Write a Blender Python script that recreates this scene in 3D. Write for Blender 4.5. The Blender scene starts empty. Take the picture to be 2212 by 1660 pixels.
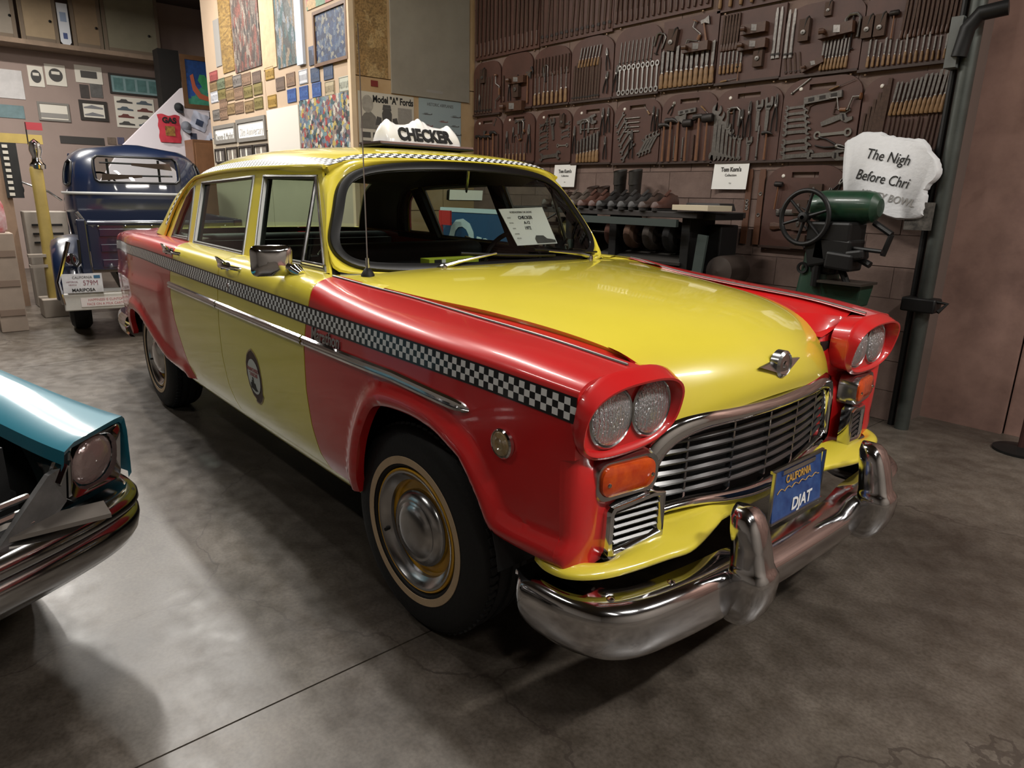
import bpy, bmesh, math, random
import numpy as np
from mathutils import Vector, Matrix
from mathutils.geometry import delaunay_2d_cdt
scene = bpy.context.scene
COL = scene.collection
random.seed(7)
# ------------------------------------------------------------------ camera
CAMP = np.array([1.68775, -1.95086, 1.38707]); FPX = 1466.84; PX0, PY0 = 1106.0, 830.0
def _rot(yaw, pitch, roll):
    f = np.array([math.cos(yaw)*math.cos(pitch), math.sin(yaw)*math.cos(pitch), -math.sin(pitch)])
    r = np.cross(f, [0, 0, 1]); r /= np.linalg.norm(r); d = np.cross(f, r)
    c, s = math.cos(roll), math.sin(roll)
    return np.stack([c*r+s*d, -s*r+c*d, f])
RC = _rot(math.radians(139.06322), math.radians(15.49097), math.radians(-1.23351))
def at(u, v, axis, val):
    """photo pixel (2212x1660) -> point on the plane axis = val"""
    d = RC.T @ np.array([(u-PX0)/FPX, (v-PY0)/FPX, 1.0]); i = 'xyz'.index(axis)
    return CAMP + d*(val-CAMP[i])/d[i]
cam = bpy.data.cameras.new('camera'); camo = bpy.data.objects.new('camera', cam); COL.objects.link(camo)
cam.sensor_fit = 'HORIZONTAL'; cam.sensor_width = 36.0; cam.lens = FPX/2212*36.0; cam.clip_start = .05
M4 = Matrix.Identity(4)
for i in range(3):
    M4[i][0] = RC[0][i]; M4[i][1] = -RC[1][i]; M4[i][2] = -RC[2][i]; M4[i][3] = CAMP[i]
camo.matrix_world = M4
scene.camera = camo
# ------------------------------------------------------------------ world, exposure
wd = bpy.data.worlds.new('world'); scene.world = wd; wd.use_nodes = True
wd.node_tree.nodes['Background'].inputs[0].default_value = (.55, .6, .7, 1)
wd.node_tree.nodes['Background'].inputs[1].default_value = .05
vs = scene.view_settings
vs.view_transform = 'Standard'; vs.look = 'None'; vs.gamma = 1; vs.use_curve_mapping = False; vs.exposure = 0.0
CEIL = 4.6
LAMPS = [  # x, y, along-axis angle, watts (fluorescent fixtures under the ceiling)
    (-7.4, -1.6, 0, 130), (-6.9, .2, 0, 130), (-4.3, -.8, 0, 120), (-1.6, -.4, 0, 105), (3.5, 1.7, 90, 150), (3.3, -.6, 90, 90), (-1.2, -3.6, 0, 26), (3.6, -2.6, 0, 26), (-10.2, -1.2, 90, 170)]
# ------------------------------------------------------------------ helpers
def link(o, parent=None):
    COL.objects.link(o)
    if parent is not None: o.parent = parent
    return o
def tag(o, label=None, cat=None, group=None, kind=None):
    if label: o['label'] = label
    if cat: o['category'] = cat
    if group: o['group'] = group
    if kind: o['kind'] = kind
    return o
def thing(name, label, cat, loc=(0, 0, 0), rotz=0, group=None):
    o = bpy.data.objects.new(name, None); o.empty_display_size = .1
    o.location = loc; o.rotation_euler = (0, 0, rotz); link(o)
    return tag(o, label, cat, group)
def copytree(o, parent=None):
    c = o.copy(); COL.objects.link(c)
    if parent is not None: c.parent = parent
    for ch in list(o.children): copytree(ch, c)
    return c
class MB:
    """collects geometry of ONE part"""
    def __init__(s): s.v = []; s.f = []; s.m = []; s.uv = None
    def add(s, vs, fs, mi=0):
        b = len(s.v); s.v += [tuple(map(float, q)) for q in vs]
        for f in fs: s.f.append(tuple(b+i for i in f)); s.m.append(mi)
        return s
    def box(s, c, size, rot=None, mi=0, taper=1.0):
        hx, hy, hz = size[0]/2, size[1]/2, size[2]/2
        vs = [Vector((x*hx*(taper if z > 0 else 1), y*hy*(taper if z > 0 else 1), z*hz)) for z in (-1, 1) for y in (-1, 1) for x in (-1, 1)]
        if rot is not None: vs = [rot @ q for q in vs]
        vs = [q+Vector(c) for q in vs]
        return s.add(vs, [(0, 2, 3, 1), (4, 5, 7, 6), (0, 1, 5, 4), (2, 6, 7, 3), (0, 4, 6, 2), (1, 3, 7, 5)], mi)
    def grid(s, P, close_u=False, close_v=False, flip=False, mi=0):
        """P[i][j] points"""
        nu, nv = len(P), len(P[0]); vs = [q for r in P for q in r]; fs = []
        for i in range(nu if close_u else nu-1):
            for j in range(nv if close_v else nv-1):
                a, b = i*nv+j, ((i+1) % nu)*nv+j; c, d = ((i+1) % nu)*nv+(j+1) % nv, i*nv+(j+1) % nv
                fs.append((a, d, c, b) if flip else (a, b, c, d))
        return s.add(vs, fs, mi)
    def tube(s, path, r, n=10, caps=True, sx=1.0, closed=False, mi=0):
        pts = [Vector(q) for q in path]; k = len(pts); rs = r if hasattr(r, '__len__') else [r]*k
        rings = []; up = None
        for i, q in enumerate(pts):
            a = pts[i-1] if (i > 0 or closed) else pts[i]; b = pts[(i+1) % k] if (i < k-1 or closed) else pts[i]
            t = (b-a).normalized()
            if up is None:
                up = Vector((0, 0, 1)) if abs(t.z) < .9 else Vector((1, 0, 0))
            sd = t.cross(up).normalized(); up = sd.cross(t).normalized()
            rings.append([q+(sd*math.cos(2*math.pi*j/n)*sx+up*math.sin(2*math.pi*j/n))*rs[i] for j in range(n)])
        s.grid(rings, close_u=closed, close_v=True, mi=mi)
        if caps and not closed:
            s.add(rings[0], [tuple(range(n))], mi); s.add(rings[-1], [tuple(range(n-1, -1, -1))], mi)
        return s
    def lathe(s, prof, o=(0, 0, 0), ax='y', n=32, sgn=1, mi=0):
        """prof: list of (r, h); h along the axis"""
        R = []
        for i in range(n):
            a = 2*math.pi*i/n; row = []
            for r, h in prof:
                c, d = r*math.cos(a), r*math.sin(a)
                if ax == 'y': q = (c, h*sgn, d)
                elif ax == 'x': q = (h*sgn, c, d)
                else: q = (c, d, h*sgn)
                row.append((q[0]+o[0], q[1]+o[1], q[2]+o[2]))
            R.append(row)
        return s.grid(R, close_u=True, mi=mi)
    def prism(s, poly, y0, y1, frame=None, mi=0):
        """poly (a,b) extruded; frame maps (a,b,h)->xyz"""
        fr = frame or (lambda a, b, h: (a, h, b)); n = len(poly)
        vs = [fr(a, b, y0) for a, b in poly]+[fr(a, b, y1) for a, b in poly]
        fs = [tuple(range(n)), tuple(range(2*n-1, n-1, -1))]+[(i, i+n, (i+1) % n+n, (i+1) % n) for i in range(n)]
        return s.add(vs, fs, mi)
    def mesh(s, name, mats, smooth=True, angle=35, weld=True):
        me = bpy.data.meshes.new(name); me.from_pydata(s.v, [], s.f)
        ms = mats if isinstance(mats, (list, tuple)) else [mats]
        for q in ms: me.materials.append(q)
        if len(ms) > 1: me.polygons.foreach_set('material_index', s.m)
        bm = bmesh.new(); bm.from_mesh(me)
        if weld: bmesh.ops.remove_doubles(bm, verts=bm.verts, dist=1e-5)
        bmesh.ops.recalc_face_normals(bm, faces=bm.faces)
        for f in bm.faces: f.smooth = smooth
        bm.to_mesh(me); bm.free()
        if smooth and angle: me.set_sharp_from_angle(angle=math.radians(angle))
        return me
    def build(s, name, mats, parent=None, smooth=True, angle=35, weld=True, bevel=0, label=None):
        o = bpy.data.objects.new(name, s.mesh(name, mats, smooth, angle, weld)); link(o, parent)
        if bevel:
            b = o.modifiers.new('bevel', 'BEVEL'); b.width = bevel; b.segments = 2; b.limit_method = 'ANGLE'; b.angle_limit = math.radians(40)
        if label: o['label'] = label
        return o
def obj(name, mesh, parent=None): return link(bpy.data.objects.new(name, mesh), parent)
def hermite(xs, ys):
    xs = np.array(xs, float); ys = np.array(ys, float); o = np.argsort(xs); xs = xs[o]; ys = ys[o]
    h = np.diff(xs); d = np.diff(ys)/h; m = np.zeros(len(xs)); m[0] = d[0]; m[-1] = d[-1]
    for i in range(1, len(xs)-1):
        if d[i-1]*d[i] > 0:
            w1 = 2*h[i]+h[i-1]; w2 = h[i]+2*h[i-1]; m[i] = (w1+w2)/(w1/d[i-1]+w2/d[i])
    def f(x):
        x = min(max(x, xs[0]), xs[-1]); i = int(min(max(np.searchsorted(xs, x)-1, 0), len(xs)-2)); t = (x-xs[i])/h[i]
        return float((2*t**3-3*t*t+1)*ys[i]+(t**3-2*t*t+t)*h[i]*m[i]+(-2*t**3+3*t*t)*ys[i+1]+(t**3-t*t)*h[i]*m[i+1])
    return f
def crom(pts, n, closed=False):
    """Catmull-Rom through points, n samples in all"""
    P = np.array(pts, float); k = len(P); out = []
    segs = k if closed else k-1
    for q in range(n):
        t = q/(n if closed else n-1)*segs; i = min(int(t), segs-1); u = t-i
        g = (lambda j: P[j % k]) if closed else (lambda j: P[min(max(j, 0), k-1)])
        a, b, c, d = g(i-1), g(i), g(i+1), g(i+2)
        out.append(.5*((2*b)+(-a+c)*u+(2*a-5*b+4*c-d)*u*u+(-a+3*b-3*c+d)*u**3))
    return np.array(out)
def resample(pts, step, closed=True):
    P = [np.array(q, float) for q in pts]; out = []; n = len(P)
    for i in range(n if closed else n-1):
        a, b = P[i], P[(i+1) % n]; k = max(1, int(round(np.linalg.norm(b-a)/step)))
        out += [a+(b-a)*j/k for j in range(k)]
    if not closed: out.append(P[-1])
    return np.array(out)
def inside(poly, x, y):
    c = np.zeros(np.shape(x), bool); n = len(poly); j = n-1
    for i in range(n):
        xi, yi = poly[i]; xj, yj = poly[j]
        if yi != yj: c ^= ((yi > y) != (yj > y)) & (x < (xj-xi)*(y-yi)/(yj-yi)+xi)
        j = i
    return c
def segdist(poly, x, y, closed=True):
    x = np.asarray(x, float); best = np.full(x.shape, 1e9); n = len(poly)
    for i in range(n if closed else n-1):
        a = np.array(poly[i]); b = np.array(poly[(i+1) % n]); d = b-a; L = d@d
        if L == 0: continue
        t = np.clip(((x-a[0])*d[0]+(y-a[1])*d[1])/L, 0, 1)
        best = np.minimum(best, np.hypot(x-a[0]-t*d[0], y-a[1]-t*d[1]))
    return best
def cdt(poly, step, holes=(), edge=None):
    """triangulate polygon (with holes) filled with a regular grid of points"""
    loops = [resample(poly, edge or step)]+[resample(h, edge or step) for h in holes]
    P = loops[0]; x0, y0 = P.min(0); x1, y1 = P.max(0)
    gx, gy = np.meshgrid(np.arange(x0+step/2, x1, step), np.arange(y0+step/2, y1, step)); gx = gx.ravel(); gy = gy.ravel()
    ok = inside(loops[0], gx, gy)
    for h in loops[1:]: ok &= ~inside(h, gx, gy)
    for L in loops: ok &= segdist(L, gx, gy) > step*.45
    V = []; E = []
    for L in loops:
        b = len(V); V += [Vector(q) for q in L]; E += [(b+i, b+(i+1) % len(L)) for i in range(len(L))]
    V += [Vector((a, c)) for a, c in zip(gx[ok], gy[ok])]
    ov, oe, of, *_ = delaunay_2d_cdt(V, E, [], 0, 1e-6)
    pts = np.array([tuple(q) for q in ov]); cen = np.array([pts[list(f)].mean(0) for f in of])
    keep = inside(loops[0], cen[:, 0], cen[:, 1])
    for h in loops[1:]: keep &= ~inside(h, cen[:, 0], cen[:, 1])
    return pts, [tuple(f) for f, k in zip(of, keep) if k], loops
def sheet(mb, S, poly, step, holes=(), edge=None, flange=.014, mi=0, inward=None):
    """map a triangulated polygon through S(a,b)->xyz, with edge flanges turned inward"""
    pts, fs, loops = cdt(poly, step, holes, edge)
    mb.add([S(a, b) for a, b in pts], fs, mi)
    if flange:
        for L in loops:
            A = [Vector(S(a, b)) for a, b in L]; iw = inward or (lambda q: Vector((0, -1 if q.y > 0 else 1, 0)))
            mb.grid([A+[A[0]], [q+iw(q)*flange for q in A]+[A[0]+iw(A[0])*flange]], mi=mi)
    return mb
# ------------------------------------------------------------------ materials
MATS = {}
def srgb(h):
    if isinstance(h, str):
        h = h.lstrip('#'); c = [int(h[i:i+2], 16)/255 for i in (0, 2, 4)]
        return tuple((q/12.92 if q <= .04045 else ((q+.055)/1.055)**2.4) for q in c)
    return tuple(h)
def mat(name, color, rough=.5, metal=0, coat=0, coat_rough=.05, noise=0, nscale=8, color2=None, bump=0, bscale=60, emit=None, estr=0, spec=.5, rvar=0, trans=0):
    if name in MATS: return MATS[name]
    m = bpy.data.materials.new(name); m.use_nodes = True; nt = m.node_tree; b = nt.nodes['Principled BSDF']
    c = srgb(color); b.inputs['Base Color'].default_value = (*c, 1); b.inputs['Roughness'].default_value = rough; b.inputs['Metallic'].default_value = metal
    b.inputs['Coat Weight'].default_value = coat; b.inputs['Coat Roughness'].default_value = coat_rough; b.inputs['Specular IOR Level'].default_value = spec
    if trans: b.inputs['Transmission Weight'].default_value = trans
    if emit: b.inputs['Emission Color'].default_value = (*srgb(emit), 1); b.inputs['Emission Strength'].default_value = estr
    if noise or color2 or bump or rvar:
        tc = nt.nodes.new('ShaderNodeTexCoord')
    if noise or color2:
        n = nt.nodes.new('ShaderNodeTexNoise'); n.inputs['Scale'].default_value = nscale; n.inputs['Detail'].default_value = 6; n.inputs['Roughness'].default_value = .65
        nt.links.new(tc.outputs['Object'], n.inputs['Vector'])
        r = nt.nodes.new('ShaderNodeValToRGB'); r.color_ramp.elements[0].position = .32; r.color_ramp.elements[1].position = .68
        c2 = srgb(color2) if color2 else tuple(q*(1-noise) for q in c)
        r.color_ramp.elements[0].color = (*c2, 1); r.color_ramp.elements[1].color = (*c, 1)
        nt.links.new(n.outputs['Fac'], r.inputs['Fac']); nt.links.new(r.outputs['Color'], b.inputs['Base Color'])
    if bump:
        n = nt.nodes.new('ShaderNodeTexNoise'); n.inputs['Scale'].default_value = bscale; n.inputs['Detail'].default_value = 4
        nt.links.new(tc.outputs['Object'], n.inputs['Vector']); bp = nt.nodes.new('ShaderNodeBump'); bp.inputs['Strength'].default_value = bump; bp.inputs['Distance'].default_value = .01
        nt.links.new(n.outputs['Fac'], bp.inputs['Height']); nt.links.new(bp.outputs['Normal'], b.inputs['Normal'])
    if rvar:
        n = nt.nodes.new('ShaderNodeTexNoise'); n.inputs['Scale'].default_value = nscale*1.7; n.inputs['Detail'].default_value = 5
        nt.links.new(tc.outputs['Object'], n.inputs['Vector']); mr = nt.nodes.new('ShaderNodeMapRange'); mr.inputs['To Min'].default_value = max(0, rough-rvar); mr.inputs['To Max'].default_value = rough+rvar
        nt.links.new(n.outputs['Fac'], mr.inputs['Value']); nt.links.new(mr.outputs['Result'], b.inputs['Roughness'])
    MATS[name] = m; return m
def nodes(name):
    m = bpy.data.materials.new(name); m.use_nodes = True; nt = m.node_tree
    return m, nt, nt.nodes['Principled BSDF'], nt.nodes.new, nt.links.new
def glassmat(name, tint, gloss=.1, rough=.0):
    m = bpy.data.materials.new(name); m.use_nodes = True; nt = m.node_tree; nt.nodes.clear(); N = nt.nodes.new; L = nt.links.new
    o = N('ShaderNodeOutputMaterial'); t = N('ShaderNodeBsdfTransparent'); t.inputs[0].default_value = (*srgb(tint), 1)
    g = N('ShaderNodeBsdfGlossy'); g.inputs['Roughness'].default_value = rough; lw = N('ShaderNodeLayerWeight'); lw.inputs['Blend'].default_value = .5   # Schlick reflectance, same from both sides of the pane
    pw = N('ShaderNodeMath'); pw.operation = 'POWER'; pw.inputs[1].default_value = 5; L(lw.outputs['Facing'], pw.inputs[0]); ma = N('ShaderNodeMath'); ma.operation = 'MULTIPLY_ADD'; ma.inputs[1].default_value = .93; ma.inputs[2].default_value = .06; L(pw.outputs[0], ma.inputs[0])
    mx = N('ShaderNodeMixShader'); L(ma.outputs[0], mx.inputs[0]); L(t.outputs[0], mx.inputs[1]); L(g.outputs[0], mx.inputs[2]); L(mx.outputs[0], o.inputs[0])
    MATS[name] = m; return m
yellow = mat('taxi yellow paint', '#E3D244', rough=.32, coat=1, coat_rough=.06, noise=.06, nscale=2.5)
red = mat('taxi red paint', '#C81C1E', rough=.35, coat=1, coat_rough=.07, noise=.08, nscale=2.5)
chrome = mat('chrome', '#D8D8DA', rough=.07, metal=1, rvar=.04, nscale=9)
chrome_dull = mat('aged chrome', '#B9B9BA', rough=.2, metal=1, rvar=.1, nscale=14)
bumper_chrome = mat('bumper chrome', '#CFCFD2', rough=.1, metal=1, rvar=.07, nscale=6)
dkmetal = mat('dark metal', '#2B2A2A', rough=.5, metal=.7)
black = mat('black', '#0B0B0C', rough=.6)
rubber = mat('black rubber seal', '#0E0E0F', rough=.35)
tyre = mat('tyre rubber', '#141414', rough=.72, bump=.15, bscale=90, noise=.3, nscale=12)
whitewall = mat('aged whitewall', '#C4AA88', rough=.6, noise=.18, nscale=14)
wheelyellow = mat('wheel yellow', '#D9A21C', rough=.4, coat=.5)
upholst = mat('black upholstery', '#15171A', rough=.55, bump=.1, bscale=40)
cabin = mat('cabin lining', '#0E1012', rough=.8)
glass = glassmat('tinted car glass', '#D3E2D8')
glass_clear = glassmat('clear glass', '#E6ECEA')
amber = mat('amber lens', '#B5340A', rough=.12, coat=1, noise=.35, nscale=25, color2='#D8560F')
def lensmat():
    m, nt, b, N, L = nodes('fluted headlight lens'); tc = N('ShaderNodeTexCoord'); sc = N('ShaderNodeMapping'); sc.inputs['Scale'].default_value = (1, 1, .35); L(tc.outputs['Object'], sc.inputs[0])
    w_ = N('ShaderNodeTexWave'); w_.bands_direction = 'Y'; w_.inputs['Scale'].default_value = 26; w_.inputs['Distortion'].default_value = 3; w_.inputs['Detail'].default_value = 2; w_.inputs['Detail Scale'].default_value = 12; L(sc.outputs[0], w_.inputs['Vector'])
    bp = N('ShaderNodeBump'); bp.inputs['Strength'].default_value = .9; bp.inputs['Distance'].default_value = .006; L(w_.outputs['Fac'], bp.inputs['Height']); L(bp.outputs[0], b.inputs['Normal'])
    b.inputs['Base Color'].default_value = (.62, .65, .68, 1); b.inputs['Metallic'].default_value = .75; b.inputs['Roughness'].default_value = .16; b.inputs['Coat Weight'].default_value = 1; b.inputs['Coat Roughness'].default_value = .02
    return m
lensglass = lensmat()
white_pl = mat('white translucent plastic', '#EDEBE8', rough=.22, coat=.6)
ink = mat('black ink', '#101010', rough=.6)
paper = mat('white paper', '#E4E3DF', rough=.8)
def checkermat(name, sq, gloss, period_rows):
    """white squares on black tape, laid out in the strip's own UV metres"""
    m, nt, b, N, L = nodes(name)
    uv = N('ShaderNodeUVMap'); uv.uv_map = 'UVMap'; mp = N('ShaderNodeMapping'); mp.inputs['Scale'].default_value = (1/sq, 1/sq, 1)
    L(uv.outputs[0], mp.inputs[0]); ck = N('ShaderNodeTexChecker'); ck.inputs['Scale'].default_value = 1; ck.inputs['Color1'].default_value = (.78, .79, .78, 1); ck.inputs['Color2'].default_value = (.006, .006, .007, 1)
    ad = N('ShaderNodeVectorMath'); ad.operation = 'ADD'; ad.inputs[1].default_value = (400.0, 0, .5); L(mp.outputs[0], ad.inputs[0]); L(ad.outputs[0], ck.inputs[0])
    sp = N('ShaderNodeSeparateXYZ'); L(mp.outputs[0], sp.inputs[0]); g = N('ShaderNodeMath'); g.operation = 'COMPARE'; g.inputs[1].default_value = period_rows/2; g.inputs[2].default_value = period_rows/2
    L(sp.outputs[1], g.inputs[0]); mx = N('ShaderNodeMix'); mx.data_type = 'RGBA'; mx.inputs[6].default_value = (.006, .006, .007, 1); L(g.outputs[0], mx.inputs[0]); L(ck.outputs[0], mx.inputs[7]); L(mx.outputs[2], b.inputs['Base Color'])
    b.inputs['Roughness'].default_value = .45; b.inputs['Coat Weight'].default_value = gloss; b.inputs['Coat Roughness'].default_value = .12
    MATS[name] = m; return m
stripe_mat = checkermat('checker tape', .0170, .5, 3)
roofband_mat = checkermat('roof checker tape', .0190, .05, 3)
def uvstrip(name, rows, uvs, m, parent):
    """rows[i][j] points with uvs[i][j]"""
    nu, nv = len(rows), len(rows[0]); vs = [tuple(map(float, q)) for r in rows for q in r]; uf = [q for r in uvs for q in r]
    fs = [(i*nv+j, (i+1)*nv+j, (i+1)*nv+j+1, i*nv+j+1) for i in range(nu-1) for j in range(nv-1)]
    me = bpy.data.meshes.new(name); me.from_pydata(vs, [], fs); l = me.uv_layers.new(name='UVMap')
    for k, lp in enumerate(me.loops): l.data[k].uv = uf[lp.vertex_index]
    for q in me.polygons: q.use_smooth = True
    me.materials.append(m); return obj(name, me, parent)
_fontcache = {}
def textmesh(s, size, extrude=.001, bold=0, shear=0, align='CENTER', spacing=1.0):
    key = (s, size, extrude, bold, shear, align, spacing)
    if key in _fontcache: return _fontcache[key]
    c = bpy.data.curves.new('lettering', 'FONT'); c.body = s; c.size = size; c.extrude = extrude; c.offset = bold; c.shear = shear; c.align_x = align; c.align_y = 'CENTER'; c.space_character = spacing; c.resolution_u = 3
    o = bpy.data.objects.new('lettering', c); COL.objects.link(o)
    dg = bpy.context.evaluated_depsgraph_get(); me = bpy.data.meshes.new_from_object(o.evaluated_get(dg))
    COL.objects.unlink(o); bpy.data.objects.remove(o); me.materials.clear(); _fontcache[key] = me; return me
def frame3(o, xd, yd):
    """matrix with local x along xd, local y along yd, origin o"""
    x = Vector(xd).normalized(); z = x.cross(Vector(yd)).normalized(); y = z.cross(x)
    m = Matrix.Identity(4)
    for i in range(3): m[i][0] = x[i]; m[i][1] = y[i]; m[i][2] = z[i]; m[i][3] = o[i]
    return m
def lettering(s, size, M, m, parent=None, sx=1.0, name='lettering', **kw):
    me = textmesh(s, size, **kw).copy(); me.materials.append(m); o = obj(name, me, parent)
    o.matrix_local = M @ Matrix.Diagonal((sx, 1, 1, 1)); return o
# ================================================================== ROOM SHELL
WT, XC, WP = 2.75, -4.433, 1.33     # tool wall y, poster wall x, plate wall y
XB = -12.8
def struct(o, label=None):
    o['kind'] = 'structure'
    if label: o['label'] = label
    return o
# ---- concrete floor
m, nt, b, N, L = nodes('polished concrete'); tc = N('ShaderNodeTexCoord')
n1 = N('ShaderNodeTexNoise'); n1.inputs['Scale'].default_value = 1.3; n1.inputs['Detail'].default_value = 9; n1.inputs['Roughness'].default_value = .68; L(tc.outputs['Object'], n1.inputs['Vector'])
r1 = N('ShaderNodeValToRGB'); cr = r1.color_ramp; cr.elements[0].position = .3; cr.elements[1].position = .72; cr.elements[0].color = (*srgb('#443D37'), 1); cr.elements[1].color = (*srgb('#746C63'), 1); L(n1.outputs['Fac'], r1.inputs['Fac'])
n2 = N('ShaderNodeTexNoise'); n2.inputs['Scale'].default_value = 11; n2.inputs['Detail'].default_value = 8; L(tc.outputs['Object'], n2.inputs['Vector'])
r2 = N('ShaderNodeValToRGB'); r2.color_ramp.elements[0].position = .35; r2.color_ramp.elements[1].position = .7; r2.color_ramp.elements[0].color = (.55, .53, .50, 1); r2.color_ramp.elements[1].color = (1, 1, 1, 1); L(n2.outputs['Fac'], r2.inputs['Fac'])
mx = N('ShaderNodeMix'); mx.data_type = 'RGBA'; mx.blend_type = 'MULTIPLY'; mx.inputs[0].default_value = .75; L(r1.outputs[0], mx.inputs[6]); L(r2.outputs[0], mx.inputs[7])
# fine grit
n3 = N('ShaderNodeTexNoise'); n3.inputs['Scale'].default_value = 85; n3.inputs['Detail'].default_value = 6; L(tc.outputs['Object'], n3.inputs['Vector']); r3 = N('ShaderNodeValToRGB'); r3.color_ramp.elements[0].position = .3; r3.color_ramp.elements[1].position = .62; r3.color_ramp.elements[0].color = (.45, .44, .42, 1); r3.color_ramp.elements[1].color = (1, 1, 1, 1); L(n3.outputs['Fac'], r3.inputs['Fac'])
mg = N('ShaderNodeMix'); mg.data_type = 'RGBA'; mg.blend_type = 'MULTIPLY'; mg.inputs[0].default_value = .6; L(mx.outputs[2], mg.inputs[6]); L(r3.outputs[0], mg.inputs[7]); mx = mg
# hairline cracks
v = N('ShaderNodeTexVoronoi'); v.feature = 'DISTANCE_TO_EDGE'; v.inputs['Scale'].default_value = .42; nd = N('ShaderNodeTexNoise'); nd.inputs['Scale'].default_value = 4; nd.inputs['Detail'].default_value = 6; L(tc.outputs['Object'], nd.inputs['Vector'])
va = N('ShaderNodeVectorMath'); va.operation = 'SCALE'; va.inputs['Scale'].default_value = .28; L(nd.outputs['Color'], va.inputs[0]); vb = N('ShaderNodeVectorMath'); L(tc.outputs['Object'], vb.inputs[0]); L(va.outputs[0], vb.inputs[1]); L(vb.outputs[0], v.inputs['Vector'])
lt = N('ShaderNodeMath'); lt.operation = 'LESS_THAN'; lt.inputs[1].default_value = .0016; L(v.outputs['Distance'], lt.inputs[0])
mc = N('ShaderNodeMix'); mc.data_type = 'RGBA'; mc.inputs[7].default_value = (*srgb('#3A332E'), 1); ml = N('ShaderNodeMath'); ml.operation = 'MULTIPLY'; ml.inputs[1].default_value = .7; L(lt.outputs[0], ml.inputs[0]); L(ml.outputs[0], mc.inputs[0]); L(mx.outputs[2], mc.inputs[6]); L(mc.outputs[2], b.inputs['Base Color'])
rr_ = N('ShaderNodeMapRange'); rr_.inputs['To Min'].default_value = .22; rr_.inputs['To Max'].default_value = .52; L(n2.outputs['Fac'], rr_.inputs['Value']); L(rr_.outputs[0], b.inputs['Roughness'])
bp = N('ShaderNodeBump'); bp.inputs['Strength'].default_value = .08; bp.inputs['Distance'].default_value = .01; L(n2.outputs['Fac'], bp.inputs['Height']); L(bp.outputs[0], b.inputs['Normal'])
concrete = m
# slabs of the floor are poured bays: separate pieces with control joints
fl = MB(); fl.box((-3.5, -2.2, -.11), (19.4, 12.6, .2)); floor = struct(fl.build('floor', mat('joint filler', '#2E2823', rough=.8), None, smooth=False), 'stained polished concrete garage floor')
xs_ = [-13.1, -4.75, .06, 6.1]; ys_ = [-8.4, 4.0]
for i in range(3):
    for j in range(1):
        mb = MB(); mb.box(((xs_[i]+xs_[i+1])/2, (ys_[j]+ys_[j+1])/2, -.03), (xs_[i+1]-xs_[i]-.006, ys_[j+1]-ys_[j]-.006, .06)); mb.build('floor_slab', concrete, floor, smooth=False)
# ---- lamps: fluorescent strip fixtures on the ceiling
tubem = mat('lit tube', '#FFFFFF', emit='#FFF6EA', estr=9); lampw = mat('lamp housing', '#CFCFCB', rough=.4)
for i, (x, y, ang, wt) in enumerate(LAMPS):
    z = CEIL-.30; t = thing('fluorescent_fixture', 'white twin tube fluorescent fixture hung %s' % ['over the truck tailgate', 'over the truck bed', 'over the taxi trunk', 'over the taxi roof', 'nearest the tool wall', 'ahead of the taxi', 'over the teal car', 'behind the photographer', 'before the far wall'][i], 'lamp', (x, y, z), math.radians(ang), 'fluorescent fixtures')
    MB().box((0, 0, .05), (1.3, .22, .06)).build('housing', lampw, t, bevel=.01)
    for dy in (-.06, .06): MB().tube([(-.6, dy, 0), (.6, dy, 0)], .017, 10).build('tube', tubem, t)
    for dx in (-.5, .5): MB().tube([(dx, 0, .08), (dx, 0, .30)], .006, 6).build('hanger', dkmetal, t)
    l = bpy.data.lights.new('fluorescent_light', 'AREA'); l.shape = 'RECTANGLE'; l.size = 1.2; l.size_y = .16; l.energy = wt; l.color = (1, .955, .89); lo = bpy.data.objects.new('fluorescent_light', l); link(lo, t); lo.location = (0, 0, -.02)
# ---- tool wall of concrete blocks
blockm = mat('pinkish painted block', '#7A665D', rough=.85, noise=.25, nscale=3.5, bump=.12, bscale=70, color2='#5E4C45')
joint = mat('mortar', '#5E4E47', rough=.95)
wt_ = MB(); wt_.box(((XC+.17)/2, WT+.25, CEIL/2), (.17-XC, .514, CEIL)); wall_r = struct(wt_.build('wall_tools', joint, None, smooth=False), 'pinkish concrete block wall behind the tool boards')
bw, bh = .40, .20
mb = MB(); mb.box((0, 0, 0), (bw-.006, .03, bh-.006)); bme = mb.mesh('block', blockm, smooth=False); mb = MB(); mb.box((0, 0, 0), (bw/2-.006, .03, bh-.006)); bhalf = mb.mesh('block', blockm, smooth=False)
rng = random.Random(3)
for r in range(int(CEIL/bh)):
    x = XC
    if r % 2: o = obj('block', bhalf, wall_r); o.location = (x+bw/4, WT+.005, (r+.5)*bh); x += bw/2
    while x < .165:
        wb_ = min(bw, .17-x); o = obj('block', bme, wall_r); o.location = (x+wb_/2, WT+.004+rng.uniform(-.002, .002), (r+.5)*bh); o.scale = (wb_/bw, 1, 1); x += bw
# plaster wall right of the pipe
plasterm = mat('stained pink plaster', '#9C7C70', rough=.8, noise=.3, nscale=1.6, color2='#6A5048', bump=.06, bscale=30)
mb = MB(); mb.box((.405, 3.05+.1, CEIL/2), (.47, .2, CEIL)); wpl = struct(mb.build('wall_plaster', plasterm, None, smooth=False), 'smooth stained plaster wall right of the steel pipe')
mb = MB(); mb.box((3.42, 3.08+.1, CEIL/2), (5.54, .2, CEIL)); struct(mb.build('wall_plaster_panel', plasterm, None, smooth=False), 'plaster wall panel at the right edge beyond the seam')
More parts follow.
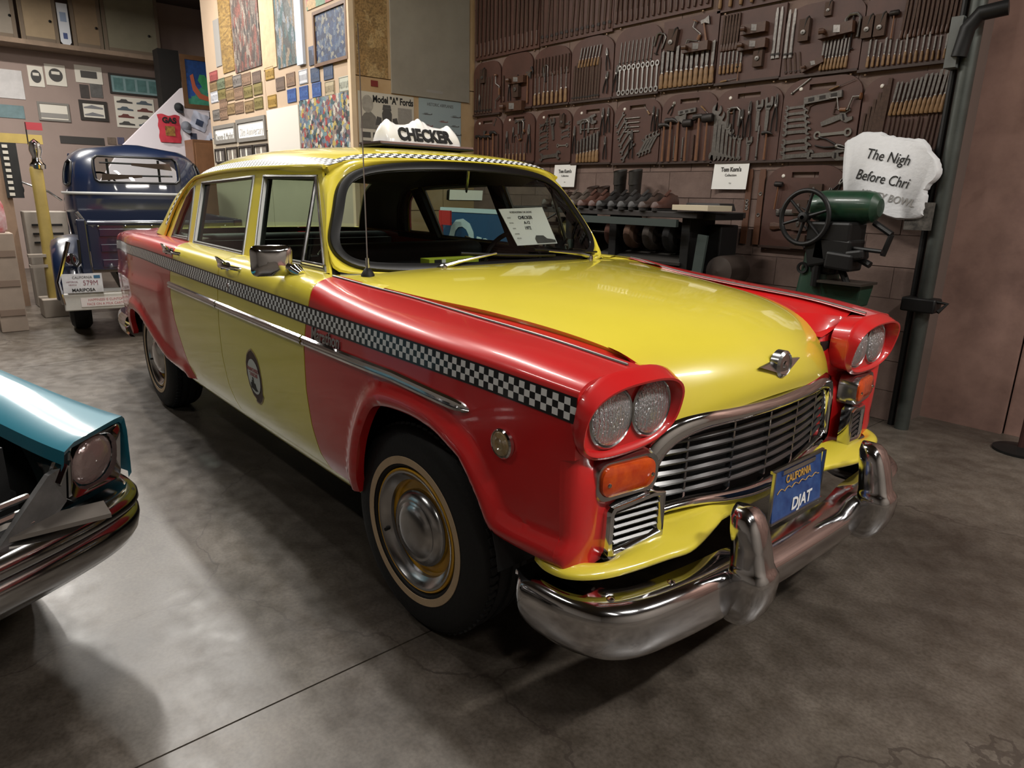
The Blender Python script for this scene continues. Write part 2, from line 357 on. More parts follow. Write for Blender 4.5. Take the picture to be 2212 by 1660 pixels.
# ---- poster wall (faces the nose of the taxi) and plate wall
ply = mat('plywood panelling', '#B59B78', rough=.7, noise=.22, nscale=2.2, color2='#A58862', bump=.03); cream = mat('cream board', '#AFA18D', rough=.75, noise=.12, nscale=2)
mb = MB(); mb.box((XC-.06, (WP+WT)/2, CEIL/2), (.12, WT-WP, CEIL)); wpo = struct(mb.build('wall_posters', mat('stud framing', '#6B5439', rough=.8), None, smooth=False), 'plywood wall hung with old posters')
for (z0, z1) in ((.0, 1.22), (1.225, 2.43), (2.435, CEIL)):
    for (y0, y1) in ((WP, WP+1.0), (WP+1.005, WT-.002)):
        mb = MB(); mb.box((XC+.004, (y0+y1)/2, (z0+z1)/2), (.012, y1-y0-.004, z1-z0-.004)); mb.build('plywood_sheet', ply, wpo, smooth=False)
mb = MB(); mb.box(((XC-8.42)/2, WP+.06, CEIL/2), (XC+8.42, .12, CEIL)); wpt = struct(mb.build('wall_plates', mat('stud framing2', '#6B5439', rough=.8), None, smooth=False), 'peach board wall hung with licence plates')
peach = mat('peach wall board', '#B39C84', rough=.75, noise=.1, nscale=2)
for x0, x1, z0, z1, m_ in ((-8.42, -6.46, 0, 2.05, cream), (-6.455, XC, 0, 2.20, cream), (-8.42, -6.46, 2.055, CEIL, peach), (-6.455, XC, 2.205, CEIL, peach)):
    mb = MB(); mb.box(((x0+x1)/2, WP-.004, (z0+z1)/2), (x1-x0-.004, .012, z1-z0-.004)); mb.build('wall_panel', m_, wpt, smooth=False)
mb = MB(); mb.box((XC+.008, WP-.008, CEIL/2), (.05, .05, CEIL)); mb.build('corner_post', mat('pale timber', '#CDB79A', rough=.7, noise=.15, nscale=5), wpt, smooth=False)
# ---- back and hidden walls, ceiling
backm = mat('mauve grey wall', '#9A8880', rough=.85, noise=.12, nscale=1.5)
mb = MB(); mb.box((XB-.08, -2.2, CEIL/2), (.16, 12.0, CEIL)); struct(mb.build('wall_back', backm, None, smooth=False), 'mauve grey far wall hung with framed car prints')
mb = MB(); mb.box((-10.6, 3.2, CEIL/2), (4.4, .16, CEIL)); struct(mb.build('wall_stair', backm, None, smooth=False), 'wall behind the staircase')
mb = MB(); mb.box((-3.5, -8.3, CEIL/2), (19, .16, CEIL)); struct(mb.build('wall_near', mat('grey block', '#97918a', rough=.9), None, smooth=False), 'grey wall opposite the tool wall')
mb = MB(); mb.box((6.15, -2.3, CEIL/2), (.16, 12, CEIL)); struct(mb.build('wall_front', mat('grey roller door', '#8d867e', rough=.7), None, smooth=False), 'grey wall behind the photographer')
mb = MB(); mb.box((-3.4, -2.2, CEIL+.06), (19.4, 12.4, .12)); struct(mb.build('ceiling', mat('dark boarded ceiling', '#4a4038', rough=.9, noise=.2, nscale=3), None, smooth=False), 'dark boarded ceiling')
# ================================================================== TAXI (front axle at x=0, nose to +x)
taxi = thing('taxi_car', 'yellow and red checker taxi sedan parked in the middle of the garage', 'car')
fW = hermite([.75, .68, .5, .2, -.2, -.8, -1.5, -2.5, -3.05, -3.6, -4.0, -4.15], [.853, .868, .90, .935, .955, .962, .965, .965, .958, .905, .845, .828])
fB = hermite([.36, .40, .46, .55, .70, .85, .93, 1.06], [-.06, -.042, -.024, -.012, -.003, 0, -.001, -.010])
fZST = hermite([.695, .54, .3, 0, -.57, -1.28, -2.18, -2.86, -3.6, -4.15], [.945, .961, .979, .991, 1.003, 1.018, 1.036, 1.046, 1.04, 1.012])
fZSB = hermite([.685, .54, .3, 0, -.58, -1.3, -2.22, -2.9, -3.6, -4.15], [.881, .898, .916, .927, .938, .955, .969, .984, .975, .946])
fYT = hermite([.67, .4, .1, -.2, -.4, -.61, -1.5, -2.3, -2.8, -3.2, -3.8, -4.12], [.676, .71, .723, .745, .785, .83, .826, .824, .82, .805, .74, .70])
fZT = hermite([.67, .4, .1, -.2, -.4, -.61, -1.5, -2.3, -2.8, -3.2, -3.8, -4.12], [.990, 1.02, 1.036, 1.056, 1.072, 1.092, 1.100, 1.108, 1.115, 1.115, 1.10, 1.075])
SHL = .20
def zs(x): return fZST(x)+.004
ARCH_F = [(-.292, .385), (-.283, .42), (-.222, .577), (-.171, .668), (-.118, .737), (-.069, .762), (.006, .772), (.104, .772), (.195, .757), (.269, .723), (.313, .694), (.366, .613), (.40, .541), (.425, .521), (.48, .512), (.55, .507), (.63, .503)]
ARCH_R = [(-2.20, .395), (-2.33, .405), (-2.45, .438), (-2.62, .505), (-2.81, .578), (-2.96, .627), (-3.12, .640), (-3.25, .625), (-3.36, .58), (-3.42, .52), (-3.44, .45)]
def sm(L): return [tuple(q) for q in crom(L, len(L)*4)]
ARCH_F = ARCH_F[:1]+sm(ARCH_F[1:]); ARCH_R = sm(ARCH_R)
ARCHS = [(resample(ARCH_F, .03, False), .070, .026), (resample(ARCH_R, .03, False), .085, .024)]
def flare(x, z):
    h = 0
    for A, wd_, am in ARCHS:
        if x < A[:, 0].min()-.12 or x > A[:, 0].max()+.12 or z > .95: continue
        d = float(segdist(A, np.array([x]), np.array([z]), False)[0]); q = d/wd_
        if q < 1: h = max(h, am*((1-.45*((.3-q)/.3)**2) if q < .3 else math.cos(math.pi/2*(q-.3)/.7)**.8))
    return h
def smooth01(t): t = min(max(t, 0), 1); return t*t*(3-2*t)
def SIDE(x, t, s=-1, off=0.0):
    z0 = zs(x); w0 = fW(x)
    if t <= z0:
        Y = w0+fB(t)+flare(x, t)
        if x < -2.3 and t < .95:      # pontoon bulge of the rear fender
            Y += .015*smooth01((-2.33-x)/.16)*smooth01((.92-.05*(-2.3-x)*.5-t)/.10)
        return (x, s*(Y+off), t)
    k = min((t-z0)/SHL, 1.0); Ya = w0+fB(z0); Yt, Zt = fYT(x), fZT(x)
    a = [0, .045, .16, .36, .64, 1.0]; b = [0, .36, .70, .89, .975, 1.0]; i = min(int(k*5), 4); u = k*5-i
    def cr(L):
        g = lambda j: L[min(max(j, 0), 5)] if j >= 0 else -L[1]*(.2 if L is a else 1)
        A, B, C_, D = g(i-1), g(i), g(i+1), g(i+2) if i < 4 else 2*L[5]-L[4]
        return .5*(2*B+(-A+C_)*u+(2*A-5*B+4*C_-D)*u*u+(-A+3*B-3*C_+D)*u**3)
    ka, kb = cr(a), cr(b); nrm = off
    return (x, s*(Ya+(Yt-Ya)*ka+nrm*(1-ka)), z0+(Zt-z0)*kb+nrm*kb)
GAPF = [(-.525, .40), (-.562, .444), (-.593, .553), (-.605, .693), (-.594, .859), (-.565, .955), (-.550, 1.0), (-.545, 1.04), (-.555, 1.10), (-.578, 1.16), (-.610, 1.207)]
GAPM = [(-1.43, .40), (-1.452, .437), (-1.489, .513), (-1.511, .642), (-1.503, .796), (-1.485, .905), (-1.47, 1.018), (-1.466, 1.09), (-1.468, 1.16), (-1.472, 1.222)]
GAPR = [(-2.085, .40), (-2.129, .473), (-2.187, .59), (-2.245, .707), (-2.266, .83), (-2.232, .957), (-2.18, 1.04), (-2.175, 1.10), (-2.22, 1.17), (-2.32, 1.243)]
def topline(xa, xb, n=24): return [(xa+(xb-xa)*i/n, zs(xa+(xb-xa)*i/n)+SHL) for i in range(n+1)]
G = .0035
def gp(L, d): return [(x+d, z) for x, z in L]
door_f = gp(GAPF, -G)[:-1]+topline(GAPF[-1][0]-G, GAPM[-1][0]+G)+gp(GAPM, G)[::-1][1:]
door_r = gp(GAPM, -G)[:-1]+topline(GAPM[-1][0]-G, GAPR[-1][0]+G)+gp(GAPR, G)[::-1][1:]
fend_f = [(-.525+G, .395)]+ARCH_F+[(.63, .60), (.63, .785), (.670, .795), (.670, .90)]+topline(.670, GAPF[-1][0]+G)+gp(GAPF, G)[::-1][1:-1]
fend_r = gp(GAPR, -G)[::-1][:-1]+[(-2.095, .395)]+ARCH_R+[(-3.455, .425), (-3.50, .44), (-3.62, .455), (-3.8, .468), (-4.10, .49), (-4.12, .6), (-4.12, .8), (-4.12, 1.0)]+topline(-4.12, GAPR[-1][0]-G)[:-1]
def plan_front(k):
    """plan curve round the fender corner: k 0 side .. 1 inner front"""
    P = crom([(.61, fW(.61)), (.63, fW(.63)-.0005), (.646, .8715), (.660, .860), (.670, .838), (.673, .80), (.666, .755), (.648, .65), (.630, .56), (.614, .49)], 46)[5:]; P[0] = (.63, fW(.63))
    i = min(int(k*40), 39); u = k*40-i; return P[i]*(1-u)+P[i+1]*u
for s, sd in ((-1, 'right'), (1, 'left')):
    S = lambda a, b, s=s: SIDE(a, b, s)
    # ---- front fender
    mb = MB(); sheet(mb, S, fend_f, .017, edge=.016, flange=.03)
    # valley between the crest and the hood
    hoodE = [(-.61, .79, 1.085), (-.45, .763, 1.072), (-.2, .702, 1.052), (.05, .64, 1.036), (.3, .585, 1.010), (.5, .512, .965), (.58, .472, .91), (.60, .47, .85), (.60, .48, .78)]
    HE = crom(hoodE, 50); rows = []
    for i in range(40):
        x = -.605+(1.205)*i/39; A = np.array([x, fYT(x), fZT(x)]); j = np.argmin(abs(HE[:36, 0]-x)); Bq = HE[j].copy(); Bq[0] = min(x, .60); 
        Bq[1] = np.interp(x, HE[:36, 0], HE[:36, 1]); Bq[2] = np.interp(x, HE[:36, 0], HE[:36, 2])-.006; Bq[1] -= .02; Bq[0] = x
        rows.append([(lambda q: (q[0], s*q[1], q[2]-.010*math.sin(math.pi*t)))(A+(Bq-A)*t) for t in np.linspace(0, 1, 8)])
    mb.grid(rows)
    # front face below the headlight pod
    rows = []
    for f in np.linspace(0, 1, 18):
        row = []
        for k in np.linspace(0, 1, 34):
            zb = .503-.018*smooth01(k/.5); z = zb+(.80-zb)*f; q = plan_front(k); Y0 = abs(SIDE(.63, z, s)[1])-fW(.63)
            row.append((q[0]-.030*smooth01((z-.70)/.08)*smooth01(k*2.5-.7)+fB(z)*.5*smooth01(k*3), s*(q[1]+Y0*(1-k)), z))
        rows.append(row)
    mb.grid(rows)
    fen = mb.build('front_fender', red, taxi, angle=38, label='red front fender')
    # inner wing behind the hood edge / pod filler
    mb = MB(); q = [(.60, s*.88, .80), (.62, s*.50, .80), (.45, s*.45, .92), (-.3, s*.66, 1.0), (-.3, s*.6, .5), (.60, s*.5, .5), (.6, s*.86, .5)]
    mb.box((.14, s*.60, .72), (.93, .30, .36)); mb.build('inner_wing', black, taxi)
    # crest trim
    mb = MB(); mb.tube([(x, s*fYT(x), fZT(x)+.002) for x in np.linspace(-.605, .652, 40)], .0045, 8); mb.build('crest_trim', mat('brushed trim', '#8E8E8C', rough=.38, metal=.9), fen)
    # ---- headlight pod
    def ring(x0, cY, cz, hw, hh, n=44, brow=0.0, p=2.7):
        R = []
        for i in range(n):
            a = 2*math.pi*i/n; c, d = math.cos(a), math.sin(a)
            y = cY+hw*math.copysign(abs(c)**(2/p), c); z = cz+hh*math.copysign(abs(d)**(2/p), d)
            R.append((x0+brow*((z-cz)/hh), s*y, z))
        return R
    mb = MB()
    rings = [ring(.61, .689, .883, .180, .102), ring(.655, .690, .883, .183, .105), ring(.668, .690, .8825, .1835, .1065), ring(.671, .690, .8825, .1885, .1115), ring(.676, .690, .882, .189, .112, brow=.002), ring(.682, .691, .880, .188, .108, brow=.008), ring(.697, .692, .875, .186, .098, brow=.020),
             ring(.703, .692, .875, .182, .095, brow=.021), ring(.701, .692, .875, .176, .089, brow=.021), ring(.680, .692, .876, .171, .084, brow=.008), ring(.668, .692, .876, .168, .082, brow=.0)]
    mb.grid(rings, close_v=True); mb.add(rings[-1]+[(.668, s*.692, .876)], [(i, (i+1) % 44, 44) for i in range(44)])
    pod = mb.build('headlight_pod', red, taxi, angle=50)
    for Y in (.752, .600):
        mb = MB(); mb.lathe([(.079, 0), (.0785, .010), (.074, .014), (.071, .010)], (.664, s*Y, .8775), 'x', 40)
        hl = mb.build('headlight', chrome_dull, taxi, label='round sealed-beam headlight')
        mb = MB(); mb.lathe([(.0715, .008), (.066, .016), (.05, .022), (.03, .026), (.001, .0275)], (.664, s*Y, .8775), 'x', 40); mb.build('headlight_lens', lensglass, hl)
    # ---- turn signal
    def rrect(hw, hh, r, n=6):
        L = []
        for cx, cy, a0 in ((hw-r, hh-r, 0), (-hw+r, hh-r, 90), (-hw+r, -hh+r, 180), (hw-r, -hh+r, 270)):
            L += [(cx+r*math.cos(math.radians(a0+90*i/n)), cy+r*math.sin(math.radians(a0+90*i/n))) for i in range(n+1)]
        return L
    def tilt(a, b, h): return (.641+h-.13*a, s*(.688+a), .712+b)
    mb = MB(); mb.grid([[tilt(a, b, h) for a, b in rrect(hw, hh, r)] for hw, hh, r, h in ((.112, .060, .040, -.02), (.108, .056, .038, .03), (.102, .051, .036, .046), (.090, .042, .032, .044), (.088, .04, .03, .036))], close_v=True)
    ts = mb.build('turn_signal', chrome_dull, taxi, angle=30, label='amber turn signal in a chrome housing')
    R0 = [[tilt(a, b, h) for a, b in rrect(hw, hh, r)] for hw, hh, r, h in ((.090, .042, .032, .036), (.088, .040, .031, .050), (.078, .031, .026, .056), (.04, .012, .010, .058))]
    mb = MB(); mb.grid(R0, close_v=True); mb.add(R0[-1], [tuple(range(len(R0[-1])))]); mb.build('amber_lens', amber, ts)
    for dy in (-.072, .072):
        mb = MB(); c = tilt(dy, -.004, .056); mb.lathe([(.006, 0), (.005, .003), (.0005, .004)], c, 'x', 10); mb.build('lens_screw', chrome_dull, ts)
    # ---- side marker lamp
    x, z = .452, .782; c = SIDE(x, z, s)
    mb = MB(); mb.lathe([(.040, -.004), (.040, .006), (.036, .010), (.0335, .006)], c, 'y', 32, s); mk = mb.build('side_marker', chrome, taxi, label='round clear side marker lamp')
    mb = MB(); mb.lathe([(.034, .006), (.03, .011), (.016, .013), (.013, .010), (.001, .0105)], c, 'y', 32, s); mb.build('marker_lens', mat('marker lens', '#A79A7C', rough=.2, coat=1, color2='#8C6A34', nscale=30), mk)
    # ---- doors
    for nm, poly, hx in (('front_door', door_f, -1.25), ('rear_door', door_r, -2.09)):
        mb = MB(); sheet(mb, S, poly, .034, edge=.026, flange=.016); d = mb.build(nm, yellow, taxi, angle=40, label='yellow %s door' % nm.split('_')[0])
        # handle
        b = Vector(SIDE(hx+.02, 1.085, s)); e = Vector(SIDE(hx-.115, 1.085, s)); o_ = Vector((0, s, .25)).normalized()
        mb = MB()
        mb.lathe([(.020, -.004), (.020, .006), (.012, .012), (.010, .03)], (e.x, e.y, e.z), 'y', 14, s)
        mb.tube([e+o_*.012, e+o_*.035, e+o_*.040+Vector((.03, 0, 0)), e*.45+b*.55+o_*.044, b+o_*.036, b+o_*.012, b-o_*.004], [.011, .013, .012, .0085, .009, .009, .010], 10)
        mb.add([e+o_*.030+Vector((-.03, 0, -.014)), e+o_*.034+Vector((.045, 0, .006)), e+o_*.038+Vector((.05, 0, .020)), e+o_*.046+Vector((-.028, 0, .034)), e+o_*.02+Vector((-.03, 0, -.014)), e+o_*.022+Vector((.045, 0, .006)), e+o_*.026+Vector((.05, 0, .020)), e+o_*.034+Vector((-.028, 0, .034))],
               [(0, 1, 2, 3), (7, 6, 5, 4), (0, 4, 5, 1), (1, 5, 6, 2), (2, 6, 7, 3), (3, 7, 4, 0)])
        mb.build('door_handle', chrome, d)
        if nm == 'front_door':
            k = SIDE(-1.33, .985, s); mb = MB(); mb.lathe([(.014, 0), (.013, .005), (.001, .007)], k, 'y', 14, s); mb.build('lock_cylinder', chrome_dull, d)
    # ---- side molding in three lengths
    for xa, xb in ((.335, -.588), (-.602, -1.487), (-1.499, -2.250)):
        mb = MB(); rows = []
        for i in range(40):
            x = xa+(xb-xa)*i/39; zc = .868+.010*(-x)*1.15 if x < 0 else .868-.075*max(x, 0); t = 1.0
            if xa > 0: t = min(1, .25+math.sqrt(max(0, (xa-x)/.10)))
            hh = .0185*t
            rows.append([(lambda q: (q[0], q[1]+s*o, q[2]))(SIDE(x, zc+dz*hh, s)) for dz, o in ((-1, -.002), (-.98, .006), (-.7, .013*t), (-.28, .0155*t), (-.2, .011*t), (.2, .011*t), (.28, .0155*t), (.7, .013*t), (.98, .006), (1, -.002))])
        mb.grid(rows); mb.add(rows[0], [tuple(range(10))]); mb.add(rows[-1], [tuple(range(10))]); mb.build('side_molding', chrome, taxi, angle=25)
    # ---- checker stripe tape
    rows = []; uvs = []; xsn = np.linspace(.669, -4.118, 170); L = 0; last = None
    for x in xsn:
        zb, zt = fZSB(x), fZST(x); row = []; uvr = []
        h = zt-zb
        for j in range(5):
            z = zb+h*j/4
            q = SIDE(x, z, s, .0022)
            row.append(q)
        q0 = Vector(row[2]); L += (q0-last).length if last else 0; last = q0
        rows.append(row); uvs.append([(L, (j/4-.5)*.0620+.0255) for j in range(5)])
    uvstrip('checker_stripe', rows, uvs, stripe_mat, taxi)['label'] = 'black and white checkered stripe'
    # ---- rear fender
    mb = MB(); sheet(mb, S, fend_r, .024, edge=.022, flange=.03)
    rows = []
    for x in np.linspace(-4.12, -2.33, 40):
        A = np.array([x, fYT(x), fZT(x)]); Bq = np.array([x, fYT(x)-.12, fZT(x)+.012]); rows.append([(q[0], s*q[1], q[2]-.006*math.sin(math.pi*t)) for t in (0, .33, .66, 1) for q in [A+(Bq-A)*t]])
    mb.grid(rows)
    # tail end of the fender, with round lamp
    rows = []
    for t in np.linspace(.49, zs(-4.12)+SHL, 24):
        a = Vector(SIDE(-4.12, t, s)); row = []
        for k in np.linspace(0, 1, 8): row.append((a.x-.06*math.sin(k*math.pi/2), a.y*(1-.30*(1-math.cos(k*math.pi/2))), a.z))
        rows.append(row)
    mb.grid(rows); rf = mb.build('rear_fender', red, taxi, angle=38, label='red rear fender')
    for z in (.80, .68):
        mb = MB(); c = (-4.165, s*.70, z); mb.lathe([(.062, 0), (.06, .02), (.05, .035)], c, 'x', 24, -1); mb.build('tail_lamp_bezel', chrome, rf)
        mb = MB(); mb.lathe([(.05, .03), (.03, .05), (.001, .056)], c, 'x', 24, -1); mb.build('tail_lamp', mat('red lens', '#7A0A0A', rough=.15, coat=1), taxi)
    # ---- rocker sill
    mb = MB(); rows = []
    for x in np.linspace(-.29, -2.2, 40):
        rows.append([(x, s*(fW(x)-.045), .398), (x, s*(fW(x)-.050), .375), (x, s*(fW(x)-.075), .345), (x, s*(fW(x)-.16), .335)])
    mb.grid(rows); mb.build('rocker_sill', yellow, taxi)
    # dark jamb behind the gaps
    mb = MB(); pts, fs, _ = cdt([(-.42, .40), (-2.34, .40), (-2.34, 1.03), (-2.34, 1.19), (-1.4, 1.17), (-.42, 1.15)], .09); mb.add([SIDE(a, b, s, -.018) for a, b in pts], fs); mb.build('door_jamb', black, taxi)
    # ---- greenhouse side frame with three openings
    def SL(x, z, s=s, off=0.0): return (x, s*(.815-.32*(z-1.12)+off-.052*smooth01((x+1.5)/.5)), z)
    win_f = [(-.775, 1.090), (-1.050, 1.455), (-1.497, 1.457), (-1.402, 1.094)]
    win_r = [(-1.514, 1.094), (-1.604, 1.457), (-2.352, 1.428), (-2.268, 1.100)]
    win_q = [(-2.352, 1.112), (-2.455, 1.408), (-2.50, 1.393), (-2.565, 1.345), (-2.62, 1.26), (-2.662, 1.17), (-2.685, 1.112)]
    outer = [(-.735, 1.07), (-1.028, 1.480), (-1.06, 1.485), (-1.6, 1.483), (-2.0, 1.474), (-2.385, 1.452), (-2.487, 1.435), (-2.60, 1.382), (-2.70, 1.29), (-2.76, 1.19), (-2.80, 1.08)]
    mb = MB(); sheet(mb, lambda a, b: SL(a, b), outer, .03, holes=[win_f, win_r, win_q], flange=.010); sf = mb.build('window_frame', yellow, taxi, angle=40)
    mb = MB(); sheet(mb, lambda a, b: SL(a, b, off=-.013), outer, .05, holes=[win_f, win_r, win_q], flange=.03); mb.build('frame_lining', cabin, taxi)
    mb = MB(); mb.grid([[tuple(np.array([x, s*fYT(x), fZT(x)])*(1-t)+np.array(SL(x, 1.088))*t+np.array([0, 0, .004*math.sin(math.pi*t)])) for t in (0, .35, .7, 1)] for x in np.linspace(-.70, -2.82, 40)]); mb.build('belt_ledge', yellow, sf)
    # drip gutter
    gut = [(-.995, 1.484), (-1.075, 1.489), (-1.6, 1.488), (-2.0, 1.480), (-2.385, 1.457), (-2.49, 1.440), (-2.605, 1.387), (-2.708, 1.293), (-2.77, 1.19), (-2.80, 1.12)]
    mb = MB(); mb.tube([SL(x, z, off=.008) for x, z in crom(gut, 60)], .008, 8); mb.build('drip_gutter', yellow, sf)
    for nm, pl in (('front_window', win_f), ('rear_window', win_r), ('quarter_window', win_q)):
        c = np.mean(pl, 0); P = np.array(pl); inn = []
        n = len(P)
        for i in range(n):   # inset outline
            a, b, d = P[i-1], P[i], P[(i+1) % n]; e1 = (b-a)/np.linalg.norm(b-a); e2 = (d-b)/np.linalg.norm(d-b); n1 = np.array([-e1[1], e1[0]]); n2 = np.array([-e2[1], e2[0]]); nn = (n1+n2); nn /= nn@nn/2 if nn@nn > .3 else 1
            if (c-b)@nn < 0: nn = -nn
            inn.append(b+nn*.019)
        o1 = resample(pl, .05); k = []
        for i in range(n):
            a, b = P[i], P[(i+1) % n]; a2, b2 = inn[i], inn[(i+1) % n]; m_ = max(1, int(np.linalg.norm(b-a)/.04))
            k += [(a+(b-a)*j/m_, a2+(b2-a2)*j/m_) for j in range(m_)]
        rows = [[SL(*(q[0]+(q[1]-q[0])*t), off=o) for q in k] for t, o in ((0, -.002), (.08, .006), (.45, .008), (.5, .003), (.9, .003), (1, -.012))]
        mb = MB(); mb.grid(rows, close_v=True); tr = mb.build('window_trim', mat('brushed trim', '#8E8E8C', rough=.38, metal=.9), taxi, angle=25)
        mb = MB(); pts, fs, _ = cdt([tuple(q) for q in inn], .2); mb.add([SL(a, b, off=-.010) for a, b in pts], fs); mb.build(nm, glass, taxi, smooth=False)
        if nm == 'front_window':
            mb = MB(); mb.tube([SL(-.995, 1.10, off=.002), SL(-1.052, 1.445, off=.002)], .009, 8); mb.tube([SL(-.797, 1.112, off=.004), SL(-1.05, 1.445, off=.004)], .007, 8); mb.tube([SL(-.797, 1.110, off=.004), SL(-.995, 1.110, off=.004)], .008, 8)
            mb.build('vent_divider', chrome_dull, tr)
            mb = MB(); mb.tube([SL(-.98, 1.135, off=-.02), SL(-.98, 1.135, off=-.05), SL(-.94, 1.17, off=-.05)], .006, 8); mb.build('vent_latch', chrome, tr)
# ---------------------------------------------------------------- hood, cowl, windshield, roof
HEf = crom([(-.600, .785, 1.086), (-.45, .763, 1.076), (-.2, .702, 1.056), (.05, .64, 1.041), (.3, .585, 1.016), (.47, .525, .978), (.57, .476, .925), (.618, .462, .862), (.632, .475, .805), (.628, .499, .765)], 46)
HCf = crom([(-.655, 0, 1.098), (-.45, 0, 1.112), (-.2, 0, 1.112), (.05, 0, 1.100), (.3, 0, 1.072), (.47, 0, 1.037), (.60, 0, .985), (.675, 0, .925), (.705, 0, .865), (.702, 0, .815)], 46)
rows = []
for i in range(46):
    A, B = HEf[i], HCf[i]; row = []; f = i/45
    for v in np.linspace(-1, 1, 41):
        a = abs(v); gz = 1-a**(2.6-0.5*f); gx = 1-a**2.2
        row.append((A[0]+(B[0]-A[0])*gx, math.copysign(A[1]*a, v), A[2]+(B[2]-A[2])*gz))
    rows.append(row)
mb = MB(); mb.grid(rows)
# lip under the nose
mb.grid([rows[-1], [(q[0]-.03, q[1], q[2]-.004) for q in rows[-1]]])
for sgn in (0, 40): mb.grid([[r[sgn] for r in rows], [(r[sgn][0], r[sgn][1]*.985, r[sgn][2]-.02) for r in rows]])
hood = mb.build('hood', yellow, taxi, angle=45, label='yellow hood with rounded nose')
# red fender nose between the hood edge and the pods
for s in (-1, 1):
    rows = []
    for i in range(24, 46):
        A = HEf[i]+np.array([-.012, -.02, -.004]); rows.append([(A[0]+(.612-A[0])*t, s*(A[1]+(.60-A[1])*t), A[2]+.004*math.sin(math.pi*t)) for t in (0, .25, .5, .75, 1)])
    mb = MB(); mb.grid(rows); mb.build('fender_nose', red, taxi)
# emblem: winged disc
mb = MB()
def nose(y, z):   # hood nose x at this height
    return float(np.interp(-z, -HCf[20:, 2], HCf[20:, 0]))-.09*y*y
em = [(-.118, .912), (-.03, .920), (0, .922), (.03, .920), (.118, .912), (.0, .876)]
mb.add([(nose(y, z)+.004, y, z) for y, z in em]+[(nose(y, z)+.013, y*.98, z) for y, z in em], [(6, 7, 8, 11), (8, 9, 10, 11), (0, 1, 7, 6), (1, 2, 8, 7), (2, 3, 9, 8), (3, 4, 10, 9), (4, 5, 11, 10), (5, 0, 6, 11)])
emb = mb.build('hood_emblem', chrome_dull, taxi, smooth=False, label='chrome winged emblem on hood nose')
mb = MB(); mb.lathe([(.043, -.012), (.043, .012), (.036, .019), (.033, .015), (.001, .017)], (nose(0, .905)+.004, 0, .908), 'x', 28); mb.build('emblem_disc', chrome_dull, emb)
mb = MB(); mb.lathe([(.012, 0), (.010, .004), (.001, .005)], (nose(0, .905)+.020, 0, .908), 'x', 16); mb.build('emblem_boss', chrome, emb)
# ---- roof
Eg = crom([(-.985, .645, 1.486), (-1.3, .692, 1.489), (-1.7, .702, 1.486), (-2.1, .705, 1.472), (-2.36, .708, 1.457), (-2.49, .714, 1.440)], 44)
Cg = crom([(-.905, 0, 1.531), (-.98, 0, 1.560), (-1.25, 0, 1.592), (-1.7, 0, 1.602), (-2.2, 0, 1.590), (-2.6, 0, 1.550), (-2.90, 0, 1.485)], 44)
Cg[:, 0] = np.interp(np.arange(44), [0, 2, 4, 8, 43], [-.905, -.955, -1.01, -1.16, -2.90]); Cg[:, 2] = [hermite([-.905, -.96, -1.02, -1.25, -1.7, -2.2, -2.6, -2.9], [1.531, 1.556, 1.570, 1.592, 1.602, 1.590, 1.550, 1.485])(x) for x in Cg[:, 0]]
def roofpt(i, v, off=0.0):
    A, B = Eg[i], Cg[i]; a = abs(v); g = 1-(.75*a**7.5+.25*a**2.5); gx = 1-a**(2+1.6*i/43)
    return (A[0]+(B[0]-A[0])*gx, math.copysign((A[1]+off*a**6)*a, v), A[2]+(B[2]-A[2])*g+off)
# windshield surface
def WS(Y, t, off=0.0):
    b = np.array([-.635-.21*Y*Y, Y, 1.088+.012*(Y/.7)**2]); tp = np.array([-.895-.19*Y*Y, Y*.985, 1.512-.085*Y*Y]); q = b+(tp-b)*t; bl = .012*math.sin(math.pi*t)+off
    return (q[0]+bl*.85, q[1], q[2]+bl*.5)
def ws_outline(grow=0.0, n=10):
    hb, ht, rb, rt = .728+grow, .640+grow, .11+grow, .17+grow; y0, y1 = .02-grow/.5, .975+grow/.5; L = []
    asp = .5   # metres per unit t
    for cx, cy, r, a0 in ((hb-rb, y0+rb/asp, rb, 270), (ht-rt, y1-rt*.8/asp, rt, 0), (-ht+rt, y1-rt*.8/asp, rt, 90), (-hb+rb, y0+rb/asp, rb, 180)):
        for i in range(n+1):
            a = math.radians(a0+90*i/n); L.append((cx+r*math.cos(a), cy+r*math.sin(a)*(.8 if cy > .5 else 1)/asp))
    return L
def dens(L, n):   # fixed-count resample keyed on the outline points
    out = []
    for i in range(len(L)):
        a, b = np.array(L[i]), np.array(L[(i+1) % len(L)]); k = n if np.linalg.norm(b-a) > .25 else 1
        out += [tuple(a+(b-a)*j/k) for j in range(k)]
    P = np.array(out)
    for _ in range(14): P = P*.5+(np.roll(P, 1, 0)+np.roll(P, -1, 0))*.25
    return [tuple(q) for q in P]
W0 = dens(ws_outline(-.012), 14); W1 = dens(ws_outline(.022), 14); W2 = dens(ws_outline(.030), 14)
mb = MB(); pts, fs, _ = cdt(W0, .07); mb.add([WS(a, b) for a, b in pts], fs); mb.build('windshield', glass_clear, taxi)
mb = MB(); mb.grid([[WS(a, b, o) for a, b in L] for L, o in ((dens(ws_outline(-.014), 14), .0), (dens(ws_outline(-.012), 14), .007), (dens(ws_outline(.004), 14), .012), (W1, .010), (W2, .0), (W2, -.02))], close_v=True); mb.build('windshield_seal', rubber, taxi, label='black rubber windshield seal')
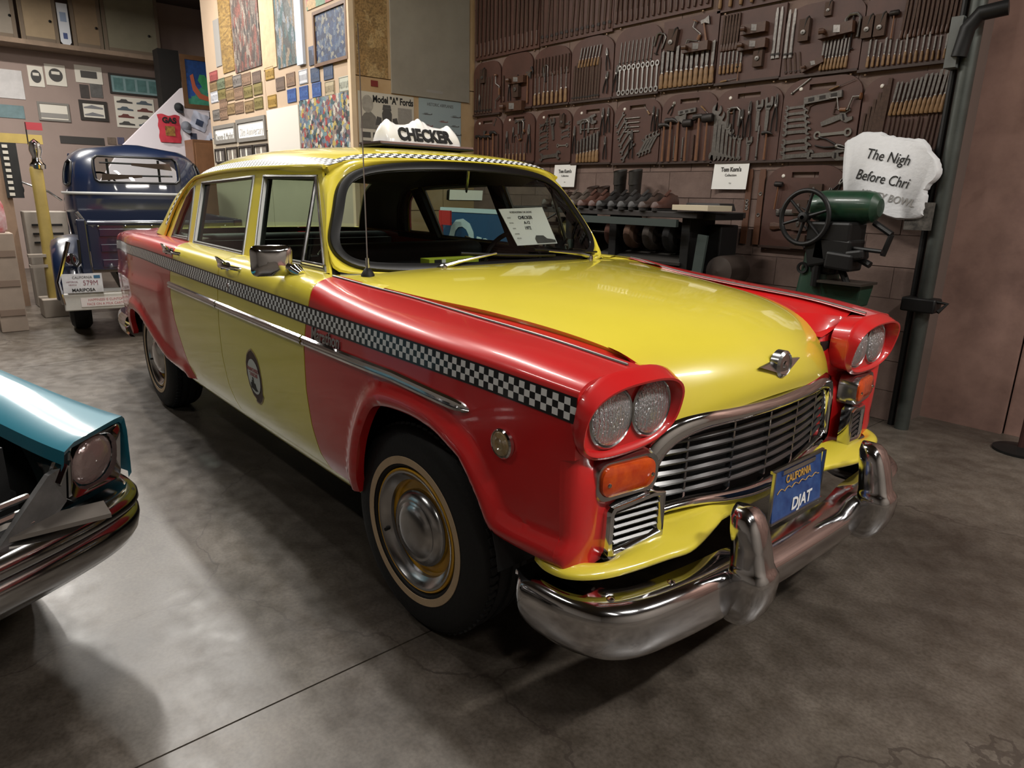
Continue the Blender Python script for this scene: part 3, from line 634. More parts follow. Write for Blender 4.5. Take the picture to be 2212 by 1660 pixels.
# painted frame round the windshield: seal outline -> body line
def bodyline(k):
    """outer line for each seal point: cowl at the bottom, door edge at the sides, header on top"""
    a, b = W2[k]
    if b < .22:     # bottom
        f = smooth01((b)/.22) ; Y = a*(1+.10*f); return None
    return None
A3 = [np.array(WS(a, b, -.004)) for a, b in W2]; outl = []
for (a, b), q in zip(W2, A3):
    sg = 1 if a > 0 else -1; t = min(max((q[2]-1.085)/.40, 0), 1)
    side = np.array([-.730-.302*t, sg*(.772-.117*t), 1.080+.402*t])
    bott = np.array([q[0]+.045-.02*(a/.75)**2, a*1.06, 1.082+.003])
    topp = np.array(roofpt(0, max(-1, min(1, a*.985/.645))))-np.array([0, 0, .002])
    wb = smooth01((.10-b)/.12); wt = smooth01((b-.86)/.12)
    wsd = smooth01((abs(a)-.50)/.10); 
    if b < .5: o = side*(1-wb)+bott*wb if wb < 1 else bott
    else: o = side*(1-wt)+topp*wt
    outl.append(o)
mb = MB(); rows = []
for t in (0, .2, .45, .7, .9, 1):
    rows.append([tuple(p0+(p1-p0)*t+np.array([.010*math.sin(math.pi*t), math.copysign(.012*math.sin(math.pi*t), p0[1]) if abs(p0[1]) > .6 else 0, .004*math.sin(math.pi*t)])) for p0, p1 in zip(A3, outl)])
mb.grid(rows, close_v=True); mb.build('windshield_frame', yellow, taxi)
# cowl between hood and windshield
rows = []
for v in np.linspace(-1, 1, 41):
    a = abs(v); q = rows0 = None
    f = np.array([np.interp(a, [0, 1], [0, 1])*0, 0, 0]); he = HEf[0]; hc = HCf[0]; gz = 1-a**2.6; gx = 1-a**2.2
    A = np.array([he[0]+(hc[0]-he[0])*gx-.004, he[1]*v, he[2]+(hc[2]-he[2])*gz-.006]); Y = v*.80; B = np.array([-.655-.21*min(abs(Y), .74)**2, Y, 1.080])
    rows.append([tuple(A+(B-A)*t) for t in (0, .3, .6, 1)])
mb = MB(); mb.grid(rows); mb.build('cowl', yellow, taxi)
# cowl corner by the A pillar
for s in (-1, 1):
    mb = MB(); mb.grid([[(x, s*np.interp(x, [-.80, -.6, -.40, -.3], [.74, .79, .755, .72]), 1.082), (x, s*(fYT(x)+.004), fZT(x)-.001)] for x in np.linspace(-.80, -.36, 14)]); mb.build('cowl_corner', yellow, taxi)
V = [math.copysign(1-(1-abs(t))**1.5, t) for t in np.linspace(-1, 1, 49)]
mb = MB(); rows = [[roofpt(i, v) for v in V] for i in range(44)]; mb.grid(rows); mb.grid([rows[0], [(q[0]-.012, q[1]*.99, q[2]-.035) for q in rows[0]]])
for c_ in (0, -1): mb.grid([[r[c_] for r in rows], [(r[c_][0], r[c_][1]*.985, r[c_][2]-.03) for r in rows]])
roof = mb.build('roof', yellow, taxi, angle=60, label='yellow roof')
mb = MB(); mb.grid([[(q[0], q[1]*.985, q[2]-.028) for q in r] for r in rows]); mb.build('headliner', cabin, taxi)
# ---- C pillars hang from the rear edge of the roof
TOP = [np.array(roofpt(43, v)) for v in np.linspace(1, .80, 12)]
E_ = crom([tuple(TOP[0]), (-2.605, .730, 1.387), (-2.708, .760, 1.293), (-2.77, .793, 1.19), (-2.81, .82, 1.112)], 20); Wn = crom([tuple(TOP[-1]), (-2.90, .600, 1.40), (-3.05, .645, 1.28), (-3.15, .68, 1.19), (-3.24, .72, 1.112)], 20)
def cpil(i, t, s, extra=0.0):
    f = smooth01(i/8); q = (E_[i]+(Wn[i]-E_[i])*t)*f+(TOP[0]+(TOP[-1]-TOP[0])*t)*(1-f)*0+(1-f)*(np.array([np.interp(t, np.linspace(0, 1, 12), [c[k] for c in TOP]) for k in range(3)])+(E_[i]+(Wn[i]-E_[i])*t)-(TOP[0]+(TOP[-1]-TOP[0])*t))
    bl = .05*math.sin(math.pi*t)*f+extra; return (q[0]-bl*.35, s*(q[1]+bl*.8), q[2]+bl*.2)
for s in (-1, 1):
    rows = [[cpil(i, t, s) for t in np.linspace(0, 1, 12)] for i in range(20)]
    mb = MB(); mb.grid(rows); mb.build('c_pillar', yellow, taxi)
    mb = MB(); mb.grid([[(q[0]+.02, q[1]-s*.03, q[2]-.01) for q in r] for r in rows]); mb.build('pillar_lining', cabin, taxi)
# roof checker tape: along both sides and across the header
for s in (-1, 1):
    rr = []; uu = []; L = 0; last = None
    def band(path):
        global L, last
    seq = [('roof', i) for i in range(0, 44)]
    for _, i in seq:
        # walk ~58 mm up from the edge along the section
        col = []; 
        for d in (.010, .022, .034, .046, .058, .068):
            v = 1.0; acc = 0; p0 = Vector(roofpt(i, 1)); 
            for st in range(60):
                v2 = v-.0035; p1 = Vector(roofpt(i, v2)); acc += (p1-p0).length; p0 = p1; v = v2
                if acc >= d: break
            q = roofpt(i, v, .0018); col.append((q[0], s*abs(q[1]), q[2]))
        c = Vector(col[2]); L += (c-last).length if last else 0; last = c; rr.append(col); uu.append([(L, d-.010) for d in (.010, .022, .034, .046, .058, .068)])
    # down the C pillar edge
    for i in range(1, 16):
        col = [cpil(i, d/max(.2, np.linalg.norm(Wn[i]-E_[i])), s, .002) for d in (.010, .022, .034, .046, .058, .068)]
        c = Vector(col[2]); L += (c-last).length; last = c; rr.append(col); uu.append([(L, d-.010) for d in (.010, .022, .034, .046, .058, .068)])
    uvstrip('roof_checker_band', rr, uu, roofband_mat, taxi)
rr = []; uu = []; L = 0; last = None
for v in np.linspace(-.955, .955, 70):
    col = []
    for d in (.012, .026, .040, .054, .068):
        i0 = d/.0357; i = int(i0); u = i0-i; a = np.array(roofpt(i, v, .0018)); b = np.array(roofpt(i+1, v, .0018)); acc = Vector(a+(b-a)*u); col.append(tuple(acc))
    c = Vector(col[2]); L += (c-last).length if last else 0; last = c; rr.append(col); uu.append([(L, d-.012) for d in (.012, .026, .040, .054, .068)])
uvstrip('roof_checker_band', rr, uu, roofband_mat, taxi)
# rear glass and deck
rows = []
for i in range(20):
    A = Wn[i]; rows.append([(A[0]-.05*(1-v*v)-.02, A[1]*v*1.0, A[2]+.012*(1-v*v)*(1-i/19)) for v in np.linspace(-1, 1, 17)])
mb = MB(); mb.grid(rows); mb.build('rear_glass', glass, taxi)
mb = MB(); mb.tube([rows[0][j] for j in range(17)]+[rows[i][16] for i in range(1, 20)]+[rows[19][j] for j in range(15, -1, -1)]+[rows[i][0] for i in range(18, 0, -1)], .014, 8, closed=True); mb.build('rear_glass_seal', rubber, taxi)
rows = []
for x in np.linspace(-3.22, -4.16, 22):
    f = (-3.22-x)/.94; hw = fYT(x)-.105; ze = fZT(x)+.010; zc = 1.135-.055*f*f
    rows.append([(x-.03*(1-v*v), hw*v, ze+(zc-ze)*(1-v**4)) for v in np.linspace(-1, 1, 21)])
mb = MB(); mb.grid(rows); mb.grid([rows[-1], [(q[0]-.02, q[1], q[2]-.05) for q in rows[-1]], [(q[0]+.0, q[1], .50) for q in rows[-1]]]); mb.build('trunk_lid', yellow, taxi, label='yellow trunk lid')
for s in (-1, 1):
    mb = MB(); mb.grid([[(x, s*(fYT(x)-.10), 1.118+.01) for x in np.linspace(-2.30, -3.3, 10)], [(x, s*np.interp(x, [-3.3, -3.24, -2.81, -2.3], [.66, .70, .80, .80]), 1.113) for x in np.linspace(-2.30, -3.3, 10)]])
    mb.build('deck_corner', yellow, taxi)
# rear bumper
P = crom([(-3.75, -.90), (-4.05, -.885), (-4.22, -.80), (-4.27, -.5), (-4.28, 0), (-4.27, .5), (-4.22, .80), (-4.05, .885), (-3.75, .90)], 60)
def bumper_rows(P, sgn, prof):
    R = []
    for i in range(len(P)):
        t = P[min(i+1, len(P)-1)]-P[max(i-1, 0)]; t = t/np.linalg.norm(t); n = np.array([t[1], -t[0]])*sgn
        R.append([(P[i][0]+n[0]*o, P[i][1]+n[1]*o, z) for o, z in prof])
    return R
mb = MB(); R = bumper_rows(P, -1, [(-.06, .50), (-.01, .50), (.005, .485), (.018, .44), (.012, .38), (-.01, .35), (-.04, .345)]); mb.grid(R); rb = mb.build('rear_bumper', bumper_chrome, taxi, angle=40)
def overrider(x, y, z0, z1, parent, fwd=1, wide=1.0, nm='bumper_guard'):
    prof = [(0, .012, .015), (.02, .030, .035), (.07, .046, .055), (.16, .057, .070), (.30, .063, .080), (.44, .064, .082), (.50, .064, .080), (.53, .058, .072), (.57, .054, .066), (.70, .052, .060), (.84, .050, .054), (.93, .044, .044), (.98, .032, .026), (1, .012, .008)]
    R = []
    for f, hw, dp in prof:
        z = z0+(z1-z0)*f; row = []; bow = .020*math.sin(math.pi*min(f*1.1, 1))
        for i in range(20):
            a = 2*math.pi*i/20; c, d = math.cos(a), math.sin(a); row.append((x+fwd*(bow+(dp if c > 0 else .03)*math.copysign(abs(c)**.62, c)), y+hw*wide*math.copysign(abs(d)**.62, d), z))
        R.append(row)
    mb = MB(); mb.grid(R, close_v=True); mb.add(R[0], [tuple(range(20))]); mb.add(R[-1], [tuple(range(20))]); return mb.build(nm, bumper_chrome, parent, angle=60)
for s in (-1, 1): overrider(-4.25, s*.74, .32, .58, taxi, -1, .8)
# ---- front bumper
HP = [(.470, .888), (.56, .888), (.66, .878), (.74, .850), (.792, .80), (.822, .73), (.842, .60), (.855, .45), (.862, .25), (.865, 0)]
P = crom([(x, -y) for x, y in HP]+[(x, y) for x, y in HP[::-1]][1:], 110)
R = []
for i in range(len(P)):
    t = P[min(i+1, len(P)-1)]-P[max(i-1, 0)]; t = t/np.linalg.norm(t); n = np.array([t[1], -t[0]]); y = P[i][1]
    mid = 1-smooth01((abs(y)-.24)/.14)   # the middle section drops into a shelf
    end = smooth01((i if i < 55 else 109-i)/4.0); e2 = smooth01((i if i < 55 else 109-i)/7.0)
    prof = [(-.080+.0*mid, .452-.030*mid), (-.05, .452-.034*mid), (-.022, .450-.038*mid), (-.004, .444-.04*mid), (.008, .433-.038*mid), (.0145, .418-.03*mid), (.0165, .400-.02*mid), (.0165, .372), (.014, .345), (.007, .318), (-.006, .298), (-.024, .286), (-.045, .282)]
    R.append([(P[i][0]+n[0]*(o if o < -.02 else o*end-(1-end)*.02), P[i][1]+n[1]*(o if o < -.02 else o*end-(1-end)*.02), z-.012+(1-e2)*(.035 if z < .40 else -.02)*(1-(z-.28)/.17 if z < .40 else 1)) for o, z in prof])
mb = MB(); mb.grid(R); mb.add(R[0], [tuple(range(len(R[0])))]); mb.add(R[-1], [tuple(range(len(R[0])))])
fb = mb.build('front_bumper', bumper_chrome, taxi, angle=50, label='chrome wraparound front bumper')
for yb in (-.80, -.62, .62, .80):
    xb = float(np.interp(abs(yb), [p[1] for p in HP[::-1]], [p[0] for p in HP[::-1]]))-.045
    mb = MB(); mb.lathe([(.011, 0), (.010, .005), (.005, .008), (.0005, .009)], (xb, yb, .437), 'z', 14); mb.build('bumper_bolt', chrome, fb)
for s in (-1, 1): overrider(.852, s*.392, .262, .607, taxi, 1)
# ---- yellow splash pan
ino = crom([(.52, -.85), (.60, -.845), (.66, -.80), (.69, -.74), (.655, -.60), (.64, -.45), (.665, -.25), (.675, 0), (.665, .25), (.64, .45), (.655, .60), (.69, .74), (.66, .80), (.60, .845), (.52, .85)], 90)
outp = crom([(.545, -.87), (.60, -.885), (.66, -.872), (.708, -.82), (.738, -.74), (.762, -.60), (.775, -.50), (.735, -.33), (.700, -.20), (.695, 0), (.700, .20), (.735, .33), (.775, .50), (.762, .60), (.738, .74), (.708, .82), (.66, .872), (.60, .885), (.545, .87)], 90)
rows = []
for i in range(90):
    a, b = ino[i], outp[i]; zi = .520-.02*smooth01((abs(a[1])-.55)/.15); m_ = 1-smooth01((abs(a[1])-.18)/.16)
    zo = .497-.02*m_; row = [(a[0]+(b[0]-a[0])*t, a[1]+(b[1]-a[1])*t, zi+(zo-zi)*t+.010*math.sin(math.pi*t)*(1-m_)) for t in (0, .2, .4, .6, .8, .93, 1)]
    row += [(b[0]+.004, b[1]*1.003, zo-.006), (b[0]+.002, b[1]*1.002, zo-.015), (b[0]-.012, b[1]*.985, zo-.020)]
    rows.append(row)
mb = MB(); mb.grid(rows); mb.build('splash_pan', yellow, taxi, angle=60, label='yellow splash pan behind the front bumper')
# ---- grille
def GX(y): return .700-.27*y*y
oin = [(.0, .762), (.20, .760), (.34, .755), (.43, .735), (.480, .698), (.503, .65), (.510, .60), (.508, .560), (.43, .560), (.33, .558), (.20, .545), (.10, .536), (0, .533)]
oout = [(.0, .808), (.21, .812), (.36, .815), (.46, .798), (.525, .755), (.552, .69), (.556, .62), (.550, .525), (.46, .530), (.35, .525), (.21, .505), (.10, .492), (0, .488)]
def loop(L): H = crom(L, 60); return [tuple(q) for q in H]+[(-q[0], q[1]) for q in H[::-1][1:-1]]
LI, LO = loop(oin), loop(oout)
rows = []
for t, bl in ((0, -.03), (.0, -.004), (.10, .008), (.3, .016), (.55, .019), (.8, .014), (.94, .004), (1, -.012), (1.0, -.05)):
    rows.append([(GX(o[0]+(i_[0]-o[0])*t)+bl, o[0]+(i_[0]-o[0])*t, o[1]+(i_[1]-o[1])*t) for o, i_ in zip(LO, LI)])
mb = MB(); mb.grid(rows, close_v=True); gs = mb.build('grille_surround', chrome, taxi, angle=50, label='chrome grille surround')
mb = MB(); pts, fs, _ = cdt([(a*1.02, b) for a, b in LI], .06); mb.add([(GX(a)-.075, a, b) for a, b in pts], fs); mb.build('grille_backing', black, taxi)
for k in range(6):
    z0 = .578+k*.0305; rows = []
    hwid = float(np.interp(z0, [.55, .60, .65, .698, .735, .758], [.512, .512, .505, .482, .435, .33]))
    for y in np.linspace(-hwid, hwid, 61):
        dip = -.012*(1-min(1, (abs(y)/.5))**1.5)*(1-k/6); kink = abs((abs(y)+.095) % .19-.095)/.095
        sz = .0075+.0025*kink; xx = GX(y)-.018
        rows.append([(xx-.018, y, z0+dip+.004), (xx, y, z0+dip+sz), (xx+.008, y, z0+dip+.002), (xx+.003, y, z0+dip-sz*.7), (xx-.018, y, z0+dip-.003)])
    mb = MB(); mb.grid(rows); mb.build('grille_bar', mat('grille bar metal', '#5F5F60', rough=.32, metal=.9), gs, angle=30)
for y in (-.38, -.19, 0, .19, .38):
    zt = .752 if abs(y) < .3 else .738; mb = MB(); mb.box((GX(y)-.022, y, (zt+.54)/2), (.016, .009, zt-.54)); mb.build('grille_divider', chrome_dull, gs)
for s in (-1, 1):
    # side louvre boxes beside the grille
    def bx(a, b, h, s=s): return (.684-.17*(a-.64)+h-.018*(1-b/1.0)*0, s*a, b)
    oo = [(.556, .515), (.556, .648), (.60, .655), (.735, .640), (.745, .625), (.748, .497), (.738, .487)]
    ii = [(.572, .540), (.572, .628), (.60, .630), (.712, .617), (.716, .610), (.718, .520), (.712, .515)]
    def ds(L): return [tuple(q) for q in resample(L, .02)]
    k1 = []
    for i in range(7):
        a, b, c, d = map(np.array, (oo[i], oo[(i+1) % 7], ii[i], ii[(i+1) % 7])); k1 += [(a+(b-a)*j/4, c+(d-c)*j/4) for j in range(4)]
    mb = MB(); mb.grid([[bx(*(o+(i_-o)*t), h) for o, i_ in k1] for t, h in ((0, -.03), (0, .004), (.2, .014), (.6, .014), (.9, .006), (1, -.015))], close_v=True)
    lb = mb.build('louvre_box', chrome, taxi, angle=40); mb = MB(); mb.add([bx(*q, -.014) for q in ii], [tuple(range(7))]); mb.build('louvre_backing', black, lb)
    for k in range(5):
        z = .530+k*.021; mb = MB(); rows = [[bx(a, z+dz, h) for dz, h in ((.004, -.012), (.007, .0), (.002, .006), (-.004, .002), (-.004, -.012))] for a in np.linspace(.572, .716, 8)]; mb.grid(rows); mb.build('louvre', mat('grille bar metal', '#5F5F60'), lb, angle=30)
# ---- license plate
plate_blue = mat('plate blue', '#17346F', rough=.4, coat=.2, nscale=22, color2='#34568F')
pl = thing('license_plate', None, None); del_keys = None
bpy.data.objects.remove(pl)
PX_ = .800; py, pz = 0.0, .540
mb = MB(); mb.prism([(py+a, pz+b) for a, b in [(-.152, -.078), (.152, -.078), (.152, .078), (-.152, .078)]], PX_-.004, PX_, frame=lambda a, b, h: (h+(b-pz)*-.10, a, b)); plt = mb.build('license_plate', [plate_blue], taxi, smooth=False, label='blue license plate with white lettering')
mb = MB()
for c, sz in (((PX_, py, pz+.081), (.008, .32, .010)), ((PX_, py, pz-.081), (.008, .32, .008)), ((PX_, py-.156, pz), (.008, .008, .165)), ((PX_, py+.156, pz), (.008, .008, .165))): mb.box((c[0]-(c[2]-pz)*.1, c[1], c[2]), sz)
mb.build('plate_frame', chrome_dull, plt)
def platetext(t, size, dy, dz, m, sx=1, **kw): return lettering(t, size, frame3((PX_+.0022-dz*.1, py+dy, pz+dz), (0, 1, 0), (-.1, 0, 1)), m, plt, sx, extrude=.0006, **kw)
gold = mat('plate gold print', '#C79A4A', rough=.4); whitep = mat('white print', '#E6E6E6', rough=.4)
platetext('CALIFORNIA', .034, 0, .038, gold, .8, bold=.0006); platetext('DJAT', .052, .02, -.052, whitep, 1.05, bold=.0012, shear=.25)
mb = MB(); mb.tube([(PX_+.003-dz*.1, -.13+.26*i/24, pz+.006+.012*abs(math.sin(i*.8))) for i in range(25) for dz in [.006]], .0012, 5); mb.build('plate_scroll_line', gold, plt)
mb = MB(); mb.box((PX_+.002-.006, 0, pz+.066), (.006, .20, .014)); mb.build('plate_bracket', chrome, plt)
# ---- wheels
def wheel(x, s, steer=0):
    y0 = .797; T = MB()
    prof = [(.205, .085), (.215, .100), (.235, .1035), (.262, .1045), (.295, .102), (.322, .094), (.338, .082), (.345, .066), (.3475, .062), (.3475, .050), (.341, .047), (.341, .042), (.350, .039), (.3505, .012), (.343, .009), (.343, -.009), (.3505, -.012), (.350, -.039), (.341, -.042), (.341, -.047), (.3475, -.05), (.345, -.066), (.33, -.09), (.29, -.102), (.22, -.10), (.20, -.08)]
    w_ = obj('tire', T.lathe(prof, (0, 0, 0), 'y', 72, s).mesh('tire', tyre, angle=40), taxi); w_.location = (x, s*y0, .349); w_.rotation_euler = (0, 0, steer)
    # tread blocks on the shoulder
    mb = MB()
    for i in range(72):
        a = 2*math.pi*i/72; R_ = Matrix.Rotation(-a, 3, 'Y'); mb.box(R_ @ Vector((.346, s*.058, 0)), (.010, .026, .019), R_.copy() @ Matrix.Rotation(.25, 3, 'X'))
    mb.build('tread_blocks', tyre, w_)
    MB().lathe([(.222, .1038), (.2225, .1052), (.246, .1063), (.2472, .1050)], (0, 0, 0), 'y', 72, s).build('whitewall', whitewall, w_)
    MB().lathe([(.206, .082), (.206, .096), (.2025, .099), (.198, .096), (.197, .080), (.17, .062), (.155, .052), (.13, .056), (.05, .060), (.002, .060)], (0, 0, 0), 'y', 56, s).build('wheel_rim', wheelyellow, w_)
    MB().lathe([(.199, .094), (.197, .100), (.190, .098), (.182, .088), (.172, .080), (.163, .074), (.160, .064)], (0, 0, 0), 'y', 56, s).build('trim_ring', chrome_dull, w_)
    hc = MB().lathe([(.129, .050), (.130, .066), (.126, .078), (.115, .088), (.102, .094), (.094, .092), (.086, .096), (.080, .101), (.06, .106), (.03, .109), (.001, .110)], (0, 0, 0), 'y', 56, s).build('hub_cap', chrome_dull, w_)
    mb = MB(); a = math.radians(200); mb.tube([(.178*math.cos(a), s*.075, .178*math.sin(a)), (.172*math.cos(a), s*.10, .172*math.sin(a))], .006, 8); mb.build('valve_stem', black, w_)
    return w_
for x, st in ((0, math.radians(2.5)), (-3.048, 0)):
    for s in (-1, 1): wheel(x, s, st)
# ---- underbody, wheel wells
mb = MB(); mb.box((-1.5, 0, .40), (3.9, 1.10, .14)); mb.box((-1.27, 0, .40), (1.75, 1.70, .10)); mb.box((-3.75, 0, .55), (.7, 1.5, .20)); mb.box((.45, 0, .60), (.30, .9, .30))
mb.build('underbody', black, taxi)
for xc in (0, -3.048):
    for s in (-1, 1):
        mb = MB(); rows = []
        for a in np.linspace(.1, math.pi-.1, 24): rows.append([(xc+.46*math.cos(a), s*y, .38+.42*math.sin(a)) for y in (.55, .92)])
        mb.grid(rows); mb.add([(xc-.45, s*.56, .42), (xc+.45, s*.56, .42), (xc+.45, s*.56, .80), (xc-.45, s*.56, .80)], [(0, 1, 2, 3)]); mb.build('wheel_well', black, taxi)
# ---- interior
mb = MB(); mb.grid([[(-.70+.12*(1-(y/.75)**2), y, 1.075), (-.80, y, 1.085), (-.92, y, 1.06), (-.95, y, .98), (-.92, y, .80)] for y in np.linspace(-.76, .76, 21)]); mb.build('dashboard', cabin, taxi)
def seat(x, nm):
    mb = MB(); 
    for c, sz in (((x, 0, .72), (.52, 1.36, .18)), ((x-.26, 0, .91), (.17, 1.36, .42))): mb.box(c, sz)
    o = mb.build(nm, upholst, taxi, bevel=.05); o.modifiers['bevel'].segments = 4
seat(-1.45, 'front_seat'); seat(-2.55, 'rear_seat')
mb = MB(); mb.box((-2.95, 0, 1.06), (.55, 1.3, .05)); mb.build('parcel_shelf', cabin, taxi)
mb = MB(); mb.tube([(-1.02+.055*math.sin(a)*.5, .38+.19*math.cos(a), 1.04+.17*math.sin(a)) for a in np.linspace(0, 2*math.pi, 33)[:-1]], .012, 8, closed=True); mb.tube([(-1.0, .38, 1.03), (-.80, .38, .95)], .022, 8); mb.tube([(-1.02, .20, 1.04), (-1.01, .56, 1.04)], .010, 6); mb.build('steering_wheel', black, taxi)
mb = MB(); mb.box((-1.01, .065, 1.385), (.022, .205, .052), Matrix.Rotation(.12, 3, 'Y')); rvm = mb.build('rear_view_mirror', dkmetal, taxi, bevel=.012)
mb = MB(); mb.box((-1.023, .065, 1.383), (.004, .19, .04), Matrix.Rotation(.12, 3, 'Y')); mb.build('mirror_face', chrome, rvm)
mb = MB(); mb.box((-.9985, .065, 1.386), (.003, .195, .046), Matrix.Rotation(.12, 3, 'Y')); mb.build('mirror_shell', mat('mirror shell', '#DCE6E2', rough=.3), rvm)
mb = MB(); mb.tube([(-1.0, .065, 1.40), (-.975, .055, 1.44), (-.955, .045, 1.50)], .007, 8); mb.build('mirror_stalk', chrome_dull, rvm)
for s in (-1, 1):
    mb = MB(); mb.box((-1.06, s*.34, 1.475), (.20, .42, .015), Matrix.Rotation(-.35, 3, 'Y')); mb.build('sun_visor', cabin, taxi, bevel=.006)
    mb = MB(); mb.add([SIDE(a, b, s, -.05) for a, b in [(-.62, .45), (-2.3, .45), (-2.3, 1.2), (-.62, 1.17)]], [(0, 1, 2, 3)]); mb.build('door_card', upholst, taxi)
# ---- roof sign
sg = -1.31; zb = 1.598
mb = MB(); mb.box((sg, 0, zb+.006), (.22, .53, .012)); b1 = mb.build('roof_sign_base', black, taxi, bevel=.004)
mb = MB(); mb.box((sg, 0, zb+.0165), (.20, .535, .009)); mb.build('base_rail', chrome, b1)
for sy in (-.19, .19):
    mb = MB(); mb.box((sg, sy, zb-.012), (.14, .04, .03)); mb.build('base_foot', black, b1)
def signpt(u, t):   # u across -1..1, t round the dome 0..1
    y = .218*u; e = max(0, 1-abs(u)**22)**.5; h = .090*(e*.86+.14*(1-abs(u)**2.2)); 
    bumps = 0
    for c, wd_, am in ((-.80, .17, .024), (0, .25, .030), (.80, .15, .020)): bumps += am*math.exp(-((u-c)/wd_)**2*1.6)*(1+.12*math.cos((u-c)*44))*smooth01(t*2 if t < .5 else (1-t)*2)**1.5
    a = math.pi*t; return (sg+.080*math.cos(a)*(1-.25*math.sin(a))*(e*.5+.5), y, zb+.020+(h)*math.sin(a)**.75+bumps)
mb = MB(); rows = [[signpt(u, t) for t in np.linspace(0, 1, 33)] for u in np.linspace(-1, 1, 81)]; mb.grid(rows); mb.add([r for r in rows[0]], [tuple(range(33))]); mb.add([r for r in rows[-1]], [tuple(range(33))])
sign = mb.build('roof_sign', white_pl, taxi, angle=70, label='white illuminated-style roof sign reading CHECKER')
for d in (1, -1):
    lettering('CHECKER', .085, frame3((sg+d*.0705, -.004*d, zb+.058), (0, d, 0), (-d*.50, 0, 1)), ink, sign, .80, extrude=.0035, bold=.0035)
# ---- antenna, wipers, door mirror
mb = MB(); A = Vector((-.585, -.70, 1.085)); mb.lathe([(.026, 0), (.024, .012), (.012, .030), (.008, .034)], A, 'z', 20); an = mb.build('antenna_base', black, taxi)
mb = MB(); mb.tube([A+Vector((0, 0, .03)), A+Vector((0, 0, .07))], .008, 10); mb.tube([A+Vector((0, 0, .07)), A+Vector((-.012, .005, .40)), A+Vector((-.03, .012, .86))], [.0028, .0024, .0018], 8); mb.build('antenna_mast', chrome, an)
def wiper(px, tipY, tipT, arcY):
    piv = Vector((WS(px, .0)[0]+.03, px, 1.094)); mid = Vector(WS((px*.35+tipY*.65), tipT*.9, .035)); mb = MB()
    mb.lathe([(.020, -.015), (.017, .012), (.008, .018)], piv, 'z', 16); mb.tube([piv+Vector((0, 0, .008)), piv*.75+mid*.25+Vector((.01, 0, .012)), mid], [.011, .008, .005], 8); w_ = mb.build('wiper_arm', chrome_dull, taxi)
    mb = MB(); mb.tube([Vector(WS(y, t, .020)) for y, t in zip(np.linspace(arcY[0], arcY[1], 14), np.linspace(arcY[2], arcY[3], 14))], .0055, 6); mb.build('wiper_blade', rubber, w_)
    return w_
wiper(-.33, .10, .10, (-.22, .33, .115, .045)); wiper(.60, .10, .09, (.70, .20, .02, .12))
# mirror on the passenger door
Bm = Vector(SIDE(-.80, 1.165, -1)); mb = MB(); mb.tube([Bm+Vector((.055, -.004, 0)), Bm+Vector((.02, -.01, .012)), Bm+Vector((-.03, -.006, .008))], [.012, .022, .016], 12, sx=1.2); ms = mb.build('door_mirror_base', chrome, taxi)
hd = Vector(at(587, 564, 'x', -.82)); mb = MB(); mb.tube([Bm+Vector((.0, -.012, .012)), Bm*.4+hd*.6, hd], [.012, .009, .012], 10); mb.build('mirror_arm', chrome, ms)
Fm = frame3(hd, Vector((-.25, -.97, 0)), Vector((0, 0, 1)))     # local z = mirror axis
def mr(a, b, h): return Fm @ Vector((a, b, h))
nz = Fm @ Vector((0, 0, 1))-hd; fwd = 1 if nz.x > 0 else -1
outl_m = [(-.066, -.052), (.066, -.052), (.066, .052), (-.066, .052)]
def rr2(hw, hh, r, n=6):
    L = []
    for cx, cy, a0 in ((hw-r, hh-r, 0), (-hw+r, hh-r, 90), (-hw+r, -hh+r, 180), (hw-r, -hh+r, 270)): L += [(cx+r*math.cos(math.radians(a0+90*i/n)), cy+r*math.sin(math.radians(a0+90*i/n))) for i in range(n+1)]
    return L
mb = MB(); R = [[mr(a, b, fwd*h) for a, b in rr2(hw, hh, r)] for hw, hh, r, h in ((.073, .055, .022, -.010), (.075, .057, .023, -.004), (.070, .052, .022, .003), (.045, .034, .016, .010), (.02, .016, .010, .014))]; mb.grid(R, close_v=True); mb.add(R[-1], [tuple(range(len(R[-1])))]); mb.build('mirror_back', chrome, ms, angle=50)
mb = MB(); mb.add([mr(a, b, -fwd*.0095) for a, b in rr2(.071, .053, .021)], [tuple(range(28))]); mb.build('mirror_glass', chrome, ms)
mb = MB(); mb.lathe([(.018, 0), (.014, .012), (.004, .018)], hd, 'x', 14, fwd); mb.build('mirror_ball', chrome, ms)
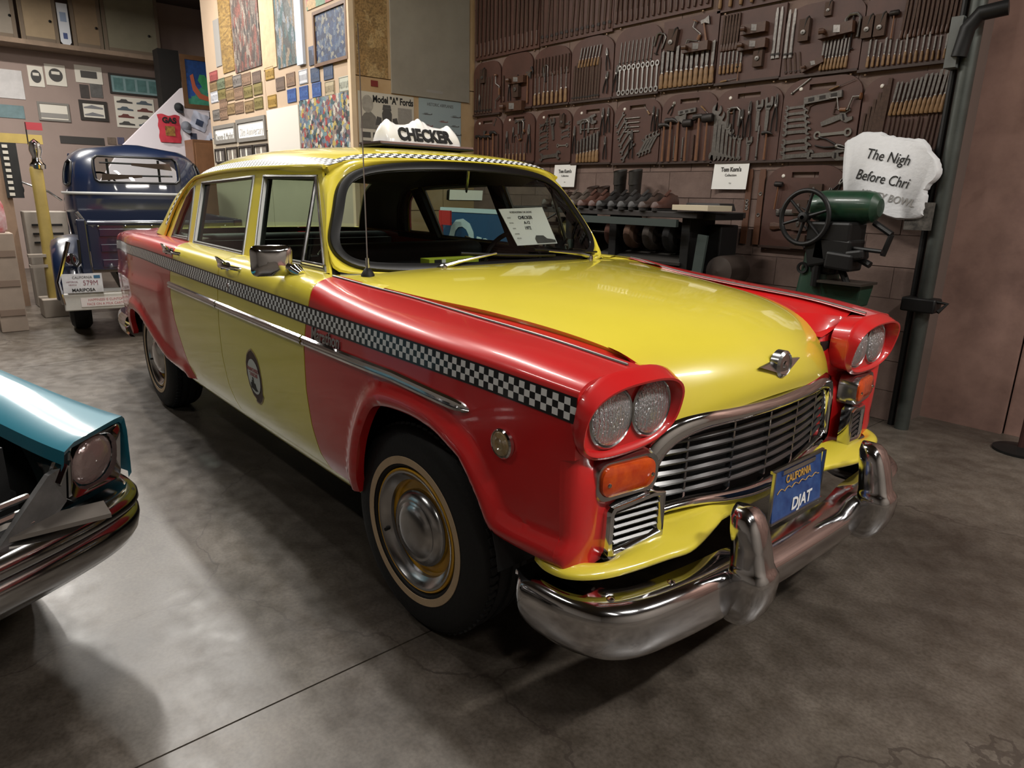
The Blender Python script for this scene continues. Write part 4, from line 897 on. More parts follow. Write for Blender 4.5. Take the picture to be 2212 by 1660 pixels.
# ---- fender script and door decal
def sideframe(x, z, s=-1, off=.003):
    a = Vector(SIDE(x-.03, z, s, off)); b = Vector(SIDE(x+.03, z, s, off)); c = Vector(SIDE(x, z+.03, s, off)); d = Vector(SIDE(x, z-.03, s, off)); return frame3(Vector(SIDE(x, z, s, off)), (b-a)*(1 if s < 0 else -1), c-d)
for s in (-1, 1): lettering('Marathon', .062, sideframe(-.42, .912, s, .003), chrome_dull, taxi, .85, name='fender_script', extrude=.003, bold=.0012, shear=.2)
dk = mat('decal maroon', '#3A1512', rough=.5, noise=.4, nscale=40); dtan = mat('decal tan edge', '#A98D66', rough=.5); dwhite = mat('decal white', '#C9C6BE', rough=.5); dred = mat('decal red print', '#A2272A', rough=.5)
for s in (-1,):
    xc, zc = -1.125, .625
    def shape(kx, kz):
        base = [(0, 1.18), (.35, 1.05), (.62, .85), (.78, .55), (.86, .1), (.80, -.4), (.72, -.62), (.80, -.72), (.55, -.98), (.25, -1.16), (-.2, -1.14), (-.10, -1.02), (-.45, -.86), (-.72, -.5), (-.86, 0), (-.80, .5), (-.60, .86), (-.32, 1.06)]
        return [(xc+a*.098*kx, zc+b*.105*kz) for a, b in base]
    par = None
    for nm, pts_, m_, o in (('door_decal', shape(1.0, 1.0), dtan, .0012), ('decal_border', shape(.93, .94), dk, .0018), ('decal_center', [(xc+.066*math.cos(a), zc+.078*math.sin(a)) for a in np.linspace(0, 2*math.pi, 29)[:-1]], dwhite, .0024)):
        mb = MB(); mb.add([SIDE(a, b, s, o) for a, b in pts_], [tuple(range(len(pts_)))]); q = mb.build(nm, m_, par or taxi, smooth=False)
        if par is None: par = q; q['label'] = 'oval door decal reading FRANCHISED TAXICAB'
    for t, dz, sz in (('FRANCHISED', .030, .024), ('TAXICAB', .008, .024)): lettering(t, sz, sideframe(xc, zc+dz, s, .0032), dred, par, .86, extrude=.0003)
    mb = MB(); sk = [(-.045, -.055), (-.045, -.03), (-.03, -.03), (-.03, -.018), (-.02, -.018), (-.02, -.004), (-.008, -.004), (-.008, -.03), (.006, -.03), (.012, -.05), (.03, -.06), (.0, -.066)]
    mb.add([SIDE(xc+a, zc+b, s, .003) for a, b in sk], [tuple(range(len(sk)))]); mb.build('decal_skyline', ink, par, smooth=False)
# ================================================================== THINGS ON THE WALLS
def collage(name, cols, scale=9, lines=.6, rough=.6, stretch=(1, 1, 1)):
    """printed picture matter: irregular patches in the given inks with darker line work"""
    if name in MATS: return MATS[name]
    m, nt, b, N, L = nodes(name); tc = N('ShaderNodeTexCoord'); mp = N('ShaderNodeMapping'); mp.inputs['Scale'].default_value = tuple(scale*q for q in stretch); L(tc.outputs['Object'], mp.inputs[0])
    nz = N('ShaderNodeTexNoise'); nz.inputs['Scale'].default_value = 1.3; nz.inputs['Detail'].default_value = 4; L(mp.outputs[0], nz.inputs['Vector']); ad = N('ShaderNodeVectorMath'); ad.operation = 'MULTIPLY_ADD'; ad.inputs[1].default_value = (1.3, 1.3, 1.3); L(nz.outputs['Color'], ad.inputs[0]); L(mp.outputs[0], ad.inputs[2])
    v = N('ShaderNodeTexVoronoi'); v.inputs['Scale'].default_value = 1; L(ad.outputs[0], v.inputs['Vector']); sp = N('ShaderNodeSeparateColor'); L(v.outputs['Color'], sp.inputs[0])
    r0 = N('ShaderNodeValToRGB'); r0.color_ramp.interpolation = 'CONSTANT'; el = r0.color_ramp.elements
    while len(el) < len(cols): el.new(.5)
    for i, c in enumerate(cols): el[i].position = i/len(cols); el[i].color = (*srgb(c), 1)
    L(sp.outputs[0], r0.inputs[0])
    n2 = N('ShaderNodeTexNoise'); n2.inputs['Scale'].default_value = 6; n2.inputs['Detail'].default_value = 5; L(mp.outputs[0], n2.inputs['Vector']); r = N('ShaderNodeValToRGB'); r.color_ramp.elements[0].position = .38; r.color_ramp.elements[1].position = .6; r.color_ramp.elements[0].color = (.22, .21, .20, 1); r.color_ramp.elements[1].color = (1, 1, 1, 1); L(n2.outputs['Fac'], r.inputs[0])
    mm = N('ShaderNodeMix'); mm.data_type = 'RGBA'; mm.blend_type = 'MULTIPLY'; mm.inputs[0].default_value = lines; L(r0.outputs[0], mm.inputs[6]); L(r.outputs[0], mm.inputs[7]); L(mm.outputs[2], b.inputs['Base Color'])
    b.inputs['Roughness'].default_value = rough; MATS[name] = m; return m
def box_px(u0, v0, u1, v1, ax, val):
    """pixel box -> (a0,a1,z0,z1): extents along the wall"""
    um, vm = (u0+u1)/2, (v0+v1)/2; i = 0 if ax == 'y' else 1
    a0 = at(u0, vm, ax, val)[i]; a1 = at(u1, vm, ax, val)[i]; z1 = at(um, v0, ax, val)[2]; z0 = at(um, v1, ax, val)[2]
    return a0, a1, z0, z1
def wframe(ax, val, a0, a1, z0, z1):
    """returns a thing origin and rot so that local x runs right along the wall, local -y faces the room"""
    if ax == 'y': return (((a0+a1)/2, val, z0), 0.0)
    return ((val, (a0+a1)/2, z0), math.pi/2)
def hang(name, label, cat, px, ax, val, m, th=.008, frame=None, fw=.02, fmat=None, group=None, pname='print', roll=0.0):
    a0, a1, z0, z1 = box_px(*px, ax, val); w_, h_ = abs(a1-a0), z1-z0; loc, rz = wframe(ax, val, a0, a1, z0, z1)
    if frame is None:
        mb = MB(); mb.box((0, -th/2, h_/2), (w_, th, h_)); o = mb.build(name, m, None, smooth=False); o.location = loc; o.rotation_euler = (0, roll, rz); tag(o, label, cat, group)
    else:
        o = thing(name, label, cat, loc, rz, group); o.rotation_euler = (0, roll, rz)
        MB().box((0, -th/2, h_/2), (w_-fw, th, h_-fw)).build(pname, m, o, smooth=False)
        mb = MB(); d = th+.014
        for c, s_ in (((0, -d/2, fw/2), (w_, d, fw)), ((0, -d/2, h_-fw/2), (w_, d, fw)), ((-w_/2+fw/2, -d/2, h_/2), (fw, d, h_-2*fw)), ((w_/2-fw/2, -d/2, h_/2), (fw, d, h_-2*fw))): mb.box(c, s_)
        mb.build('frame', frame, o, smooth=False)
    return o, w_, h_
def ltext(o, s, x, z, size, m, y=-.0095, **kw): return lettering(s, size, frame3((x, y, z), (1, 0, 0), (0, 0, 1)), m, o, kw.pop('sx', 1.0), extrude=.0005, **kw)
def lrect(o, name, x, z, w_, h_, m, y=-.0092):
    mb = MB(); mb.add([(x-w_/2, y, z-h_/2), (x+w_/2, y, z-h_/2), (x+w_/2, y, z+h_/2), (x-w_/2, y, z+h_/2)], [(0, 1, 2, 3)]); return mb.build(name, m, o, smooth=False)
YP = WP-.012; XP = XC+.012
woodf = mat('wooden frame', '#6A4A2E', rough=.5, noise=.3, nscale=12); greyf = mat('grey frame', '#77736D', rough=.5); darkf = mat('dark frame', '#2A2420', rough=.5)
offwhite = mat('off white card', '#D9D4C8', rough=.8); greyink = mat('grey print', '#8D8A86', rough=.8); midink = mat('dark grey print', '#4A4846', rough=.8)
# ---- licence plates
PC = {'tan': '#8B7350', 'olive': '#7C7040', 'brown': '#6E5745', 'gold': '#A5833A', 'grey': '#77716C', 'green': '#6C765C', 'blue': '#2D4A7C', 'navy': '#33425C', 'beige': '#B0A285', 'pale': '#B3B6A8', 'white': '#C9CAD0', 'red': '#A55250', 'rust': '#5A4A40'}
PL = [(495, 735, 'red', 1), (567, 805, 'green', 1), (640, 785, 'tan', 1), (720, 775, 'grey', 1), (808, 755, 'brown', 1), (905, 742, 'rust', 1), (495, 825, 'tan', 2), (575, 902, 'olive', 2), (650, 908, 'tan', 2), (735, 895, 'brown', 2), (825, 880, 'olive', 2), (918, 848, 'olive', 2),
      (505, 930, 'white', 3), (590, 1000, 'brown', 3), (665, 1042, 'tan', 3), (740, 1030, 'brown', 3), (835, 1018, 'tan', 3), (925, 988, 'olive', 3), (525, 1100, 'grey', 4), (592, 1092, 'brown', 4), (1055, 970, 'gold', 3), (1030, 700, 'gold', 1), (1132, 803, 'rust', 2), (1232, 760, 'brown', 1), (1352, 735, 'white', 1), (1465, 715, 'navy', 1), (1592, 690, 'navy', 1), (1242, 915, 'blue', 2), (1358, 890, 'blue', 2), (1480, 860, 'blue', 2), (1605, 845, 'beige', 2), (1742, 805, 'pale', 2)]
order = ['', 'topmost row', 'second row', 'third row', 'lowest row']; cnt = {}
for i, (cx, cy, c, row) in enumerate(PL):
    u, v_ = 350+cx/4.424, cy/4.424; P_ = at(u, v_, 'y', YP); wpx = (at(u+9.5, v_, 'y', YP)-at(u-9.5, v_, 'y', YP))[0]; wdt = min(.30, max(.20, wpx)); hgt = .135
    k = cnt[row] = cnt.get(row, 0)+1; ords = ['', 'first', 'second', 'third', 'fourth', 'fifth', 'sixth', 'seventh', 'eighth', 'ninth', 'tenth', 'eleventh', 'twelfth', 'thirteenth'][k]
    t = thing('license_plate', '%s old licence plate on the peach wall, %s of those listed in the %s' % (c, ords, order[row]), 'license plate', (P_[0], YP, P_[2]-hgt/2), 0, 'old licence plates on the wall')
    t['label'] = '%s licence plate on the peach wall, %s from the left in the %s' % (c, ords, order[row])
    pm = mat('plate '+c, PC[c], rough=.5, noise=.25, nscale=9); em = mat('plate emboss '+c, tuple(min(1, q*1.9+.03) if c in ('blue', 'navy', 'rust', 'brown') else q*.45 for q in srgb(PC[c])), rough=.5)
    mb = MB(); mb.box((0, -.003, hgt/2), (wdt, .004, hgt)); mb.build('plate', pm, t, bevel=.002, smooth=False)
    mb = MB(); e = .008
    for c_, s_ in (((0, -.006, e/2+.004), (wdt-.01, .003, .004)), ((0, -.006, hgt-e/2-.004), (wdt-.01, .003, .004)), ((-wdt/2+e, -.006, hgt/2), (.004, .003, hgt-.016)), ((wdt/2-e, -.006, hgt/2), (.004, .003, hgt-.016))): mb.box(c_, s_)
    mb.build('embossed_rim', em, t, smooth=False)
    rg = random.Random(i); mb = MB(); n = 6
    for j in range(n):   # worn embossed characters, too worn to read
        x = -wdt*.38+wdt*.76*j/(n-1); mb.box((x, -.006, hgt*.46), (wdt*.05, .003, hgt*rg.uniform(.36, .44)));
        if rg.random() < .6: mb.box((x+wdt*.02, -.006, hgt*rg.choice((.28, .46, .64))), (wdt*.07, .003, .012))
    mb.build('worn_characters', em, t, smooth=False)['kind'] = 'stuff'
# ---- frames and boards on the plate wall
o, w_, h_ = hang('framed_sign', 'framed white sign reading Dwayne & Marilyn\'s', 'sign', (464, 269, 511, 310), 'y', YP, paper, .006, greyf, .045, pname='card'); ltext(o, "Dwayne & Marilyn's", 0, h_*.36, .12, greyink, sx=w_/1.12)
o, w_, h_ = hang('framed_sign', 'framed white sign reading 50th Anniversary', 'sign', (513, 254, 576, 305), 'y', YP, paper, .006, greyf, .045, pname='card'); ltext(o, "50th Anniversary", 0, h_*.42, .13, mat('faded print', '#C4C1BE', rough=.8), sx=w_/1.12)
for i, (a, b) in enumerate(((467, 488), (492, 515), (519, 548), (551, 580))):
    o, w_, h_ = hang('framed_photos', 'dark frame with two faded photos under the white signs, %s from the left' % ['first', 'second', 'third', 'fourth'][i], 'picture frame', (a, 321-i*3.2, b, 352-i*3), 'y', YP, offwhite, .006, darkf, .02, group='photo frames under the white signs', pname='mount')
    for k in (-.22, .22): lrect(o, 'photo', k*w_, h_*.5, w_*.32, h_*.72, mat('faded photo %d' % (i % 2), ('#6d6762', '#8d8378')[i % 2], rough=.5, noise=.6, nscale=18), y=-.0075)
hang('white_board', 'large blank off-white board on the wall beside the car collage', 'board', (581, 232, 649, 345), 'y', YP, mat('blank board', '#CFCAC1', rough=.6), .012)
hang('collage_poster', 'colourful poster collage of many classic cars above the taxi roof', 'poster', (650, 207, 757, 345), 'y', YP, collage('car collage', ['#8E9096', '#A33B38', '#5E6E86', '#C9C4B8', '#3D5A60', '#2E3036', '#8C7A70', '#B9A55A', '#6A8C94', '#77545A'], 24, .75), .006)
hang('blue_collage_print', 'large dark blue collage print high on the wall above the plates', 'poster', (681, 12, 754, 138), 'y', YP, collage('blue collage', ['#33456B', '#3E5478', '#2A3450', '#5C6B80', '#2E3F63', '#8C8A80'], 26, .8), .012, woodf, .03)
hang('mustard_brick_print', 'tall mustard brick-patterned strip hung high on the plate wall', 'poster', (476, -20, 501, 158), 'y', YP, collage('mustard print', ['#94753A', '#8A6C36', '#9F8146', '#7A5F30'], 16, .6, stretch=(1, 1, 3)), .008)
hang('dark_print', 'tall dark print with red buildings beside the mustard strip', 'poster', (503, -20, 561, 152), 'y', YP, collage('dark print', ['#5C4038', '#3E3A38', '#7A4A40', '#6A6058', '#4A3C36', '#8A7F74'], 17, .8, stretch=(1.5, 1, .6)), .008)
hang('cream_chart', 'tall cream chart with faint black drawings high on the plate wall', 'poster', (564, -20, 594, 150), 'y', YP, mat('cream chart', '#BFA684', rough=.8, noise=.25, nscale=10), .006)
hang('street_print', 'narrow grey and teal street print right of the cream chart', 'poster', (596, -20, 640, 145), 'y', YP, collage('street print', ['#5F625F', '#7C848C', '#3E5A5E', '#8A7A68', '#4A4A48'], 15, .7, stretch=(1.4, 1, .6)), .008)
hang('white_plank', 'narrow bluish white upright plank beside the blue collage print', 'plank', (643, -20, 657, 142), 'y', YP, mat('bluish white', '#B9C2D2', rough=.6, noise=.1), .03)
hang('magazine_cover', 'pink and yellow magazine cover pinned above the blue collage', 'poster', (662, -25, 720, 12), 'y', YP, collage('magazine', ['#A8615C', '#B5976A', '#6A8C70', '#C08A90'], 8, .4), .006)
hang('small_blue_print', 'small dark blue print under the street print', 'poster', (668, 98, 690, 140), 'y', YP, collage('small blue', ['#3A4358', '#2C3346', '#56607A'], 14, .5), .006)
hang('grey_print', 'greyish tall photo print at the left end of the plate wall', 'poster', (464, 40, 476, 145), 'y', YP, collage('grey print', ['#5B5A62', '#7A7880', '#44434A'], 9, .6), .006)
# ---- poster wall
o, w_, h_ = hang('ford_poster', 'black and white Model "A" Fords poster with portrait drawing', 'poster', (775, 203, 894, 345), 'x', XP, mat('poster paper', '#B7B2A6', rough=.7), .004)
o.rotation_euler = (0, 0, math.pi/2)
ltext(o, 'Model "A" Fords', w_*.12, h_*.90, .085, ink, y=-.0046, sx=.78, bold=.003)
for k in range(2): ltext(o, '- - - - - - - -', w_*.05, h_*(.83-.04*k), .025, greyink, y=-.0046)
lrect(o, 'text_block', w_*.33, h_*.67, w_*.26, h_*.28, mat('small print', '#8F8B84', rough=.8, noise=.2, nscale=90), y=-.0046)
mb = MB(); mb.add([(-w_*.34+w_*.10*math.cos(a), -.0046, h_*.82+h_*.13*math.sin(a)) for a in np.linspace(0, 2*math.pi, 25)[:-1]], [tuple(range(24))]); mb.build('portrait_head', mat('portrait tone', '#9D988F', rough=.8, noise=.35, nscale=22), o, smooth=False)
mb = MB(); mb.add([(-w_*.47, -.0045, h_*.45), (-w_*.16, -.0045, h_*.45), (-w_*.20, -.0045, h_*.64), (-w_*.30, -.0045, h_*.72), (-w_*.40, -.0045, h_*.68), (-w_*.46, -.0045, h_*.60)], [(0, 1, 2, 3, 4, 5)]); mb.build('portrait_shoulders', mat('suit tone', '#77736C', rough=.8, noise=.3, nscale=12), o, smooth=False)
mb = MB(); cx_ = w_*.0; cz_ = h_*.55
for q in ([(-.05, 0), (.05, 0), (.055, .09), (.04, .12), (-.04, .12), (-.055, .09)], [(-.13, -.02), (-.06, -.02), (-.06, .05), (-.11, .06)], [(.06, -.02), (.13, -.02), (.11, .06), (.06, .05)], [(-.05, .12), (.05, .12), (.04, .17), (-.04, .17)]): mb.add([(cx_+a, -.0047, cz_+b) for a, b in q], [tuple(range(len(q)))])
mb.build('car_front_drawing', midink, o, smooth=False)
for r in range(3):
    for c in range(2): lrect(o, 'car_photo', -w_*.38+c*w_*.20, h_*(.36-.13*r), w_*.16, h_*.085, midink, y=-.0046)
o, w_, h_ = hang('airplane_poster', 'pale blue Historic Airplanes poster beside the plywood edge', 'poster', (905, 216, 995, 345), 'x', XP, mat('pale blue paper', '#8E9C9F', rough=.7), .004); o.rotation_euler = (0, 0, math.pi/2)
ltext(o, 'HISTORIC AIRPLANES', 0, h_*.905, .042, midink, y=-.0046, sx=.8)
rg = random.Random(4)
for i, (x, z) in enumerate(((-.32, .74), (.06, .64), (.36, .74), (-.30, .55), (.34, .58), (-.05, .45), (.2, .36), (-.34, .34), (.36, .44))):   # little aircraft silhouettes
    mb = MB(); sx = w_*rg.uniform(.11, .16); mb.add([(x*w_+a*sx, -.0047, z*h_+b*sx) for a, b in ((-1, 0), (-.2, .06), (.8, .05), (1, .22), (1.05, 0), (.7, -.07), (-.3, -.09))], [tuple(range(7))]); mb.add([(x*w_+a*sx, -.0048, z*h_+b*sx) for a, b in ((-.5, .18), (.25, .22), (.25, .15), (-.5, .11))], [(0, 1, 2, 3)]); mb.build('aircraft_drawing', (midink, mat('red brown print', '#7A4B48', rough=.8))[i % 2], o, smooth=False)
o, w_, h_ = hang('blank_panel', 'big grey blank panel with faint print leaning on the poster wall', 'board', (842, -40, 1012, 212), 'x', XP, mat('grey panel', '#8F8A7E', rough=.7, noise=.12, nscale=1.5, color2='#7d776c'), .018); o.rotation_euler = (0, 0, math.pi/2)
for z, w2 in ((.11, .2), (.09, .2)): lrect(o, 'printed_line', .03, z*h_*.6, w2, .008, greyink, y=-.0186)
o, w_, h_ = hang('old_map', 'brown old map sheet pinned high beside the grey panel', 'map', (768, -20, 836, 166), 'x', XP, collage('old map', ['#A08457', '#98794C', '#A88E62', '#8E7248'], 10, .6), .004); o.rotation_euler = (0, 0, math.pi/2)
o, w_, h_ = hang('red_sticker', 'small dark red sticker below the old map', 'sticker', (801, 174, 816, 187), 'x', XP, mat('sticker red', '#6D2620', rough=.5), .004); o.rotation_euler = (0, 0, math.pi/2)
# ---- far wall
XF = XB+.004
def far(name, label, cat, px, m, **kw):
    o, w_, h_ = hang(name, label, cat, px, 'x', XF, m, **kw); return o, w_, h_
o, w_, h_ = far('framed_print', 'long framed print of four pale teal car photos', 'picture frame', (236, 164, 349, 207), mat('aqua print', '#7F9C9E', rough=.6, noise=.2, nscale=6), frame=darkf, fw=.03)
for k in (-.33, -.11, .11, .33): lrect(o, 'photo', k*w_, h_*.5, w_*.17, h_*.6, mat('teal photo', '#58807F', rough=.6, noise=.4, nscale=9), y=-.0125)
o, w_, h_ = far('framed_print', 'framed sketch of two racing cars near the truck roof', 'picture frame', (172, 218, 232, 261), offwhite, frame=darkf, fw=.05)
for z in (.30, .66):
    mb = MB(); mb.add([(a*w_, -.0125, (z+b)*h_) for a, b in ((-.34, -.06), (.34, -.06), (.34, .02), (.15, .06), (-.05, .12), (-.2, .05), (-.34, .0))], [tuple(range(7))]); mb.build('car_drawing', mat('sketch grey', '#77777a', rough=.8), o, smooth=False)
o, w_, h_ = far('car_chart', 'white chart of eight classic cars in two columns', 'poster', (250, 212, 334, 277), offwhite)
for i in range(8):
    x, z = (-.25, .25)[i % 2]*w_, (.85-.24*(i//2))*h_; mb = MB(); mb.add([(x+a*w_*.2, -.0125, z+b*h_) for a, b in ((-1, -.05), (1, -.05), (1, .0), (.45, .02), (.25, .075), (-.35, .075), (-.6, .02), (-1, .0))], [tuple(range(8))]); mb.build('car_picture', (midink, mat('maroon print', '#6A3D38', rough=.8), mat('slate print', '#566068', rough=.8))[(i*2+i//2) % 3], o, smooth=False)
o, w_, h_ = far('white_poster', 'white poster with a dark car picture, slightly curled', 'poster', (162, 143, 220, 180), offwhite, roll=0); lrect(o, 'car_picture', 0, h_*.5, w_*.6, h_*.4, midink, y=-.0125)
far('photo_print', 'small dark photo print left of a grey print', 'photo', (173, 183, 192, 212), mat('dark photo', '#4a4340', rough=.6, noise=.5, nscale=9)); far('photo_print', 'grey photo print hung under the white poster', 'photo', (195, 182, 221, 211), mat('grey photo', '#6a6866', rough=.6, noise=.5, nscale=9))
for (a, b, c, d), lb in (((98, 140, 142, 185), 'white print of a car front on the far wall'), ((61, 143, 94, 187), 'oval white print of a car on the far wall')):
    o, w_, h_ = far('car_print', lb, 'poster', (a, b, c, d), offwhite)
    mb = MB(); mb.add([(w_*.34*math.cos(t), -.0125, h_*.5+h_*.32*math.sin(t)) for t in np.linspace(0, 2*math.pi, 21)[:-1]], [tuple(range(20))]); mb.build('car_picture', midink, o, smooth=False); lrect(o, 'windscreen', 0, h_*.6, w_*.4, h_*.14, offwhite, y=-.013)
o, w_, h_ = far('framed_print', 'pale landscape framed print at the far left', 'picture frame', (82, 222, 150, 262), offwhite, frame=greyf, fw=.03); lrect(o, 'picture_band', 0, h_*.3, w_*.85, h_*.25, greyink, y=-.0125)
far('teal_print', 'teal panel picture at the left edge', 'poster', (-30, 226, 52, 254), mat('teal panel', '#6D878B', rough=.6, noise=.3)); far('white_print', 'irregular white sheet pinned at the left edge', 'poster', (-20, 150, 50, 212), mat('white sheet', '#CFCCCB', rough=.7, noise=.2, nscale=5)); far('low_print', 'dark long sign low on the far wall just above the truck', 'sign', (130, 296, 225, 312), mat('dark sign', '#33302e', rough=.6))
for i, (a, b) in enumerate(((232, 250), (254, 268))): far('small_print', ('small brown print above the truck roof', 'small violet print above the truck roof')[i], 'photo', (a, 297, b, 312), mat(('small brown', 'small violet')[i], ('#7b6a5c', '#5b5a78')[i], rough=.6, noise=.5, nscale=14))
# ---- loft shelf with leaning panels
XL = XB+.5; z_sh = at(180, 108, 'x', XL)[2]; yl0, yl1 = at(-40, 100, 'x', XL)[1], at(352, 100, 'x', XL)[1]
mb = MB(); mb.box((XB+.30, (yl0+yl1)/2, z_sh), (.58, yl1-yl0, .07)); sh = mb.build('loft_shelf', mat('weathered timber', '#8B7765', rough=.85, noise=.3, nscale=4), None, smooth=False); tag(sh, 'long weathered timber loft shelf under the leaning panels', 'shelf')
for px, lb, c, cat in (((-30, -60, 29, 92), 'grey beige panel at the far left end of the loft shelf', '#8F8578', 'panel'), ((37, -60, 119, 94), 'tan wooden door leaf leaning on the loft shelf', '#A08C70', 'door'), ((148, -60, 214, 90), 'brown two tone cupboard panel on the loft shelf', '#8C775E', 'panel'), ((216, -60, 338, 96), 'large greenish weathered panel at the right end of the loft shelf', '#86806C', 'panel')):
    a0, a1, z0, z1 = box_px(*px, 'x', XL-.05); t = thing('leaning_panel', lb, cat, (XL-.08, (a0+a1)/2, z_sh+.036), math.pi/2); H = 4.55-z_sh-.04; w_ = abs(a1-a0)
    MB().box((0, -.02, H/2), (w_, .04, H)).build('panel_board', mat('panel '+c, c, rough=.8, noise=.22, nscale=2.5), t, smooth=False)
    mb = MB()
    for x in (-w_/2+.03, w_/2-.03): mb.box((x, -.046, H/2), (.05, .012, H))
    mb.box((0, -.046, .04), (w_-.12, .012, .06)); mb.build('panel_stiles', mat('panel stile', '#6E6051', rough=.8), t, smooth=False)
    MB().lathe([(.02, 0), (.02, .02), (.005, .03)], (w_*.3, -.04, H*.35), 'y', 12, -1).build('knob', dkmetal, t)
a0, a1, z0, z1 = box_px(121, -60, 144, 87, 'x', XL); t = thing('ski_board', 'narrow white ski-like board with blue marks on the loft shelf', 'board', (XL-.02, (a0+a1)/2, z_sh+.036), math.pi/2); w_ = abs(a1-a0)
MB().prism([(-w_/2, .05), (-w_/4, .0), (w_/4, .0), (w_/2, .05), (w_/2, .62), (-w_/2, .62)], -.02, 0).build('board', mat('white enamel', '#C9CCD2', rough=.4), t, smooth=False); lrect(t, 'blue_mark', 0, .14, w_*.4, .09, mat('blue mark', '#3D4C7A', rough=.5), y=-.021); lrect(t, 'blue_mark', 0, .42, w_*.6, .14, mat('pale blue mark', '#8796AE', rough=.5), y=-.021)
# ---- white staircase side with caps and shirts
XS_ = -11.2
poly = [at(u, v_, 'x', XS_) for u, v_ in ((268, 312), (392, 190), (475, 190), (475, 420), (200, 420))]
mb = MB(); mb.prism([(q[1], q[2]) for q in poly], XS_-.12, XS_, frame=lambda a, b, h: (h, a, b)); st = mb.build('stair_side', mat('white painted board', '#E0D8DE', rough=.6), None, smooth=False); st['kind'] = 'structure'; st['label'] = 'white sloping side of the staircase'
a0, a1, z0, z1 = box_px(350, 108, 394, 300, 'x', -11.6); mb = MB(); mb.box((-11.75, (a0+a1)/2, z1/2), (.3, abs(a1-a0), z1)); dd = mb.build('dark_doorway', mat('doorway dark', '#15100d', rough=.7, noise=.3), None, smooth=False); tag(dd, 'tall black cupboard door between the far prints and the painting', 'door')  # black box puts the darkness inside the doorway into its colour
o, w_, h_ = hang('painting', 'bright blue painting of leaping fish in a wooden frame', 'painting', (393, 122, 463, 236), 'x', XS_+.004, collage('blue painting', ['#1F4E9A', '#1B6AA8', '#2A3F9A', '#3E8A70', '#14407E'], 3, .3), frame=woodf, fw=.07)
mb = MB(); mb.add([(a*w_, -.0125, b*h_) for a, b in ((-.25, .62), (-.2, .35), (-.02, .2), (.3, .16), (.33, .24), (.05, .3), (-.1, .45), (-.15, .66))], [tuple(range(8))]); mb.build('fish_shape', mat('orange paint', '#B05A40', rough=.5), o, smooth=False)
mb = MB(); mb.add([(a*w_, -.0123, b*h_) for a, b in ((-.02, .55), (.12, .40), (.3, .36), (.34, .52), (.2, .66), (.05, .66))], [tuple(range(6))]); mb.build('leaf_shape', mat('green paint', '#3E9A62', rough=.5, noise=.4, nscale=9), o, smooth=False)
XH = XS_+.006
def shirt(px, lb, m, txt=None, mk=None, roll=0):
    a0, a1, z0, z1 = box_px(*px, 'x', XH); w_, h_ = abs(a1-a0), z1-z0; t = thing('folded_shirt', lb, 'shirt', (XH, (a0+a1)/2, z0), math.pi/2); t.rotation_euler = (0, roll, math.pi/2)
    R = []
    for i in range(13):
        u = i/12*2-1; R.append([(u*w_/2*(1-.05*math.cos(j*1.3)), -.012-.012*(1-u*u)*(1+.5*math.sin(u*7+j)), h_*(j/12)*(1-.03*math.cos(u*5))) for j in range(13)])
    mb = MB(); mb.grid(R); mb.grid([[(q[0], 0, q[2]) for q in r] for r in R]); mb.build('cloth', m, t)
    if txt: ltext(t, txt, 0, h_*.80, h_*.27, ink, y=-.034, bold=.006)
    if mk: lrect(t, 'shirt_print', 0, h_*.42, w_*.45, h_*.35, mk, y=-.032)
    return t
shirt((343, 249, 389, 308), 'bright red folded shirt printed GAS on the staircase side', mat('red cloth', '#C43444', rough=.7, noise=.2), 'GAS', mat('black yellow print', '#5a2a1c', rough=.7, color2='#B08A3C', nscale=14))
shirt((407, 243, 441, 280), 'tilted white shirt with a dark blue car print', mat('white cloth', '#BFC4D6', rough=.8), None, mat('blue print', '#3d4a68', rough=.7, noise=.5, nscale=14), .35); shirt((437, 290, 465, 316), 'white shirt with a dark print at the wall corner', mat('white cloth2', '#C2C8DA', rough=.8), None, mat('dark print2', '#3a3d52', rough=.7, noise=.5, nscale=14), .6)
def cap(px, lb, m):
    a0, a1, z0, z1 = box_px(*px, 'x', XH); w_, h_ = abs(a1-a0), z1-z0; t = thing('baseball_cap', lb, 'cap', (XH, (a0+a1)/2, z0), math.pi/2)
    mb = MB(); mb.grid([[(w_/2*math.cos(a)*math.sin(p), -.10*math.cos(p)-.004, h_*.55+h_*.45*math.sin(a)*math.sin(p)) for a in np.linspace(0, 2*math.pi, 21)] for p in np.linspace(.02, math.pi/2, 9)]); mb.build('crown', m, t)
    mb = MB(); R = [[(w_*.40*u*(1-.25*k), -.05-.06*k-.03*(1-u*u), h_*.30-h_*.30*k*(1-.4*u*u)) for u in np.linspace(-1, 1, 11)] for k in np.linspace(0, 1, 6)]; mb.grid(R); mb.build('brim', m, t)
    MB().lathe([(.012, 0), (.008, .006), (.001, .008)], (0, -.104, h_*.55), 'y', 10, -1).build('button', m, t)
cap((376, 222, 396, 246), 'black baseball cap hung above the red shirt', mat('black cap', '#1b1d22', rough=.8)); cap((391, 262, 413, 289), 'grey baseball cap hung right of the red shirt', mat('grey cap', '#71747d', rough=.8))
hang('small_photo', 'small blue framed photo near the wall corner', 'photo', (452, 243, 461, 258), 'x', XH, mat('blue photo', '#5c6b93', rough=.5), frame=darkf, fw=.02)
hang('cloth_patch', 'small dark cloth patch under the grey cap', 'patch', (411, 288, 425, 301), 'x', XH, mat('patch cloth', '#4b5268', rough=.8, noise=.4, nscale=20))
a0, a1, z0, z1 = box_px(421, 303, 470, 420, 'x', -10.3); t = thing('wooden_cabinet', 'tall brown wooden cabinet behind the blue truck at the wall corner', 'cabinet', (-10.51, (a0+a1)/2, 0), 0); wdth = abs(a1-a0); H = z1
